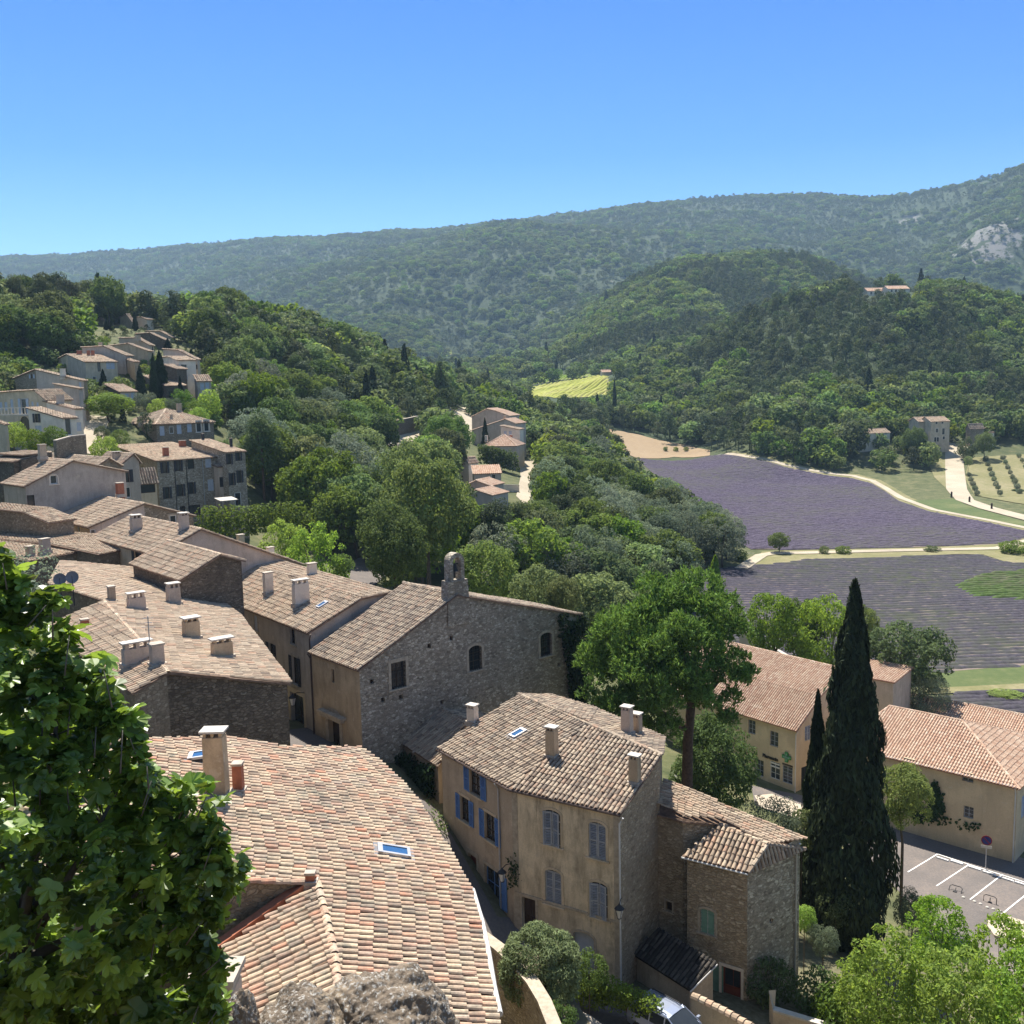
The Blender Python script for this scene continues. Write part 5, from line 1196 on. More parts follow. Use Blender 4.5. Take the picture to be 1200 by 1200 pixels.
def pine_crown(H, Rr, nb, per, size):
    mb = MB(); C = []; rad_ = []
    for k in range(nb):
        z = .35+.62*k/nb; a = R.uniform(0, 6.28); w = Rr*(1.15-z)*R.uniform(.5, 1.05)/.75
        C.append([math.cos(a)*w, math.sin(a)*w, H*z]); rad_.append(Rr*.34*R.uniform(.6, 1.15))
    C.append([0, 0, H*.95]); rad_.append(Rr*.25)
    blob_crown(mb, np.array(C), rad_, per, size, .34, up=.6, rnd=.5, cc=np.array([0, 0, H*.5])); return mb
def column_crown(H, Rr, n, size, asp=.4, lean=.9, ragged=.18, pw=.75):
    mb = MB(); z = NR.random(n)**1.0; th = NR.random(n)*6.283
    pr = np.clip(np.minimum((z*5.5)**.5, 1)*((1-z)**pw)*1.18, .02, 1)
    lump = 1+ragged*(np.sin(th*3+z*19)+np.sin(th*5-z*31+1)*.7)+NR.normal(0, .06, n)
    r_ = Rr*pr*lump*(1-.25*NR.random(n)**2)
    p = np.stack([np.cos(th)*r_, np.sin(th)*r_, z*H*.985+.05*H*0], 1); nn = np.stack([np.cos(th), np.sin(th), 0*th+.25], 1)+NR.normal(0, .35, (n, 3))
    tg = np.stack([np.cos(th)*.35, np.sin(th)*.35, 0*th+lean], 1)+NR.normal(0, .25, (n, 3))
    v, f = leaf_arrays(p, nn, size*(.6+.8*NR.random(n)), asp, tg); mb.add(v, f); return mb
def cedar_crown(H, Rr, n, size):
    mb = MB(); C = []; rad_ = []
    for k in range(14):
        z = .18+.8*k/14; w = Rr*(1.02-z)*1.05
        for j in range(7):
            a = 6.283*(j+k*.37)/7
            for q in (.55, .95): C.append([math.cos(a)*w*q, math.sin(a)*w*q, H*z-q*.03*H]); rad_.append(max(.3, w*.24))
    blob_crown(mb, np.array(C), rad_, n, size, .35, up=.8, rnd=.4); return mb
SP = {}
def species(key, name, H0, R0, crown, trunk, leaf, bark='bark'):
    """variants of one kind of tree, built once and shared by its copies"""
    SP[key] = dict(name=name, H0=H0, R0=R0, v=[(c.mesh(name+'_crown', [M[leaf]]), t.mesh(name+'_trunk', [M[bark]], smooth=True) if t else None) for c, t in zip(crown, trunk)])
def tr(H, r_, fork, sp_, n, lim=5): return [trunk_mesh(H, r_, fork, sp_, lim) for _ in range(n)]
for sfx, per, sz in (('', 150, .38), ('_m', 75, .56)):
    species('oak'+sfx, 'oak_tree', 8.5, 4.2, [round_crown(8.5, 4.2, 30, per, sz*1.0, .2) for _ in range(3)], tr(8.5, .22, 2.6, 2., 3), 'leaf_oak')
    species('broad'+sfx, 'broadleaf_tree', 12, 5., [round_crown(12, 5., 34, per*.8, sz*1.15, .2) for _ in range(3)], tr(12, .28, 3.4, 2.6, 3), 'leaf_mid')
    species('light'+sfx, 'light_green_tree', 9, 3.8, [round_crown(9, 3.8, 26, per, sz, .22, .38) for _ in range(2)], tr(9, .2, 2.6, 1.8, 2), 'leaf_light')
    species('silver'+sfx, 'silvery_tree', 10, 4.4, [round_crown(10, 4.4, 30, per, sz*.85, .15, .34, .4) for _ in range(2)], tr(10, .22, 2.6, 1.8, 2), 'leaf_silver')
    species('pine'+sfx, 'pine_tree', 10, 3.4, [pine_crown(10, 3.6, 30, per*1.4, sz*.9) for _ in range(3)], tr(10, .2, 6.5, 1.2, 3, 4), 'leaf_pine', 'bark_pine')
species('lime', 'young_ash_tree', 7, 2.6, [round_crown(7, 2.6, 34, 330, .26, .08, .33, .5, rnd=.7) for _ in range(3)], tr(7, .12, 2., 1., 3), 'leaf_lime')
species('cypress', 'cypress_tree', 12, 1.5, [column_crown(12, 1.5, 20000, .30) for _ in range(2)], tr(12, .2, 3, .1, 2, 2), 'leaf_cyp')
species('poplar', 'poplar_tree', 12, 1.7, [column_crown(12, 1.7, 7000, .42, .6, .5, .22, .6)], tr(12, .2, 4, .4, 1, 3), 'leaf_light')
species('cedar', 'cedar_tree', 14, 5.5, [cedar_crown(14, 5.5, 40, .9)], tr(14, .35, 9, .5, 1, 3), 'leaf_pine', 'bark_pine')
species('shrub', 'shrub', 2.4, 1.8, [round_crown(2.4, 1.8, 16, 330, .24, -.1, .42) for _ in range(2)], tr(2.4, .06, .5, .6, 2), 'leaf_mid')
species('shrub_light', 'shrub', 2.4, 1.8, [round_crown(2.4, 1.8, 16, 380, .22, -.1, .42) for _ in range(2)], tr(2.4, .06, .5, .6, 2), 'leaf_lime')
def dome_crown(H, Rr):
    mb = MB(); d = fib(150, .12); d = d[d[:, 2] > -.95]; blob_crown(mb, d*np.array([Rr, Rr, H*.54])*.86+np.array([0, 0, H*.46]), np.full(len(d), Rr*.17)*NR.uniform(.8, 1.25, len(d)), 1900, .17, .32, up=.5, rnd=.6, shell=.3, cc=np.array([0, 0, H*.4])); return mb
species('dome', 'shrub', 2.6, 1.6, [dome_crown(2.6, 1.6)], tr(2.6, .06, .5, .6, 1), 'leaf_dome')
species('shrub_dark', 'shrub', 2.4, 1.8, [round_crown(2.4, 1.8, 16, 380, .22, -.1, .42) for _ in range(2)], tr(2.4, .06, .5, .6, 2), 'leaf_oak')
species('shrub_silver', 'shrub', 2.4, 1.8, [round_crown(2.4, 1.8, 22, 700, .2, -.1, .4, .3) for _ in range(2)], tr(2.4, .06, .5, .6, 2), 'leaf_silver')
def put(key, x, y, H, Rr, label, group=None, name=None, z=None, cat=None, rot=None):
    s = SP[key]; cm, tm = s['v'][R.randrange(len(s['v']))]; z = float(T(x, y)) if z is None else z
    e_ = empty(name or s['name'], (x, y, z)); e_.rotation_euler = (0, 0, R.uniform(0, 6.28) if rot is None else rot)
    tag(e_, label, cat or ('cypress' if key == 'cypress' else 'shrub' if 'shrub' in key else 'tree'), group)
    sx = Rr/s['R0']; sz = min(H/s['H0'], sx*(2.2 if key in ('cypress', 'poplar') else 1.3)); lift = H-s['H0']*sz
    for nm, me in (('crown', cm), ('trunk', tm)):
        if me:
            o = bpy.data.objects.new(nm, me); COL.objects.link(o); o.parent = e_
            if nm == 'crown': o.location = (0, 0, lift); o.scale = (sx, sx*R.uniform(.93, 1.07), sz)
            else: o.location = (0, 0, lift); o.scale = (sx, sx, sz)
    return e_
HAND = []
def hand(key, px, py, Y, wpx, label, group=None, base=None, **kw):
    """a tree whose top is at photo point (px, py), wpx photo pixels wide, Y metres off, standing on the ground"""
    P = PY(px, py, Y); z0 = float(T(P[0], P[1])) if base is None else base; H = P[2]-z0; Rr = wpx/2/F*Y*1.02
    HAND.append((P[0], P[1], Rr)); return put(key, P[0], P[1], max(H, .6), Rr, label, group, z=z0, **kw)
# ------------------------------------------------------------------ single trees the photo shows
GC = 'cypresses'
hand('cypress', 1002, 676, 60, 96, 'towering dark cypress rising in front of the salmon roofs', GC)
hand('cypress', 959, 806, 63, 42, 'slim shorter cypress just left of the towering one', GC)
hand('light', 1060, 900, 69, 62, 'small glossy tree between the tall cypress and the car park')
hand('broad', 836, 842, 74, 98, 'dense dark broadleaf tree under the umbrella pine beside the pharmacy', base=1.0)
hand('broad', 742, 862, 76, 60, 'dark rounded tree between the umbrella pine trunk and the townhouse')
hand('silver', 903, 938, 60, 70, 'silvery shrub behind the stone wing roof, next to the pavement', name='shrub', cat='shrub')
hand('shrub_dark', 940, 952, 61, 50, 'dark round shrub left of the slim cypress')
hand('poplar', 838, 650, 135, 26, 'slim pale poplar standing before the nearer lavender field')
hand('light', 905, 699, 118, 62, 'mid green tree left of the lime tree behind the pharmacy')
hand('lime', 968, 702, 116, 74, 'yellow green tree behind the pharmacy roof')
hand('broad', 940, 705, 122, 56, 'rounded green tree between the two lighter ones behind the pharmacy')
hand('oak', 1060, 733, 112, 98, 'dark spreading oak right of the tall cypress at the field edge')
hand('silver', 1088, 793, 108, 52, 'small grey green tree at the foot of the dark spreading oak')
hand('light', 1180, 834, 118, 40, 'small bright tree behind the salmon roof at the right edge')
hand('light', 1010, 712, 122, 40, 'tree hidden behind the tall cypress with its crown showing on the right')
hand('oak', 913, 625, 207, 25, 'small lone tree beside the track between the lavender fields')
hand('shrub', 966, 640, 205, 12, 'tiny pointed bush at the track, left one of a pair')
hand('shrub', 988, 640, 205, 18, 'round bush at the track right of the tiny pointed one')
hand('shrub', 1092, 640, 206, 20, 'ragged bushes beside the middle of the track')
hand('shrub', 1190, 634, 203, 36, 'large round bush at the right end of the track')
hand('oak', 1193, 580, 300, 14, 'small dark tree by the bend of the farm track at the right edge')
hand('light', 980+155, 535, 330, 9, 'slender pale sapling at the corner of the dry plot')
hand('broad', 1072, 501, 352, 26, 'round yellowish tree in front of the farmhouse')
hand('shrub_dark', 1133, 515, 352, 24, 'dark clipped bush beside the farm yard')
hand('light', 1155, 508, 353, 22, 'golden green round bush in front of the stone barn')
for k, (x, lb) in enumerate(((780, 'left'), (792, 'middle'), (804, 'right'))): q_ = onT(x, 529, 150); put('shrub', q_[0], q_[1], 1.9, 1.1, lb+' one of three tiny bushes in the stubble field', 'tiny bushes in the stubble field')
# village slope
hand('light', 126, 462, 172, 58, 'rounded bright green tree beside the pale lane in the village')
hand('cypress', 186, 410, 196, 18, 'taller dark cypress of the pair in the upper village', GC); hand('cypress', 178.5, 413, 194, 11, 'thin cypress leaning against the taller one in the upper village', GC)
hand('cypress', 163, 427, 193, 12, 'dark cypress left of the pair in the upper village', GC); hand('cypress', 210.5, 440, 193, 8, 'small lone cypress in front of the white two storey house', GC)
hand('cypress', 104.5, 370, 268, 8, 'cypress left of the orange roofed villa on the hilltop', GC); hand('cypress', 124, 374, 265, 6, 'thin cypress at the right corner of the orange roofed villa', GC); hand('cypress', 130, 375, 265, 6, 'thin cypress just right of the orange roofed villa', GC)
hand('cypress', 157.5, 366, 276, 6, 'cypress beside the orange gable on the hilltop', GC); hand('cypress', 66, 386, 262, 6, 'lone small cypress in the wood left of the hilltop villas', GC); hand('cypress', 291, 382, 262, 13, 'pointed cypress in the wood right of the village', GC)
hand('cypress', 120, 432, 196, 9, 'dark columnar shrub against the cream fronted house', GC)
hand('cypress', 196, 396, 250, 8, 'dark pointed shrub under the ivy clad house', GC)
hand('cypress', 568, 489, 264, 10, 'small dark cypress between the grey gables in the valley', GC)
for k, (x, y, w_, lb) in enumerate(((480, 428, 12, 'left'), (488, 427, 8, 'middle'), (494, 431, 9, 'right'))): hand('cypress', x, y, 336, w_, lb+' one of three cypresses beside the cedar in the valley', GC)
hand('cedar', 515, 420, 338, 40, 'broad dark cedar in the middle of the valley')
hand('cypress', 720, 442, 470, 5, 'thin cypress at the right end of the yellow vineyard', GC)
hand('shrub_silver', 168, 462, 184, 24, 'silvery bush right of the pink cottage'); hand('shrub_light', 186, 468, 180, 24, 'lime green bush under the twin cypresses'); hand('shrub', 213, 457, 190, 26, 'rounded green bush below the white two storey house'); hand('shrub_light', 243, 462, 190, 30, 'pale green bush at the foot of the low addition'); hand('shrub', 228, 470, 180, 24, 'mid green bush on the terrace above the hipped house'); hand('shrub_silver', 203, 468, 176, 18, 'grey green bush above the hipped house')
hand('shrub', 140, 504, 158, 22, 'green bush left of the hipped house corner'); hand('shrub_dark', 118, 500, 160, 16, 'dark bush beside the pale lane'); hand('shrub_light', 232, 478, 176, 22, 'light green bush behind the hipped house roof'); hand('shrub', 262, 516, 158, 20, 'bush at the right end of the hipped house'); hand('shrub_light', 121, 513, 148, 34, 'sunny low bush in front of the hipped house'); hand('shrub_light', 14, 496, 130, 30, 'leafy green bush on the terrace of the cream arcade house'); hand('shrub', 40, 504, 124, 30, 'green bush on the terrace left of the rubble parapet'); hand('shrub', 62, 500, 124, 26, 'bush with reddish tips near the white gabled house')
hand('lime', 330, 612, 96, 54, 'lime coloured tree left of its brighter twin behind the long flank wall'); hand('lime', 368, 616, 92, 70, 'brightest lime coloured tree behind the white chimneys'); hand('shrub', 400, 650, 92, 26, 'brownish round bush beside the grey road')
hand('broad', 462, 596, 104, 74, 'round green tree right of the grey road'); hand('broad', 498, 536, 128, 100, 'large full tree in front of the tall pale valley house'); hand('light', 478, 520, 160, 60, 'pale green tree below the curving road'); hand('broad', 523, 486, 234, 52, 'round dark tree left of the hipped valley villa')
hand('light', 572, 640, 92, 70, 'bright glossy shrub tree right of the bell cote'); hand('light', 628, 668, 84, 66, 'bright glossy shrub tree above the chapel roof'); hand('light', 660, 678, 82, 40, 'small bright tree by the ivy covered chapel end')
# foreground garden
hand('dome', 632, 1086, 41, 98, 'dome shaped grey green bush in the garden below the townhouse', base=12.9)
for x, y, Y, w_, lb in ((1100, 1052, 47, 70, 'bright young ash with pointed crown at the lower right'), (1178, 1078, 46, 90, 'bright young ash at the right edge'), (1040, 1095, 43, 110, 'bright young ash at the left of the lower right group'), (1120, 1118, 41, 120, 'low bright ash crown in the middle of the lower right group'), (1215, 1120, 40, 120, 'bright ash cut by the lower right corner')):
    hand('lime', x, y, Y, w_, lb, 'young ashes at the lower right')
for key, x, y, Y, w_, lb in (('shrub', 960, 1142, 47, 70, 'green bush below the stone wing corner'), ('shrub', 1000, 1150, 45, 90, 'broad green bush at the bottom right of the garden'), ('shrub_dark', 905, 1128, 47.5, 60, 'dark creeper bush hanging over the cream garden wall'), ('shrub_dark', 1020, 1122, 50, 40, 'clipped dark bush at the foot of the tall cypress'), ('shrub_silver', 1070, 1050, 55, 46, 'grey green shrub right of the tall cypress foot'), ('shrub_light', 943, 1064, 52, 30, 'light green sprig beside the stone wing'), ('shrub_silver', 965, 1088, 51, 36, 'grey spiky shrub left of the cypress foot'), ('shrub', 655, 1178, 38, 40, 'leafy shrub in the lower garden'), ('shrub_dark', 690, 1120, 44, 46, 'dark bush right of the dome shaped one'), ('shrub_dark', 980, 1040, 58, 50, 'dark shrub under the slim cypress')):
    hand(key, x, y, Y, w_, lb)

# umbrella pine with its own shape
X = PY(803, 940, 67); z0 = float(T(X[0], X[1])); mb = MB()
C = []; rad_ = []
for px, py, dy, w_ in ((720, 770, -1, 40), (745, 740, 0, 46), (775, 716, 1, 46), (808, 706, 1.5, 44), (835, 722, 0, 40), (848, 748, 1, 34), (712, 805, -1.5, 36), (735, 832, -2, 38), (760, 790, -3, 44), (790, 760, -3, 40), (815, 760, -2, 34), (770, 838, -2.5, 38), (800, 815, -3, 40), (828, 800, -2, 36), (852, 792, -1, 30), (868, 782, .5, 24), (838, 828, -1.5, 32), (722, 860, -.5, 26), (750, 860, -1.5, 26), (706, 842, 0, 26), (780, 745, 3.5, 42), (820, 775, 3.5, 40), (745, 790, 3.5, 42), (780, 800, 4, 40), (720, 790, 3, 34), (695, 775, 0, 22)):
    p = PY(px, py, 67+dy); C.append(p-X); rad_.append(w_/F*67)
C = np.array(C); rad_ = np.array(rad_)
sub = []; sr = []
for c, r_ in zip(C, rad_):
    for d in fib(11, .3):
        if d[2] > -.5: sub.append(c+d*r_*.72); sr.append(r_*R.uniform(.34, .5))
for c, r_ in zip(np.array(sub), np.array(sr)):
    k = max(8, int(150*r_**2)); d = fib(k, .3); d = d[d[:, 2] > -.35]; p = c+d*r_*(.55+.5*NR.random((len(d), 1)))
    for q in range(3):
        tg = d+np.array([0, 0, .8])+NR.normal(0, .35, d.shape); v, f = leaf_arrays(p+NR.normal(0, .06, p.shape), NR.normal(0, 1, d.shape), .42*(.7+.5*NR.random(len(d))), .26, tg); mb.add(v, f)
e_ = empty('umbrella_pine', X*np.array([1, 1, 0])+np.array([0, 0, z0])); tag(e_, 'big umbrella pine with glossy lumpy crown behind the townhouse', 'tree')
o = bpy.data.objects.new('crown', mb.mesh('umbrella_pine_crown', M['leaf_umb'], (0, 0, -(X[2]-z0)*1.0))); 
o.data.transform(Matrix.Translation((0, 0, 0))); COL.objects.link(o); o.parent = e_
mb = MB(); hz = X[2]-z0; P0 = np.array([0, 0, -.6])
f1 = PY(806, 870, 67)-X+[0, 0, hz]; f2 = PY(812, 800, 67)-X+[0, 0, hz]
mb.tube([P0, f1*.5, f1, f2], [.48, .42, .36, .28], 10)
for px, py, dy in ((800, 750, 1), (835, 760, 0), (740, 800, -1), (770, 745, 1), (850, 790, 0), (760, 830, -1)):
    q = PY(px, py, 67+dy)-X+[0, 0, hz]; s_ = f1*.35+f2*.65 if py < 800 else f1*.8+f2*.2; mb.tube([s_, (s_+q)/2+[0, 0, -.3], q], [.2, .14, .06], 6)
o = bpy.data.objects.new('trunk', mb.mesh('umbrella_pine_trunk', M['bark_pine'], smooth=True)); COL.objects.link(o); o.parent = e_
HAND.append((X[0], X[1], 5.))

# ------------------------------------------------------------------ hedges and climbing plants
def hedge(name, path, w, h, leaf, label, size=.22, per=90, cat='hedge', z=None, group=None):
    P = np.array([[p[0], p[1]] for p in path], float); mb = MB(); C = []; rr = []
    L = np.linalg.norm(np.diff(P, axis=0), axis=1)
    for i in range(len(P)-1):
        for k in np.arange(0, L[i], w*.45):
            q = P[i]+(P[i+1]-P[i])*k/L[i]; zz = float(T(*q)) if z is None else z
            for f in np.arange(.25, 1., max(.12, .45*w/h)): C.append([q[0]+R.gauss(0, w*.08), q[1]+R.gauss(0, w*.08), zz+h*f]); rr.append(w*R.uniform(.45, .62))
    blob_crown(mb, np.array(C), np.array(rr), per, size, .55, up=.4)
    c = np.array(C).mean(0); 
    o = mb.build(name, M[leaf]); tag(o, label, cat, group); EXCL.append(strip_xy(P, w*1.6) if len(P) > 1 else []); return o
hedge('clipped_hedge', [PY(240, 620, 126), PY(300, 615, 129), PY(356, 608, 133)], 2.4, 3.2, 'leaf_mid', 'long clipped green hedge right of the stone mansion', .45, 60, z=22.0)
hedge('villa_hedge', [PY(567, 545, 249), PY(603, 545, 247)], 2.4, 5.5, 'leaf_oak', 'tall dark hedge in front of the hipped valley villa', .8, 30)
hedge('drive_hedge', [PY(577, 575, 196), PY(606, 574, 197)], 1.6, 2.2, 'leaf_oak', 'low dark hedge left of the lower gravel drive', .5, 20)
hedge('ivy_hedge', [PZ(668, 1165, 10.6), PZ(700, 1175, 10.3), PZ(735, 1192, 10.0), PZ(770, 1212, 9.8)], .9, 1.5, 'leaf_light', 'bright ivy hedge behind the parked car', .16, 620, z=float(T(*PZ(720, 1185, 10.2)[:2]))+.4)
hedge('olive_bush', [PY(20, 700, 60), PY(46, 700, 61)], 2.4, 9.2, 'leaf_silver', 'grey green olive bush growing in the small yard behind the fig tree', .2, 130, 'shrub', z=21.0)
def climb(name, label, H, pts, leaf, n=900, size=.3, thick=.25):
    """creeper leaves growing over a wall of a house inside photo outlines"""
    mb = MB(); xs = []
    for poly_ in pts:
        b0 = H.hit(np.mean([p[0] for p in poly_]), np.mean([p[1] for p in poly_])); 
        if b0 is None: continue
        p, q, L, t, nn = H.edge(b0[1]); uv = []
        for (px, py) in poly_:
            d = ray(px, py); k = np.dot(p-CAM, nn)/np.dot(d, nn); X = CAM+d*k; uv.append((np.dot(X-p, t), X[2]))
        uv = np.array(uv); lo, hi = uv.min(0), uv.max(0); m_ = n*3
        c = lo+(hi-lo)*NR.random((m_, 2)); c = c[inpoly(c[:, 0], c[:, 1], uv)][:n]
        if not len(c): continue
        cl = vnoise(c[:, 0]*1.3, c[:, 1]*1.3, 77)+NR.normal(0, .12, len(c)); c = c[cl > -.22]+NR.normal(0, .16, (int((cl > -.22).sum()), 2))
        P = (p*np.array([1, 1, 0]))[None]+t*c[:, :1]+np.array([0, 0, 1])*c[:, 1:]+nn*(.05+thick*NR.random((len(c), 1)))
        v, f = leaf_arrays(P, nn+NR.normal(0, .5, P.shape)+[0, 0, .3], size*(.6+.7*NR.random(len(P))), .8); mb.add(v, f)
    o = mb.build(name, M[leaf], None); 
    if o: tag(o, label, 'climbing plant')
    return o
climb('ivy', 'thick dark ivy covering the right end of the grey chapel', church, [[(652, 722), (682, 720), (684, 828), (668, 835), (664, 780)]], 'leaf_ivy', 2600, .3, .5)
climb('creeper', 'dark creeper branching over the beige hall wall', hall, [[(1058, 893), (1068, 893), (1072, 930), (1085, 950), (1112, 958), (1150, 968), (1140, 972), (1105, 966), (1075, 962), (1060, 945)], [(1092, 925), (1097, 915), (1100, 930), (1108, 950), (1090, 955)]], 'leaf_ivy', 900, .28, .2)
climb('vine', 'dark green vine covering the annex wall left of the townhouse', annex, [[(462, 880), (512, 903), (513, 1010), (490, 1000), (470, 960)], [(462, 875), (512, 900), (513, 930), (470, 925)]], 'leaf_ivy', 2200, .26, .8)
hedge('vine_mound', [PZ(470, 905, 15.5), PZ(497, 960, 14.0), PZ(512, 1000, 13.2)], 1.3, 2.4, 'leaf_mid', 'leafy vine mound at the foot of the annex', .24, 110, 'climbing plant', z=12.4)
hedge('chapel_ivy', [PY(684, 800, 74.5), PY(696, 800, 75.5)], 2.4, 9.5, 'leaf_ivy', 'tall dark curtain of ivy past the right corner of the chapel', .34, 60, 'climbing plant')
climb('wall_plant', 'withered climbing plant around the lantern on the stained townhouse front', town, [[(598, 1008), (607, 1004), (610, 1022), (606, 1040), (600, 1040)]], 'leaf_ivy', 120, .18, .2)

# ------------------------------------------------------------------ woods
def zone(*pts): return np.array(pts, float)
ZA = zone((-60, 330), (-60, 425), (60, 424), (95, 402), (100, 396), (140, 388), (160, 384), (205, 386), (228, 412), (250, 440), (252, 470), (268, 500), (290, 512), (296, 590), (340, 602), (360, 650), (412, 660), (440, 650), (470, 700), (530, 700), (548, 640), (530, 590), (528, 560), (520, 520), (525, 500), (500, 480), (520, 460), (540, 440), (500, 395), (300, 330))
ZB = zone((545, 620), (600, 596), (632, 600), (640, 545), (612, 530), (606, 505), (560, 470), (540, 455), (600, 466), (720, 470), (712, 500), (735, 530), (760, 560), (800, 590), (845, 640), (885, 668), (830, 690), (800, 720), (760, 770), (690, 780), (690, 735), (560, 700), (548, 660))
cand = []
def ringpts(y0, y1, sp, um=.80):
    out = []; y = y0
    while y < y1:
        n = int(2*um*y/sp)
        for k in range(n): out.append(((-um*y)+(k+R.random()*.9)*sp, y+R.uniform(-.45, .45)*sp))
        y += sp
    return np.array(out)
near_p = ringpts(78, 345, 5.4); mid_p = ringpts(345, 1150, 6.3); far_p = ringpts(1150, 3650, 10.5)
def blocked(P):
    b = np.zeros(len(P), bool)
    for E in EXCL+[herb]:
        if len(E) > 2: b |= inpoly(P[:, 0], P[:, 1], E)
    return b
HN = np.array(HAND)
z = T(near_p[:, 0], near_p[:, 1]); px, py = projn(np.column_stack([near_p, z]))
ZV = zone((-60, 424), (60, 422), (95, 402), (140, 386), (205, 386), (228, 412), (252, 440), (252, 470), (266, 500), (180, 520), (150, 500), (100, 490), (-60, 480))
inV = inpoly(px, py, ZV)
ok = (inpoly(px, py, ZA) | inpoly(px, py, ZB) | inV) & ~blocked(near_p)
ok &= (((near_p[:, None, :]-HN[None, :, :2])**2).sum(-1) > ((HN[:, 2]*.85+1.)**2)[None]).all(1)
near_p = near_p[ok]; inV = inV[ok]
z = T(mid_p[:, 0], mid_p[:, 1]); px, py = projn(np.column_stack([mid_p, z])); b = blocked(mid_p)
farm = zone((1060, 505), (1075, 522), (1170, 522), (1172, 508), (1200, 524), (1262, 524), (1262, 625), (1120, 600), (1085, 590), (1092, 540))
b |= inpoly(px, py, farm) | ((NR.random(len(px)) < .5) & inpoly(px, py, zone((560, 400), (740, 420), (740, 470), (560, 470)))) | inpoly(px, py, zone((1005, 345), (1075, 340), (1090, 352), (1010, 356)))
mid_p = mid_p[~b]
far_p = far_p[~np.any([((far_p[:, 0]-ox)**2+(far_p[:, 1]-oy)**2 < (rr_*.55)**2) & (NR.random(len(far_p)) < .5) for ox, oy, rr_ in OUTCROP], axis=0)]
n1 = vnoise(far_p[:, 0]/140, far_p[:, 1]/140, 21); far_p = far_p[NR.random(len(far_p)) < np.clip(.85+n1*.9, .3, 1)]
def visible(P, top, margin):
    """keep what a line of sight over the ground can reach, with some slack"""
    u = P[:, 0]/P[:, 1]; zt = T(P[:, 0], P[:, 1])+top; keep = np.ones(len(P), bool)
    for f in np.linspace(.04, .97, 60):
        y = P[:, 1]*f; zl = CZ+(zt+margin-CZ)*f; keep &= (T(P[:, 0]*f, y) < zl) | (y < 60)
    return keep
vb = ringpts(95, 285, 3.4); zb_ = T(vb[:, 0], vb[:, 1]); bx, by = projn(np.column_stack([vb, zb_])); kb = inpoly(bx, by, ZV) & ~blocked(vb) & (NR.random(len(vb)) < .8); vb = vb[kb]; near_p = np.concatenate([near_p, vb]); inV = np.concatenate([inV, np.ones(len(vb), bool)])
vv = visible(near_p, 10, 6); near_p = near_p[vv]; inV = inV[vv]; mid_p = mid_p[visible(mid_p, 9, 6)]; far_p = far_p[visible(far_p, 7, 14)]
# sight lines the photo leaves open: nearer trees may not stand in front of these photo points
KEEP = []
def keep(depth, *pts, step=6):
    P = np.array(pts, float); xs = np.arange(P[:, 0].min(), P[:, 0].max()+1, step); ys = np.arange(P[:, 1].min(), P[:, 1].max()+1, step)
    g_ = np.array([(x, y) for x in xs for y in ys]+list(pts)); m = inpoly(g_[:, 0], g_[:, 1], P); m[-len(pts):] = True
    KEEP.extend([(x, y, depth) for (x, y) in g_[m]])
keep(430, (752, 540), (851, 535), (1000, 563), (1053, 590), (1193, 623), (1200, 630), (905, 641), (893, 636), (884, 606), (850, 583), (820, 580))
keep(210, (898, 652), (1130, 655), (1200, 665), (1200, 780), (1115, 785), (900, 680), (810, 676), (895, 668))
keep(440, (722, 508), (750, 513), (828, 530), (800, 534), (748, 535)); keep(363, (1078, 492), (1113, 492), (1113, 516), (1090, 517)); keep(366, (1020, 508), (1043, 508), (1043, 520), (1026, 520)); keep(350, (1115, 525), (1123, 525), (1130, 585), (1160, 598), (1200, 608), (1200, 540), (1140, 540))
keep(280, (535, 480), (548, 480), (551, 500), (549, 512), (540, 490)); keep(290, (555, 484), (596, 486), (604, 500), (604, 510), (556, 508)); keep(250, (568, 513), (604, 521), (603, 550), (568, 550)); keep(200, (532, 543), (557, 545), (587, 556), (587, 566), (560, 566), (545, 560)); keep(185, (545, 568), (575, 570), (574, 576), (550, 576)); keep(275, (612, 542), (627, 543), (624, 578), (615, 588), (609, 575), step=4)
keep(600, (614, 463), (650, 465), (690, 464), (716, 462), (714, 452), (660, 450)); keep(600, (616, 455), (655, 448), (706, 440), (714, 462), (640, 464)); keep(700, (582, 445), (640, 442), (690, 438), (640, 446), (600, 450)); keep(300, (463, 515), (480, 511), (499, 507)); keep(128, (415, 662), (438, 662), (440, 672), (430, 680)); keep(900, (508, 412), (528, 412), (528, 416)); keep(330, (465, 459), (513, 458)); keep(150, (228, 520), (286, 530), (288, 600), (240, 606))
keep(600, (1017, 336), (1066, 334), (1066, 343), (1017, 345)); keep(640, (704, 434), (718, 434), (716, 438))
KEEP.extend(KEEPH); KP = np.array(KEEP)
def clear(P, top, wr):
    z0 = T(P[:, 0], P[:, 1]); a, b0 = projn(np.column_stack([P, z0+top*.2])); _, b1 = projn(np.column_stack([P, z0+top])); w_ = wr/P[:, 1]*F
    res = np.ones(len(P), bool)
    for i in range(len(P)):
        m = KP[:, 2] > P[i, 1]
        res[i] = not ((np.abs(KP[:, 0]-a[i]) < w_[i]*.85) & (KP[:, 1] > b1[i]) & (KP[:, 1] < b0[i]) & m).any()
    return res
n1 = vnoise(near_p[:, 0]/30, near_p[:, 1]/30, 3)
def size_for(P):
    Y = P[:, 1]; zz = np.where(Y < 230, 10.5, 9.); big = ((Y < 175) & (P[:, 0] > -55) & (P[:, 0] < 0))*2.5
    return zz+big+NR.normal(0, 1.6, len(P))
Hn = np.clip(size_for(near_p), 4.5, 15); Hm = np.clip(NR.normal(8.2, 1.7, len(mid_p)), 4, 13)
Hn[inV] = NR.uniform(1.6, 5.0, inV.sum())
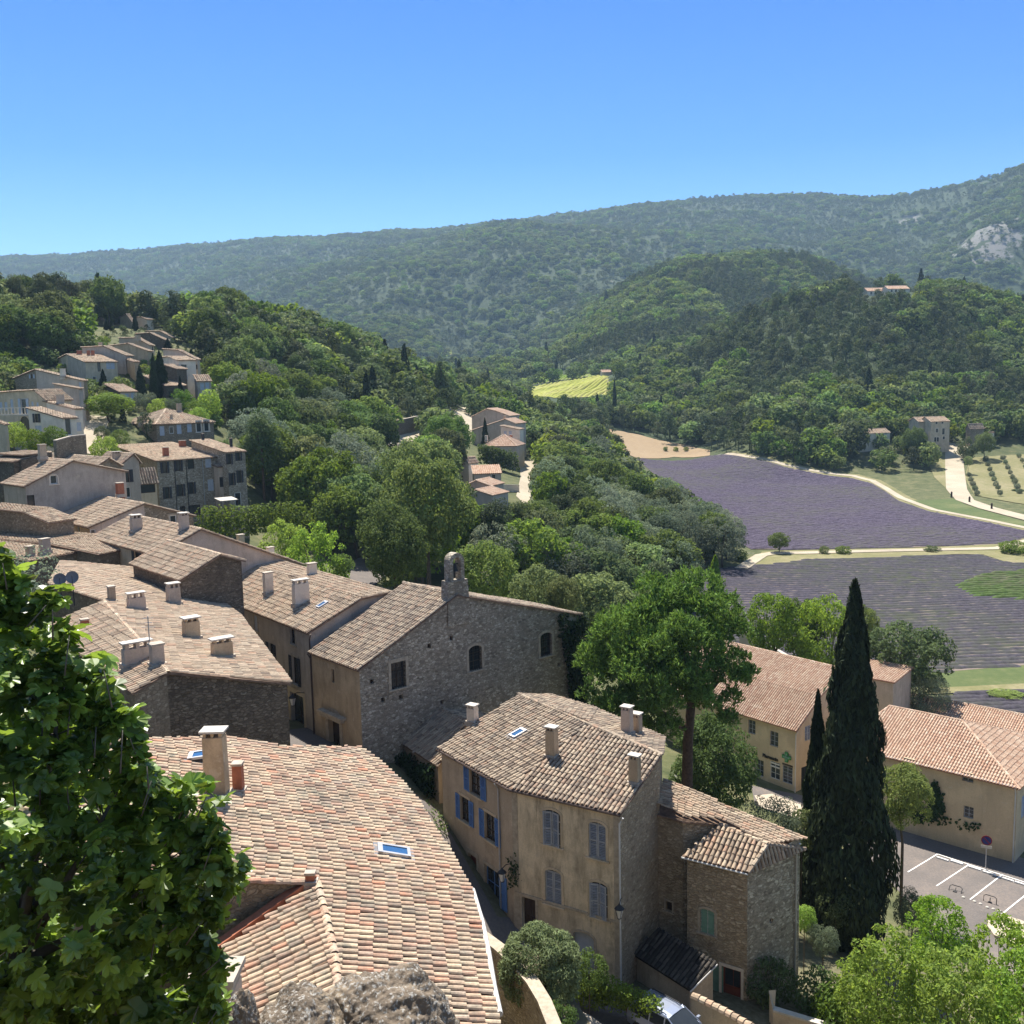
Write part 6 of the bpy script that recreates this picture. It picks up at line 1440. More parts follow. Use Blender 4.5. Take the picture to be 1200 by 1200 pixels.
ka = clear(near_p, Hn, 3.6); low_ = inV & ~ka; Hn[low_] = NR.uniform(.9, 1.9, low_.sum()); ka = ka | low_; short = ~ka & clear(near_p, np.full(len(near_p), 3.2), 1.8) & ~inV; Hn[short] = NR.uniform(2., 3.2, short.sum()); near_p, Hn = near_p[ka | short], Hn[ka | short]; inV = inV[ka | short]
ka = clear(mid_p, Hm, 3.4); mid_p, Hm = mid_p[ka], Hm[ka]
allp = np.concatenate([near_p, mid_p]); allH = np.concatenate([Hn, Hm])
zt = T(allp[:, 0], allp[:, 1]); ax_, ay_ = projn(np.column_stack([allp, zt+allH*.6])); inf = (ax_ > -15) & (ax_ < 1215)
rank = np.where(inf, allH/allp[:, 1], 0); order = np.argsort(-rank); NSEP = 255
sep = order[:NSEP]; rest = order[NSEP:]
hillpine = lambda x, y: vnoise(np.array([x/55.]), np.array([y/55.]), 33)[0]+vnoise(np.array([x/14.]), np.array([y/14.]), 34)[0]*.6
def pickkind(x, y, H):
    v = hillpine(x, y); u = x/y; r_ = R.random()
    if H < 3.3: return R.choice(['shrub', 'shrub_dark', 'shrub_light'])
    if y < 345:
        if u < -.33 and y > 230: return 'pine_m' if r_ < .45 else 'oak_m'
        if u > .08 and y > 175 and u < .25 and r_ < .6: return 'silver_m'
        if r_ < .14: return 'light_m'
        if r_ < .24: return 'silver_m'
        if r_ < .34: return 'pine_m'
        return 'broad_m' if r_ < .72 else 'oak_m'
    return 'pine_m' if v > .04 else ('light_m' if r_ < .15 else 'broad_m' if r_ < .55 else 'oak_m')
LM = [('the orange roofed villa', 115, 375), ('the lane in the upper village', 108, 505), ('the white two storey house', 215, 430), ('the stone mansion', 215, 560), ('the tall narrow house', 275, 550), ('the clipped hedge', 300, 612), ('the lime coloured trees', 360, 645), ('the grey road', 425, 672), ('the curving pale road', 480, 511), ('the three valley cypresses', 485, 445), ('the dark cedar', 515, 445), ('the pale valley yard', 540, 490), ('the hipped valley villa', 585, 522), ('the grey valley gables', 580, 500), ('the tall pale valley house', 543, 550), ('the gravel drive', 617, 565), ('the bell cote', 537, 665), ('the umbrella pine', 785, 740), ('the chapel', 600, 720), ('the poplar', 838, 675), ('the lavender field corner', 760, 545), ('the lone tree by the track', 913, 637), ('the stubble field', 770, 520), ('the yellow vineyard', 665, 455), ('the farmhouse', 1095, 505), ('the stone barn', 1145, 508), ('the half hidden pale building', 1020, 515), ('the hilltop villa', 1040, 338), ('the pointed cypress', 291, 397), ('the hilltop wood crest', 240, 352), ('the upper left corner of the wood', 30, 380)]
KN = {'oak': 'dark rounded oak', 'broad': 'full green broadleaf tree', 'light': 'light green tree', 'silver': 'silvery leaved tree', 'pine': 'ragged pine', 'shrub': 'low green shrub', 'shrub_dark': 'low dark shrub', 'shrub_light': 'low bright shrub'}
recs = []
for i in sep:
    x, y = allp[i]; H = allH[i]; k = pickkind(x, y, H)
    if y < 118 and k.endswith('_m'): k = k[:-2]
    base = k[:-2] if k.endswith('_m') else k
    d = [(math.hypot(ax_[i]-lx, ay_[i]-ly), n_, lx, ly) for n_, lx, ly in LM]; dd, n_, lx, ly = min(d)
    dx, dy = ax_[i]-lx, ay_[i]-ly
    rel = ('right of ' if dx > 0 else 'left of ') if abs(dx) > abs(dy)*1.2 else ('above ' if dy < 0 else 'below ')
    if dd > 45: rel = 'well '+rel
    recs.append([i, x, y, H, k, KN[base]+' '+rel+n_, ax_[i], ay_[i]])
byl = {}
for r_ in recs: byl.setdefault(r_[5], []).append(r_)
for lb, L_ in byl.items():
    if len(L_) == 1: continue
    L_.sort(key=lambda r_: r_[6]); n = len(L_)
    W_ = {2: ['left one', 'right one'], 3: ['left of three', 'middle of three', 'right of three']}.get(n) or [('leftmost' if j == 0 else 'rightmost' if j == n-1 else ['second', 'third', 'fourth', 'fifth', 'sixth', 'seventh', 'eighth', 'ninth', 'tenth', 'eleventh', 'twelfth'][min(j-1, 10)]+' from left') for j in range(n)]
    W__ = {2: ['left one', 'right one'], 3: ['left one of three', 'middle one of three', 'right one of three'], 4: ['leftmost of four', 'second from left of four', 'third from left of four', 'rightmost of four']}.get(n) or [('leftmost of ' if j == 0 else 'rightmost of ' if j == n-1 else ['second', 'third', 'fourth', 'fifth', 'sixth', 'seventh', 'eighth', 'ninth', 'tenth', 'eleventh', 'twelfth'][min(j-1, 10)]+' from left of ')+'the group' for j in range(n)]
    for r_, w_ in zip(L_, W_): r_[5] = lb+', '+w_
for i, x, y, H, k, lb, *_ in recs:
    s = SP[k]; Rr = H*s['R0']/s['H0']*R.uniform(.88, 1.15)
    put(k, x, y, H, min(Rr, 4.8), lb, 'trees of the valley woods')

# the rest of the woods: one object, low detail trees spread over the slopes
fcol = bpy.data.collections.new('forest_kinds')
kinds = []
for leaf, shape in (('leaf_oak', 0), ('leaf_oak', 0), ('leaf_mid', 0), ('leaf_mid', 0), ('leaf_pine', 1), ('leaf_pine', 1), ('leaf_light', 0), ('leaf_cyp', 2)):
    for q in range(2):
        if shape == 0: mb = round_crown(8, 3.9, 17, 12, 1.3, .08, .42, .6)
        elif shape == 1: mb = pine_crown(9, 3.3, 18, 24, 1.05); mb.tube([[0, 0, -.5], [0, 0, 7]], [.25, .1], 4)
        else: mb = column_crown(11, 1.6, 420, 1.2)
        o = bpy.data.objects.new('forest_tree_kind.%03d' % len(kinds), mb.mesh('forest_tree', [M[leaf]])); fcol.objects.link(o); kinds.append(shape)
P = np.concatenate([allp[rest], far_p]); Hs = np.concatenate([allH[rest], np.clip(NR.normal(7.5, 2.4, len(far_p)), 3, 14)])
Z = T(P[:, 0], P[:, 1])-.3
v1 = vnoise(P[:, 0]/70, P[:, 1]/70, 33)+.6*vnoise(P[:, 0]/16, P[:, 1]/16, 34); r_ = NR.random(len(P))
idx = np.where(v1 > .06, 8+(r_*4).astype(int), np.where(r_ < .45, (r_/.45*4).astype(int), np.where(r_ < .86, 4+((r_-.45)/.41*4).astype(int), np.where(r_ < .975, 12+((r_-.86)/.115*2).astype(int), 14+((r_-.975)/.025*2).astype(int)))))
isfar = P[:, 1] > 1150; idx = np.where(isfar & (idx >= 12), idx % 4, idx)
ex = np.array([(R.uniform(-1.5, -.62)*y_, y_) for y_ in (R.uniform(16, 120)**1. for _ in range(420))]); ex = ex[~blocked(ex)]; P = np.concatenate([P, ex]); Hs = np.concatenate([Hs, NR.uniform(2., 7., len(ex))]); Z = np.concatenate([Z, T(ex[:, 0], ex[:, 1])-.3]); idx = np.concatenate([idx, NR.integers(0, 8, len(ex))]); isfar = np.concatenate([isfar, np.zeros(len(ex), bool)])
sc = Hs/8.0; wd = sc*np.where(isfar, 1.35, 1.0)*NR.uniform(.85, 1.2, len(P))
me = bpy.data.meshes.new('forest'); me.vertices.add(len(P)); me.vertices.foreach_set('co', np.column_stack([P, Z]).astype(np.float32).ravel())
a = me.attributes.new('kind_index', 'INT', 'POINT'); a.data.foreach_set('value', idx.astype(np.int32))
a = me.attributes.new('tree_scale', 'FLOAT_VECTOR', 'POINT'); a.data.foreach_set('vector', np.column_stack([wd, wd, sc]).astype(np.float32).ravel())
a = me.attributes.new('tree_turn', 'FLOAT_VECTOR', 'POINT'); a.data.foreach_set('vector', np.column_stack([0*sc, 0*sc, NR.random(len(P))*6.28]).astype(np.float32).ravel())
fo = bpy.data.objects.new('forest', me); COL.objects.link(fo); tag(fo, 'mixed wood of oak and pine covering the valley slopes and far hills', 'forest', kind='stuff')
ng = bpy.data.node_groups.new('forest_spread', 'GeometryNodeTree'); ng.interface.new_socket('Geometry', in_out='INPUT', socket_type='NodeSocketGeometry'); ng.interface.new_socket('Geometry', in_out='OUTPUT', socket_type='NodeSocketGeometry')
gi = ng.nodes.new('NodeGroupInput'); go = ng.nodes.new('NodeGroupOutput'); ip = ng.nodes.new('GeometryNodeInstanceOnPoints'); ci = ng.nodes.new('GeometryNodeCollectionInfo')
ci.inputs['Collection'].default_value = fcol; ci.inputs['Separate Children'].default_value = True; ci.inputs['Reset Children'].default_value = True
def attr(n, t):
    x = ng.nodes.new('GeometryNodeInputNamedAttribute'); x.data_type = t; x.inputs['Name'].default_value = n; return x.outputs['Attribute']
L_ = ng.links.new
L_(gi.outputs[0], ip.inputs['Points']); L_(ci.outputs[0], ip.inputs['Instance']); ip.inputs['Pick Instance'].default_value = True
L_(attr('kind_index', 'INT'), ip.inputs['Instance Index']); L_(attr('tree_turn', 'FLOAT_VECTOR'), ip.inputs['Rotation']); L_(attr('tree_scale', 'FLOAT_VECTOR'), ip.inputs['Scale']); L_(ip.outputs[0], go.inputs[0])
fo.modifiers.new('spread', 'NODES').node_group = ng
print('trees near', len(near_p), 'mid', len(mid_p), 'far', len(far_p), 'deepest own tree', allp[sep][:, 1].max())
# ------------------------------------------------------------------ the fig tree close to the viewpoint
def fig_tree():
    out = np.array([(-90, 640), (-20, 655), (14, 668), (30, 705), (62, 700), (78, 735), (98, 780), (112, 778), (118, 800), (140, 818), (144, 845), (128, 852), (166, 868), (172, 900), (166, 930), (196, 938), (212, 922), (232, 932), (248, 955), (246, 985), (268, 992), (276, 1022), (262, 1062), (236, 1082), (240, 1110), (254, 1128), (244, 1160), (262, 1190), (270, 1260), (-90, 1260)], float)
    n = 9000; c = out.min(0)+(out.max(0)-out.min(0))*NR.random((n, 2)); c = c[inpoly(c[:, 0], c[:, 1], out)]
    dmin = np.full(len(c), 1e9)
    for i in range(len(out)-1):
        a, b = out[i], out[i+1]; t = np.clip(((c-a)@(b-a))/((b-a)@(b-a)), 0, 1)[:, None]; dmin = np.minimum(dmin, np.linalg.norm(c-(a+(b-a)*t), axis=1))
    half = np.clip(dmin/F*9.0, .15, 1.6); kk = (dmin > 9) | (NR.random(len(c)) < .45); c = c[kk]; half = half[kk]
    # leaves sit in sprays along twigs: gather them round spray centres so that gaps and dark hollows remain
    # young shoots stand clear of the outline and loosen it
    shoots = []
    for i in range(1, len(out)-3):
        for _ in range(2):
            f = R.random(); q = out[i]+(out[i+1]-out[i])*f; e_ = out[i+1]-out[i]; nrm2 = np.array([e_[1], -e_[0]])/(np.linalg.norm(e_)+1e-9); shoots.append(q+nrm2*R.uniform(-8, 9)+np.array([0, -R.uniform(0, 9)]))
    for q in shoots: c = np.concatenate([c, q+NR.normal(0, 6.5, (7, 2))]); half = np.concatenate([half, np.full(7, .15)])
    ns = 420; sp = np.concatenate([c[NR.choice(n0_ := len(c)-7*len(shoots), ns-len(shoots), replace=False)], np.array(shoots)]); d2 = ((c[:, None]-sp[None])**2).sum(-1); k = d2.argmin(1); dd = d2.min(1)**.5
    kp = (dd < 15+10*NR.random(len(c))) & (NR.random(len(c)) < .72); c = c[kp]; half = half[kp]; k = k[kp]
    so_ = NR.uniform(-1, 1, ns); side = np.clip(so_[k]+NR.normal(0, .16, len(c)), -1.1, 1.1)
    Y = 8.9-half*side
    # thin out: leaves of the shaded inside are fewer
    N = len(c); tipdir = NR.normal(0, 1, (N, 3)); cen = np.array([[float(q) for q in PY(x, y, yy)] for (x, y), yy in zip(c, Y)])
    spc = np.array([PY(x, y, 8.9-0.0) for x, y in sp])
    # leaf outline: three to five blunt lobes, folded along the midrib
    half_ = [(.20, .0, .02), (.40, .14, .03), (.47, .32, .0), (.36, .44, .03), (.26, .47, .05), (.40, .60, .0), (.40, .76, -.03), (.26, .82, .0), (.15, .76, .04), (.13, .95, -.02)]
    base = np.array([(0, .04, 0)]+half_+[(0, 1.06, -.07)]+[(-x, y, z) for x, y, z in half_[::-1]]+[(0, .42, -.03)]); nb_ = len(base)
    fan = np.array([[nb_-1, i, (i+1) % (nb_-1)] for i in range(nb_-1)])
    nrm_ = np.stack([NR.normal(0, .5, N), NR.normal(.12, .5, N)-.1, np.abs(NR.normal(.85, .3, N))], 1); nrm_ /= np.linalg.norm(nrm_, axis=1, keepdims=True)
    rad_ = cen-spc[k]; d = rad_+NR.normal(0, .10, (N, 3))+np.array([0, -.05, -.09]); d = d-nrm_*(d*nrm_).sum(1, keepdims=True); d /= np.linalg.norm(d, axis=1, keepdims=True)+1e-9; s = np.cross(d, nrm_)
    size = NR.uniform(.13, .25, N)
    V = cen[:, None]+size[:, None, None]*(base[None, :, :1]*s[:, None]+(base[None, :, 1:2]-.3)*d[:, None]+(base[None, :, 2:]*1.0-.16*(base[None, :, 1:2]-.3)**2)*nrm_[:, None])
    mb = MB(); mb.add(V.reshape(-1, 3), (np.arange(N)[:, None, None]*nb_+fan[None]).reshape(-1, 3))
    r0 = PY(30, 1330, 9.0); r0[2] = min(r0[2], float(T(r0[0], r0[1]))); root = empty('fig_tree', r0); tag(root, 'large leafy fig tree filling the lower left corner', 'tree')
    mb.build('crown', M['leaf_fig'], root)
    tb = MB(); hub = PY(20, 1130, 9.0); tb.tube([r0-[0, 0, .4], (r0+hub)/2+[.15, 0, 0], hub], [.2, .17, .13], 8)
    for (x1, y1, x2, y2, yy) in ((60, 900, 90, 760, 8.7), (110, 980, 170, 880, 8.8), (150, 1060, 240, 960, 8.9), (120, 1110, 262, 1030, 9.0), (-20, 900, 10, 700, 9.2), (130, 1160, 235, 1120, 8.8), (40, 960, 60, 820, 9.3), (160, 1180, 250, 1200, 8.9), (100, 900, 140, 850, 9.1)):
        a, b = PY(x1*.93, y1+12, yy+.15), PY(x2*.9-4, y2+26, yy+.1); tb.tube([hub, a, b], [.06, .03, .006], 6)
        for q in range(5):
            f = R.uniform(.3, .9); m_ = a+(b-a)*f; e_ = m_+np.array([R.uniform(-.4, .4), R.uniform(-.4, .4), R.uniform(-.1, .45)]); tb.tube([m_, e_], [.013, .005], 5)
    # twigs to the leaf sprays
    for q in range(0, ns, 2):
        e_ = PY(sp[q][0], sp[q][1], 8.9-so_[q]*.5); tb.tube([e_+np.array([R.uniform(-.25, .05), R.uniform(-.1, .2), -R.uniform(.2, .45)]), e_-[0, 0, .06]], [.009, .004], 4)
    tb.build('trunk', M['bark_fig'], root, True)
fig_tree()

# ------------------------------------------------------------------ rocks
def rockmat():
    m, nt, b, o = newmat('lichened_rock'); co = objco(nt)
    a = noise(nt, co, 1.3, 6, .65); f = noise(nt, co, 14, 5, .75); l = nd(nt, 'ShaderNodeTexVoronoi', feature='F1'); l.inputs['Scale'].default_value = 15; 
    wv = nd(nt, 'ShaderNodeMix', data_type='RGBA', blend_type='LINEAR_LIGHT'); wv.inputs[0].default_value = .06; nz = nd(nt, 'ShaderNodeTexNoise'); nz.inputs['Scale'].default_value = 20; nt.links.new(co, nz.inputs['Vector']); nt.links.new(co, wv.inputs[6]); nt.links.new(nz.outputs['Color'], wv.inputs[7]); nt.links.new(wv.outputs[2], l.inputs['Vector'])
    c = ramp(nt, a, [(.3, (.12, .095, .07)), (.5, (.21, .165, .12)), (.7, (.33, .26, .175))])
    spot = mth(nt, 'MULTIPLY', mapr(nt, l.outputs['Distance'], .5, .25), mapr(nt, noise(nt, co, 6.5, 4, .65), .40, .52))
    c = mixc(nt, spot, c, (.42, .40, .36)); c = mixc(nt, mapr(nt, f, .55, .75, 0, .7), c, (.07, .06, .05))
    nt.links.new(c, b.inputs['Base Color']); b.inputs['Roughness'].default_value = 1; bump(nt, b, mth(nt, 'ADD', f, a), .8, .06); return m
M['rock'] = rockmat()
def rock(name, label, cpx, Y, rx, ry, rz, seed, squash=.35, flat_=None):
    c = PY(*cpx, Y); bm = bmesh.new(); bmesh.ops.create_icosphere(bm, subdivisions=7, radius=1); V = np.array([v.co[:] for v in bm.verts])
    rg = np.random.default_rng(seed)
    disp = np.zeros(len(V))
    for fr, am in ((1.3, .15), (2.9, .09), (6, .045), (13, .022), (27, .013), (55, .009)):
        for _ in range(4):
            d = rg.normal(0, 1, 3)*fr; disp += am*.55*np.sin(V@d+rg.random()*6.28)*np.abs(np.cos(V@rg.normal(0, 1, 3)*fr*.6))
    W = V*(1+disp)[:, None]*np.array([rx, ry, rz])
    for v, w_ in zip(bm.verts, W): v.co = w_
    me = bpy.data.meshes.new(name); bm.to_mesh(me); bm.free(); me.materials.append(M['rock'])
    me.polygons.foreach_set('use_smooth', [True]*len(me.polygons))
    o = bpy.data.objects.new(name, me); COL.objects.link(o); o.location = c; tag(o, label, 'rock', 'limestone rocks below the viewpoint'); return o
rock('rock', 'big rounded lichen spotted boulder in front of the nearest roof', (445, 1232), 14.0, 1.18, 1.2, 1.36, 3)
rock('rock', 'smaller rough rock with a shadowed hollow, left of the big boulder', (350, 1240), 13.6, .72, .8, 1.12, 8)
rock('rock', 'narrow grey rock at the bottom edge beside the fig tree', (285, 1236), 13.2, .36, .5, .95, 14)
# chimney stub with a stone cap by the fig tree
X = PY(252, 1150, 20.5); mb = MB(); mb.box(X-[0, 0, 3.2], .95, .8, 3.1, (1, 0, 0), (0, 1, 0)); root = empty('chimney_stack', X-[0, 0, 3.2]); tag(root, 'pale rendered chimney stack with a stone slab beside the fig tree', 'chimney')
mb.build('stack', M['pink'], root); mb = MB()
for e_ in (-.4, .4): mb.box(X+[e_, 0, -.1], .14, .7, .26)
mb.box(X+[0, 0, .16], 1.12, 1.0, .13); mb.build('cap', M['mortar'], root)

M['garden_soil'] = ground_mat('garden_soil', [(.3, (.07, .065, .035)), (.5, (.14, .12, .075)), (.7, (.22, .18, .12))])
# ------------------------------------------------------------------ garden below the townhouse
def wall_path(name, label, pts, thick, zb, mat, cap=None, capw=.1, cat='wall', caph=.12, tilecap=False):
    P = [np.asarray(p, float) for p in pts]; root = empty(name, (P[0][0], P[0][1], zb)); tag(root, label, cat); mb = MB(); cm = MB()
    L_, R_ = [], []
    for i in range(len(P)):
        t = norm((P[min(i+1, len(P)-1)]-P[max(i-1, 0)])*np.array([1, 1, 0])); n = np.array([-t[1], t[0], 0]); L_.append(n); 
    for i in range(len(P)-1):
        V = []
        for j in (i, i+1):
            for sg in (-1, 1):
                q = P[j]+L_[j]*sg*thick/2; V += [[q[0], q[1], zb], [q[0], q[1], P[j][2]]]
        mb.add(V, [[0, 4, 5, 1], [2, 3, 7, 6], [1, 5, 7, 3]]+([[0, 1, 3, 2]] if i == 0 else [])+([[4, 6, 7, 5]] if i == len(P)-2 else []))
        if cap:
            V = []
            for j in (i, i+1):
                for sg in (-1, 1):
                    q = P[j]+L_[j]*sg*(thick/2+capw); V += [q+[0, 0, .003], q+[0, 0, caph]]
            cm.add(V, [[0, 4, 5, 1], [2, 3, 7, 6], [1, 5, 7, 3], [0, 2, 6, 4]]+([[0, 1, 3, 2]] if i == 0 else [])+([[4, 6, 7, 5]] if i == len(P)-2 else []))
    mb.build('wall', M[mat], root)
    if tilecap:
        cm = MB()
        for i in range(len(P)-1): ridge_tiles(cm, P[i], P[i+1], thick*.62, .34, 5)
    if cap: cm.build('coping', M[cap], root)
    return root
wz = 15.0
wall_path('garden_wall', 'curved stone garden wall with broad pale coping beside the nearest roof', [PZ(562, 1095, wz), PZ(585, 1112, wz), PZ(605, 1130, wz), PZ(624, 1152, wz), PZ(638, 1175, wz), PZ(650, 1205, wz), PZ(656, 1250, wz)], .5, 9, 'stone_gold', 'ashlar', .04)
ter = [PZ(x, y, 13.0) for x, y in ((588, 1112), (606, 1106), (640, 1124), (664, 1158), (690, 1196), (720, 1262), (640, 1262), (628, 1170), (606, 1138))]
mb = MB(); n = len(ter); Bt = [p-[0, 0, 5] for p in ter]; mb.add(ter+Bt, [list(range(n))[::-1], *[[i, (i+1) % n, n+(i+1) % n, n+i] for i in range(n)]]); struct(mb.build('garden_terrace', M['garden_soil']))
wall_path('street_wall', 'low rendered wall with tile coping at the foot of the stone wing', [PZ(812, 1167, 10.5), PZ(850, 1186, 10.4), PZ(895, 1212, 10.3)], .35, 6, 'cream', 'tile', cat='wall', tilecap=True)
wall_path('cream_garden_wall', 'smooth cream garden wall with a square pillar by the red door', [PZ(905, 1163, 10.0), PZ(907, 1184, 9.2), PZ(980, 1206, 9.0), PZ(1040, 1222, 8.8)], .3, 5, 'cream', 'white_cap', .03)
wall_path('hedge_wall', 'low dry stone wall under the bright ivy hedge', [PZ(655, 1180, 10.6), PZ(690, 1196, 10.2), PZ(722, 1222, 9.8)], .4, 6, 'stone_gold', 'mortar', .03)
struct(drape('street', gp((572, 1075), (600, 1078), (735, 1172), (800, 1205), (820, 1260), (640, 1260), (600, 1120)), M['asphalt'], .06, 1.5, excl=False))
struct(drape('street', [(-19, 62), (-14.5, 66), (-10, 59.5), (-5, 57), (-1.5, 51), (1, 46.5), (-3, 41), (-9, 46), (-12, 52)], M['asphalt'], .07, 1.5, excl=False))
o_ = wall_path('road_parapet', 'white parapet of the road behind the pharmacy', [PZ(868, 738, 6.0), PZ(893, 752, 5.6), PZ(928, 772, 5.0)], .4, 1, 'white', 'white_cap', .05)
struct(drape('road', [tuple(PZ(x, y, 4.2)[:2]) for x, y in ((862, 742), (875, 744), (920, 776), (880, 780), (860, 765))], M['asphalt'], .08, 2))
wall_path('retaining_wall', 'long shaded retaining wall above the curving pale road', [onT(*p)+[0, 0, 4.] for p in ((462, 512), (482, 507), (500, 502))], .6, 12, 'stone_dark', 'mortar', .05)
wall_path('lane_wall', 'rubble terrace wall between the white gabled house and the plaster house', [PY(100, 510, 118), PY(82, 512, 117), PY(64, 517, 115)], .5, 24, 'stone', 'mortar', .03)
wall_path('drive_wall', 'pale boundary wall with openings along the lower gravel drive', [onT(575, 576)+[0, 0, 1.6], onT(608, 577)+[0, 0, 1.6]], .4, 6, 'white', 'white_cap', .05)

# ------------------------------------------------------------------ car
def car():
    a = PZ(742, 1170, 10.7); b = PZ(790, 1196, 10.7); d = norm((b-a)*np.array([1, 1, 0])); s = np.array([-d[1], d[0], 0])
    c0 = (a+b)/2+d*1.1; z = float(T(c0[0], c0[1]))+.08; 
    root = empty('parked_car', (c0[0], c0[1], z)); tag(root, 'silver blue estate car with black roof bars parked by the ivy hedge', 'car')
    P = lambda x, y, h: np.array([c0[0], c0[1], z])+d*x+s*y+np.array([0, 0, h])
    paint = flat('silver_blue_paint', (.36, .40, .50), .28, .03, 2, .6, .5); body = MB(); W = .86
    # stations along the car: x, half width, sill, shoulder
    st = [(-2.15, .70, .45, .86), (-2.08, .80, .30, .95), (-1.5, W, .24, .97), (0, W+.02, .22, .95), (.9, W, .22, .93), (1.55, .84, .24, .86), (2.0, .76, .28, .72), (2.15, .62, .38, .62)]
    V = []; 
    for x, w_, lo_, hi in st: V += [P(x, -w_*.94, lo_), P(x, -w_, (lo_+hi)/2), P(x, -w_*.93, hi), P(x, -w_*.5, hi+.04), P(x, w_*.5, hi+.04), P(x, w_*.93, hi), P(x, w_, (lo_+hi)/2), P(x, w_*.94, lo_)]
    K = len(st); body.add(V, [[i*8+k, (i+1)*8+k, (i+1)*8+(k+1) % 8, i*8+(k+1) % 8] for i in range(K-1) for k in range(8)]+[list(range(8)), [(K-1)*8+k for k in range(8)][::-1]])
    rs = [(-2.05, .70, .97), (-1.75, .64, 1.42), (-1.2, .63, 1.50), (-.2, .63, 1.50), (.25, .62, 1.44), (1.05, .72, .95)]
    V = []
    for x, w_, h in rs: V += [P(x, -w_, h), P(x, -w_*.5, h+.03), P(x, w_*.5, h+.03), P(x, w_, h)]
    body.add(V, [[i*4+k, (i+1)*4+k, (i+1)*4+k+1, i*4+k+1] for i in (1, 2, 3) for k in range(3)])
    for x0, x1 in ((-1.75, .25),):
        for e_ in (-1, 1): body.tube([P(-2.02, e_*.78, .96), P(-1.75, e_*.655, 1.42), P(.25, e_*.635, 1.45), P(1.1, e_*.76, .95)], .035, 5)
    for x in (-.75, .1): 
        for e_ in (-1, 1): body.tube([P(x, e_*.82, .95), P(x, e_*.65, 1.46)], .03, 5)
    body.build('body', paint, root, False)
    gl = M['glass']
    for q in ([P(.25, -.60, 1.44), P(.25, .60, 1.44), P(1.05, .72, .96), P(1.05, -.72, .96)], [P(-1.75, -.62, 1.42), P(-1.75, .62, 1.42), P(-2.05, .70, .98), P(-2.05, -.70, .98)]):
        m_ = MB(); m_.poly(q); m_.build('windscreen' if q[0] @ d > c0 @ d else 'rear_window', gl, root)
    for e_ in (-1, 1):
        for x0, x1 in ((-1.85, -.78), (-.72, .08), (.12, .92)):
            f = lambda x: 1.43 if x < .25 else 1.43-(x-.25)*.6
            m_ = MB(); m_.poly([P(x0, e_*.80, .97), P(x1, e_*.80, .96), P(min(x1, .55), e_*.655, f(min(x1, .55))-.02), P(max(x0, -1.7), e_*.655, 1.42)]); m_.build('side_window', gl, root)
        m_ = MB(); m_.tube([P(-1.6, e_*.56, 1.53), P(-1.5, e_*.56, 1.58), P(.0, e_*.56, 1.57), P(.1, e_*.56, 1.52)], .03, 6); m_.build('roof_rail', M['metal_dark'], root)
        m_ = MB(); m_.box(P(1.98, e_*.58, .58), .2, .3, .14, d, s); m_.build('headlight', M['sh_light'], root)
        m_ = MB(); m_.box(P(-2.12, e_*.62, .72), .1, .2, .2, d, s); m_.build('tail_light', M['door_red'], root)
        m_ = MB(); m_.box(P(.8, e_*.95, .95), .12, .2, .14, d, s); m_.build('mirror', paint, root)
        for x in (-1.35, 1.35):
            m_ = MB(); q = P(x, e_*.80, .31); m_.tube([q-s*e_*.1, q+s*e_*.1], .31, 16); w_ = m_.build('wheel', M['metal_dark'], root)
            m_ = MB(); m_.tube([q+s*e_*.095, q+s*e_*.115], .2, 12); m_.build('rim', M['metal'], w_)
car()

# ------------------------------------------------------------------ street furniture
M['sign_blue'] = flat('sign_blue', (.02, .03, .16), .4, .05); M['sign_red'] = flat('sign_red', (.22, .012, .02), .4, .05)
X = PZ(1155, 1018, 1.05); X[2] = float(T(X[0], X[1])); vd = norm((CAM-X)*np.array([1, 1, 0])); vs_ = np.array([-vd[1], vd[0], 0]); root = empty('parking_sign', X); tag(root, 'round blue and red no parking sign on a grey post in the car park', 'sign')
mb = MB(); mb.tube([X, X+[0, 0, 2.75]], .04, 8); mb.build('post', M['metal'], root)
def disc(c, r_, th, n=24):
    m_ = MB(); m_.tube([c-vd*th/2, c+vd*th/2], r_, n); return m_
c = X+vd*.07+np.array([0, 0, 2.5]); disc(c, .40, .03).build('sign_rim', M['sign_red'], root); dd = disc(c+vd*.016, .33, .02).build('sign_face', M['sign_blue'], root)
m_ = MB(); ax = norm(vs_-np.array([0, 0, 1.])); m_.box(c+vd*.03-np.cross(ax, vd)*.035, .64, .012, .07, ax, vd, 0, 1, np.cross(ax, vd)); m_.build('slash', M['sign_red'], dd)
m_ = MB(); m_.box(X+vd*.07+np.array([0, 0, 1.83]), .8, .02, .24, vs_, vd); m_.build('plate', M['white_cap'], root)
for (px, py, lb, tilt) in ((1119, 1045, 'low bent hoop barrier lying in the second bay', .9), (1160, 1058, 'upright hoop barrier in the third bay', .15)):
    c = PZ(px, py, 1.05); c[2] = float(T(c[0], c[1]))+.04; e_ = np.array([.75, -.66, 0]); k_ = np.array([.66, .75, 0]); upv = norm(np.array([0, 0, math.cos(tilt)])+k_*math.sin(tilt)); mb = MB()
    mb.tube([c-e_*.45, c-e_*.45+upv*.4, c-e_*.3+upv*.5, c+e_*.3+upv*.5, c+e_*.45+upv*.4, c+e_*.45], .03, 6); mb.box(c-[0, 0, .02], .25, .18, .06, e_, k_); mb.box(c, .05, .05, .35, e_, k_, 0, 1, upv)
    tag(mb.build('parking_hoop', M['metal_dark']), lb, 'parking barrier', 'hoop barriers in the car park')
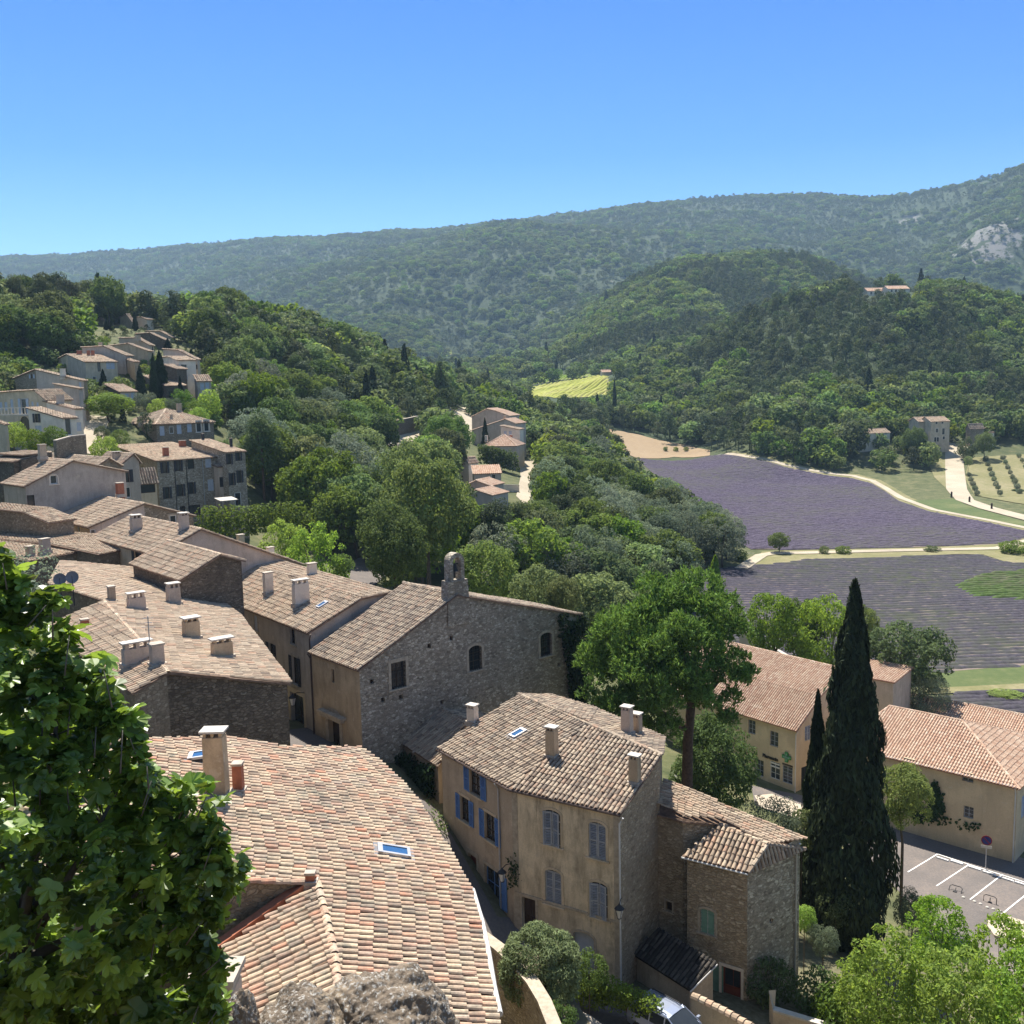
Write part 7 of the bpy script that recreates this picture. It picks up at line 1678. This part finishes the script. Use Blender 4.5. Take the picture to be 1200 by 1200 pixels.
for k, (px, py) in enumerate(((1129, 1052), (1142, 1057), (1149, 1060), (1157, 1064), (1164, 1066), (1171, 1068))):
    c = PZ(px, py, 1.04); c[2] = float(T(c[0], c[1]))+.03; mb = MB(); mb.lathe(c, [(.13, 0), (.12, .05), (.06, .09), (.01, .1)], 10); tag(mb.build('marker_stud', M['white_cap']), 'white stud %s at the open bay ends' % ['first from the left', 'second from the left', 'third from the left', 'third from the right', 'second from the right', 'last on the right'][k], 'stud', 'white studs across the bays')
def lantern(X, out, label, s=1., wallside=None, glassw=True):
    root = empty('street_lantern', X); tag(root, label, 'lantern'); mb = MB(); e_ = X+out*.75*s
    mb.tube([X, X+out*.4*s+[0, 0, .12*s], e_+[0, 0, .06*s], e_], .022*s, 6); mb.lathe(e_-[0, 0, .12*s], [(.24*s, 0), (.2*s, .04*s), (.07*s, .16*s), (.03*s, .24*s)], 8); mb.lathe(e_-[0, 0, .62*s], [(.05*s, 0), (.1*s, .03*s), (.11*s, .06*s)], 8)
    for k in range(4):
        a = math.pi/2*k+.4; o1 = np.array([math.cos(a), math.sin(a), 0]); mb.tube([e_+o1*.10*s-[0, 0, .56*s], e_+o1*.2*s-[0, 0, .12*s]], .012*s, 4)
    mb.build('bracket', M['metal_dark'], root); m_ = MB(); m_.lathe(e_-[0, 0, .56*s], [(.09*s, 0), (.185*s, .43*s)], 8); m_.build('lamp_glass', M['frame_white'], root)
def onwall(H, px, py):
    b = H.hit(px, py); p, q, L, t, n = H.edge(b[1]); return p*np.array([1, 1, 0])+t*b[2]+np.array([0, 0, b[3]])+n*.02, n
X, n = onwall(town, 598, 1012); lantern(X, n, 'old lantern on a bracket beside the withered plant on the townhouse', 1.1)
X, n = onwall(town, 729, 1052); lantern(X, norm(n+np.array([.3, 0, 0])), 'dark lantern at the right corner of the stained townhouse', 1.1)
X, n = onwall(street, 357, 812); lantern(X, n, 'black lantern on the street house beside the chapel', 1.2)
def dish(px, py, Y, label):
    c = PY(px, py, Y); ax = norm(np.array([.35, -.85, .5])); s = norm(np.cross(ax, [0, 0, 1])); u = np.cross(s, ax); root = empty('satellite_dish', c-[0, 0, 1.2]); tag(root, label, 'satellite dish', 'pair of satellite dishes'); mb = MB(); V = []
    for i, (r_, h) in enumerate(((0, -.10), (.14, -.085), (.27, -.035), (.36, .02))):
        for k in range(16): V.append(c+s*math.cos(k*math.pi/8)*r_+u*math.sin(k*math.pi/8)*r_*1.08+ax*h)
    mb.add(V, [[i*16+k, i*16+(k+1) % 16, (i+1)*16+(k+1) % 16, (i+1)*16+k] for i in range(3) for k in range(16)]); mb.build('reflector', M['lead'], root)
    mb = MB(); mb.tube([c-ax*.1, c-ax*.3, c-ax*.3-[0, 0, 1.6]], .03, 6); mb.tube([c-u*.33, c+ax*.33], .015, 5); mb.build('mast', M['metal_dark'], root)
dish(70, 679, 57, 'left satellite dish above the dark little yard'); dish(84.5, 676.5, 57, 'right, paler satellite dish above the dark little yard')
# terrace balustrade and awning
H0 = PY(0, 486, 137); mb = MB(); a = PY(-8, 487, 138); b = PY(34, 486, 138.5); t = norm(b-a); L = np.linalg.norm(b-a); nn = np.array([t[1], -t[0], 0])
mb.box((a+b)/2+[0, 0, 0], L, .25, .14, t, nn); mb.box((a+b)/2+[0, 0, .95], L, .2, .1, t, nn)
for k in range(int(L/.45)): mb.box(a+t*(k+.5)*.45+np.array([0, 0, .14]), .12, .12, .81, t, nn)
tag(mb.build('balustrade', M['white']), 'pale terrace balustrade of the cream arcade house', 'balustrade')
mb = MB(); c = PY(265, 585, 138); ax = norm(np.array([.76, .64, 0])); ay = np.array([-.64, .76, 0]); root = empty('awning', c-[0, 0, 3]); tag(root, 'small white awning on posts at the foot of the tall narrow house', 'awning')
mb.box(c, 2.6, 2.2, .08, ax, norm(ay+[0, 0, .12])); mb.build('canopy', M['white_cap'], root)
for e_ in (-1, 1): m_ = MB(); m_.tube([c+ax*e_*1.2-ay*1.0-[0, 0, 3.5], c+ax*e_*1.2-ay*1.0], .05, 5); m_.build('post', M['wood_dark'], root)
# posts along the farm track
for k, (px, py) in enumerate(((1115, 583), (1136, 589), (1162, 597))):
    c = onT(px, py); mb = MB(); mb.lathe(c-[0, 0, .3], [(.3, 0), (.28, 1.9), (.1, 2.1)], 6); tag(mb.build('gate_post', M['wood_dark']), ['dark post left of the farm track bend', 'dark post at the inner side of the farm track bend', 'dark post farthest along the farm track'][k], 'post', 'posts along the farm track')
# olive rows on the dry plot
k_ = 0
for (x0, y0, x1, y1, n_) in ((1134, 556, 1146, 584, 5), (1154, 538, 1173, 585, 8), (1174, 536, 1196, 582, 8), (1192, 534, 1215, 572, 6)):
    for j in range(n_):
        f = (j+.5)/n_; c = onT(x0+(x1-x0)*f, y0+(y1-y0)*f); k_ += 1
        put('shrub_silver', c[0], c[1], R.uniform(1.3, 1.9), R.uniform(.7, 1.0), 'small grey green olive sapling in a row on the dry plot', 'olive saplings on the dry plot', name='olive_sapling', cat='sapling')
HAZE = .00011
# ------------------------------------------------------------------ light, sky, haze
SAZ, SEL = rad(-13), rad(61)
sd = Vector((math.sin(SAZ)*math.cos(SEL), math.cos(SAZ)*math.cos(SEL), math.sin(SEL)))
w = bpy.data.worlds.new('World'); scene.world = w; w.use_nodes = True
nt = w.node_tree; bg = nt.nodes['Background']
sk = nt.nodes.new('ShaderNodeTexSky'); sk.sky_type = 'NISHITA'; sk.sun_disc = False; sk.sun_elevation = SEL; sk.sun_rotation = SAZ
sk.altitude = 300; sk.air_density = 1.0; sk.dust_density = .2; sk.ozone_density = 2
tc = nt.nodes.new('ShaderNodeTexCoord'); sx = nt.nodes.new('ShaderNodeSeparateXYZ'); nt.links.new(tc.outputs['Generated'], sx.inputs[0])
tint = ramp(nt, sx.outputs[2], [(0, (.80, .92, 1.0)), (.10, (.52, .77, 1.0)), (.22, (.17, .49, .96)), (.37, (.075, .38, .86)), (.46, (.78, .86, 1.0)), (.6, (1, .97, .92)), (1, (1, .97, .92))])  # sky above the view tinted lighter and warmer, added to fill shaded walls
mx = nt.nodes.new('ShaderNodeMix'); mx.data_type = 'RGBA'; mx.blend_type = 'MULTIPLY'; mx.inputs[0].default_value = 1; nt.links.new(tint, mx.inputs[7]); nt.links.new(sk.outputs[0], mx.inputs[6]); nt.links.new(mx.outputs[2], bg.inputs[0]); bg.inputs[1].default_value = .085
sl_ = bpy.data.lights.new('sun', 'SUN'); sl_.energy = 5.0; sl_.angle = rad(.5); sl_.color = (1, .95, .87)
so = bpy.data.objects.new('sun', sl_); COL.objects.link(so); so.rotation_euler = (-sd).to_track_quat('-Z', 'Y').to_euler(); so.location = (0, 0, 200)
scene.view_settings.view_transform = 'Standard'; scene.view_settings.look = 'None'; scene.view_settings.exposure = 1.05; scene.view_settings.gamma = 1
scene.cycles.max_bounces = 6; scene.cycles.transparent_max_bounces = 8; scene.cycles.volume_bounces = 0
scene.cycles.use_denoising = True

lo_z = float(ZT.min())-3
hz = MB(); hz.box((0, 2300, lo_z), 15400, 6000, 760-lo_z)
m = bpy.data.materials.new('haze_air'); m.use_nodes = True; nt = m.node_tree; nt.nodes.clear()
out = nt.nodes.new('ShaderNodeOutputMaterial'); pv = nt.nodes.new('ShaderNodeVolumePrincipled')
pv.inputs['Color'].default_value = (.50, .74, 1, 1); pv.inputs['Density'].default_value = HAZE; pv.inputs['Anisotropy'].default_value = .2
nt.links.new(pv.outputs[0], out.inputs['Volume'])
ho = hz.build('haze', m); ho['kind'] = 'stuff'; ho['label'] = 'thin blue summer haze over the valley and far hills'; ho['category'] = 'haze'
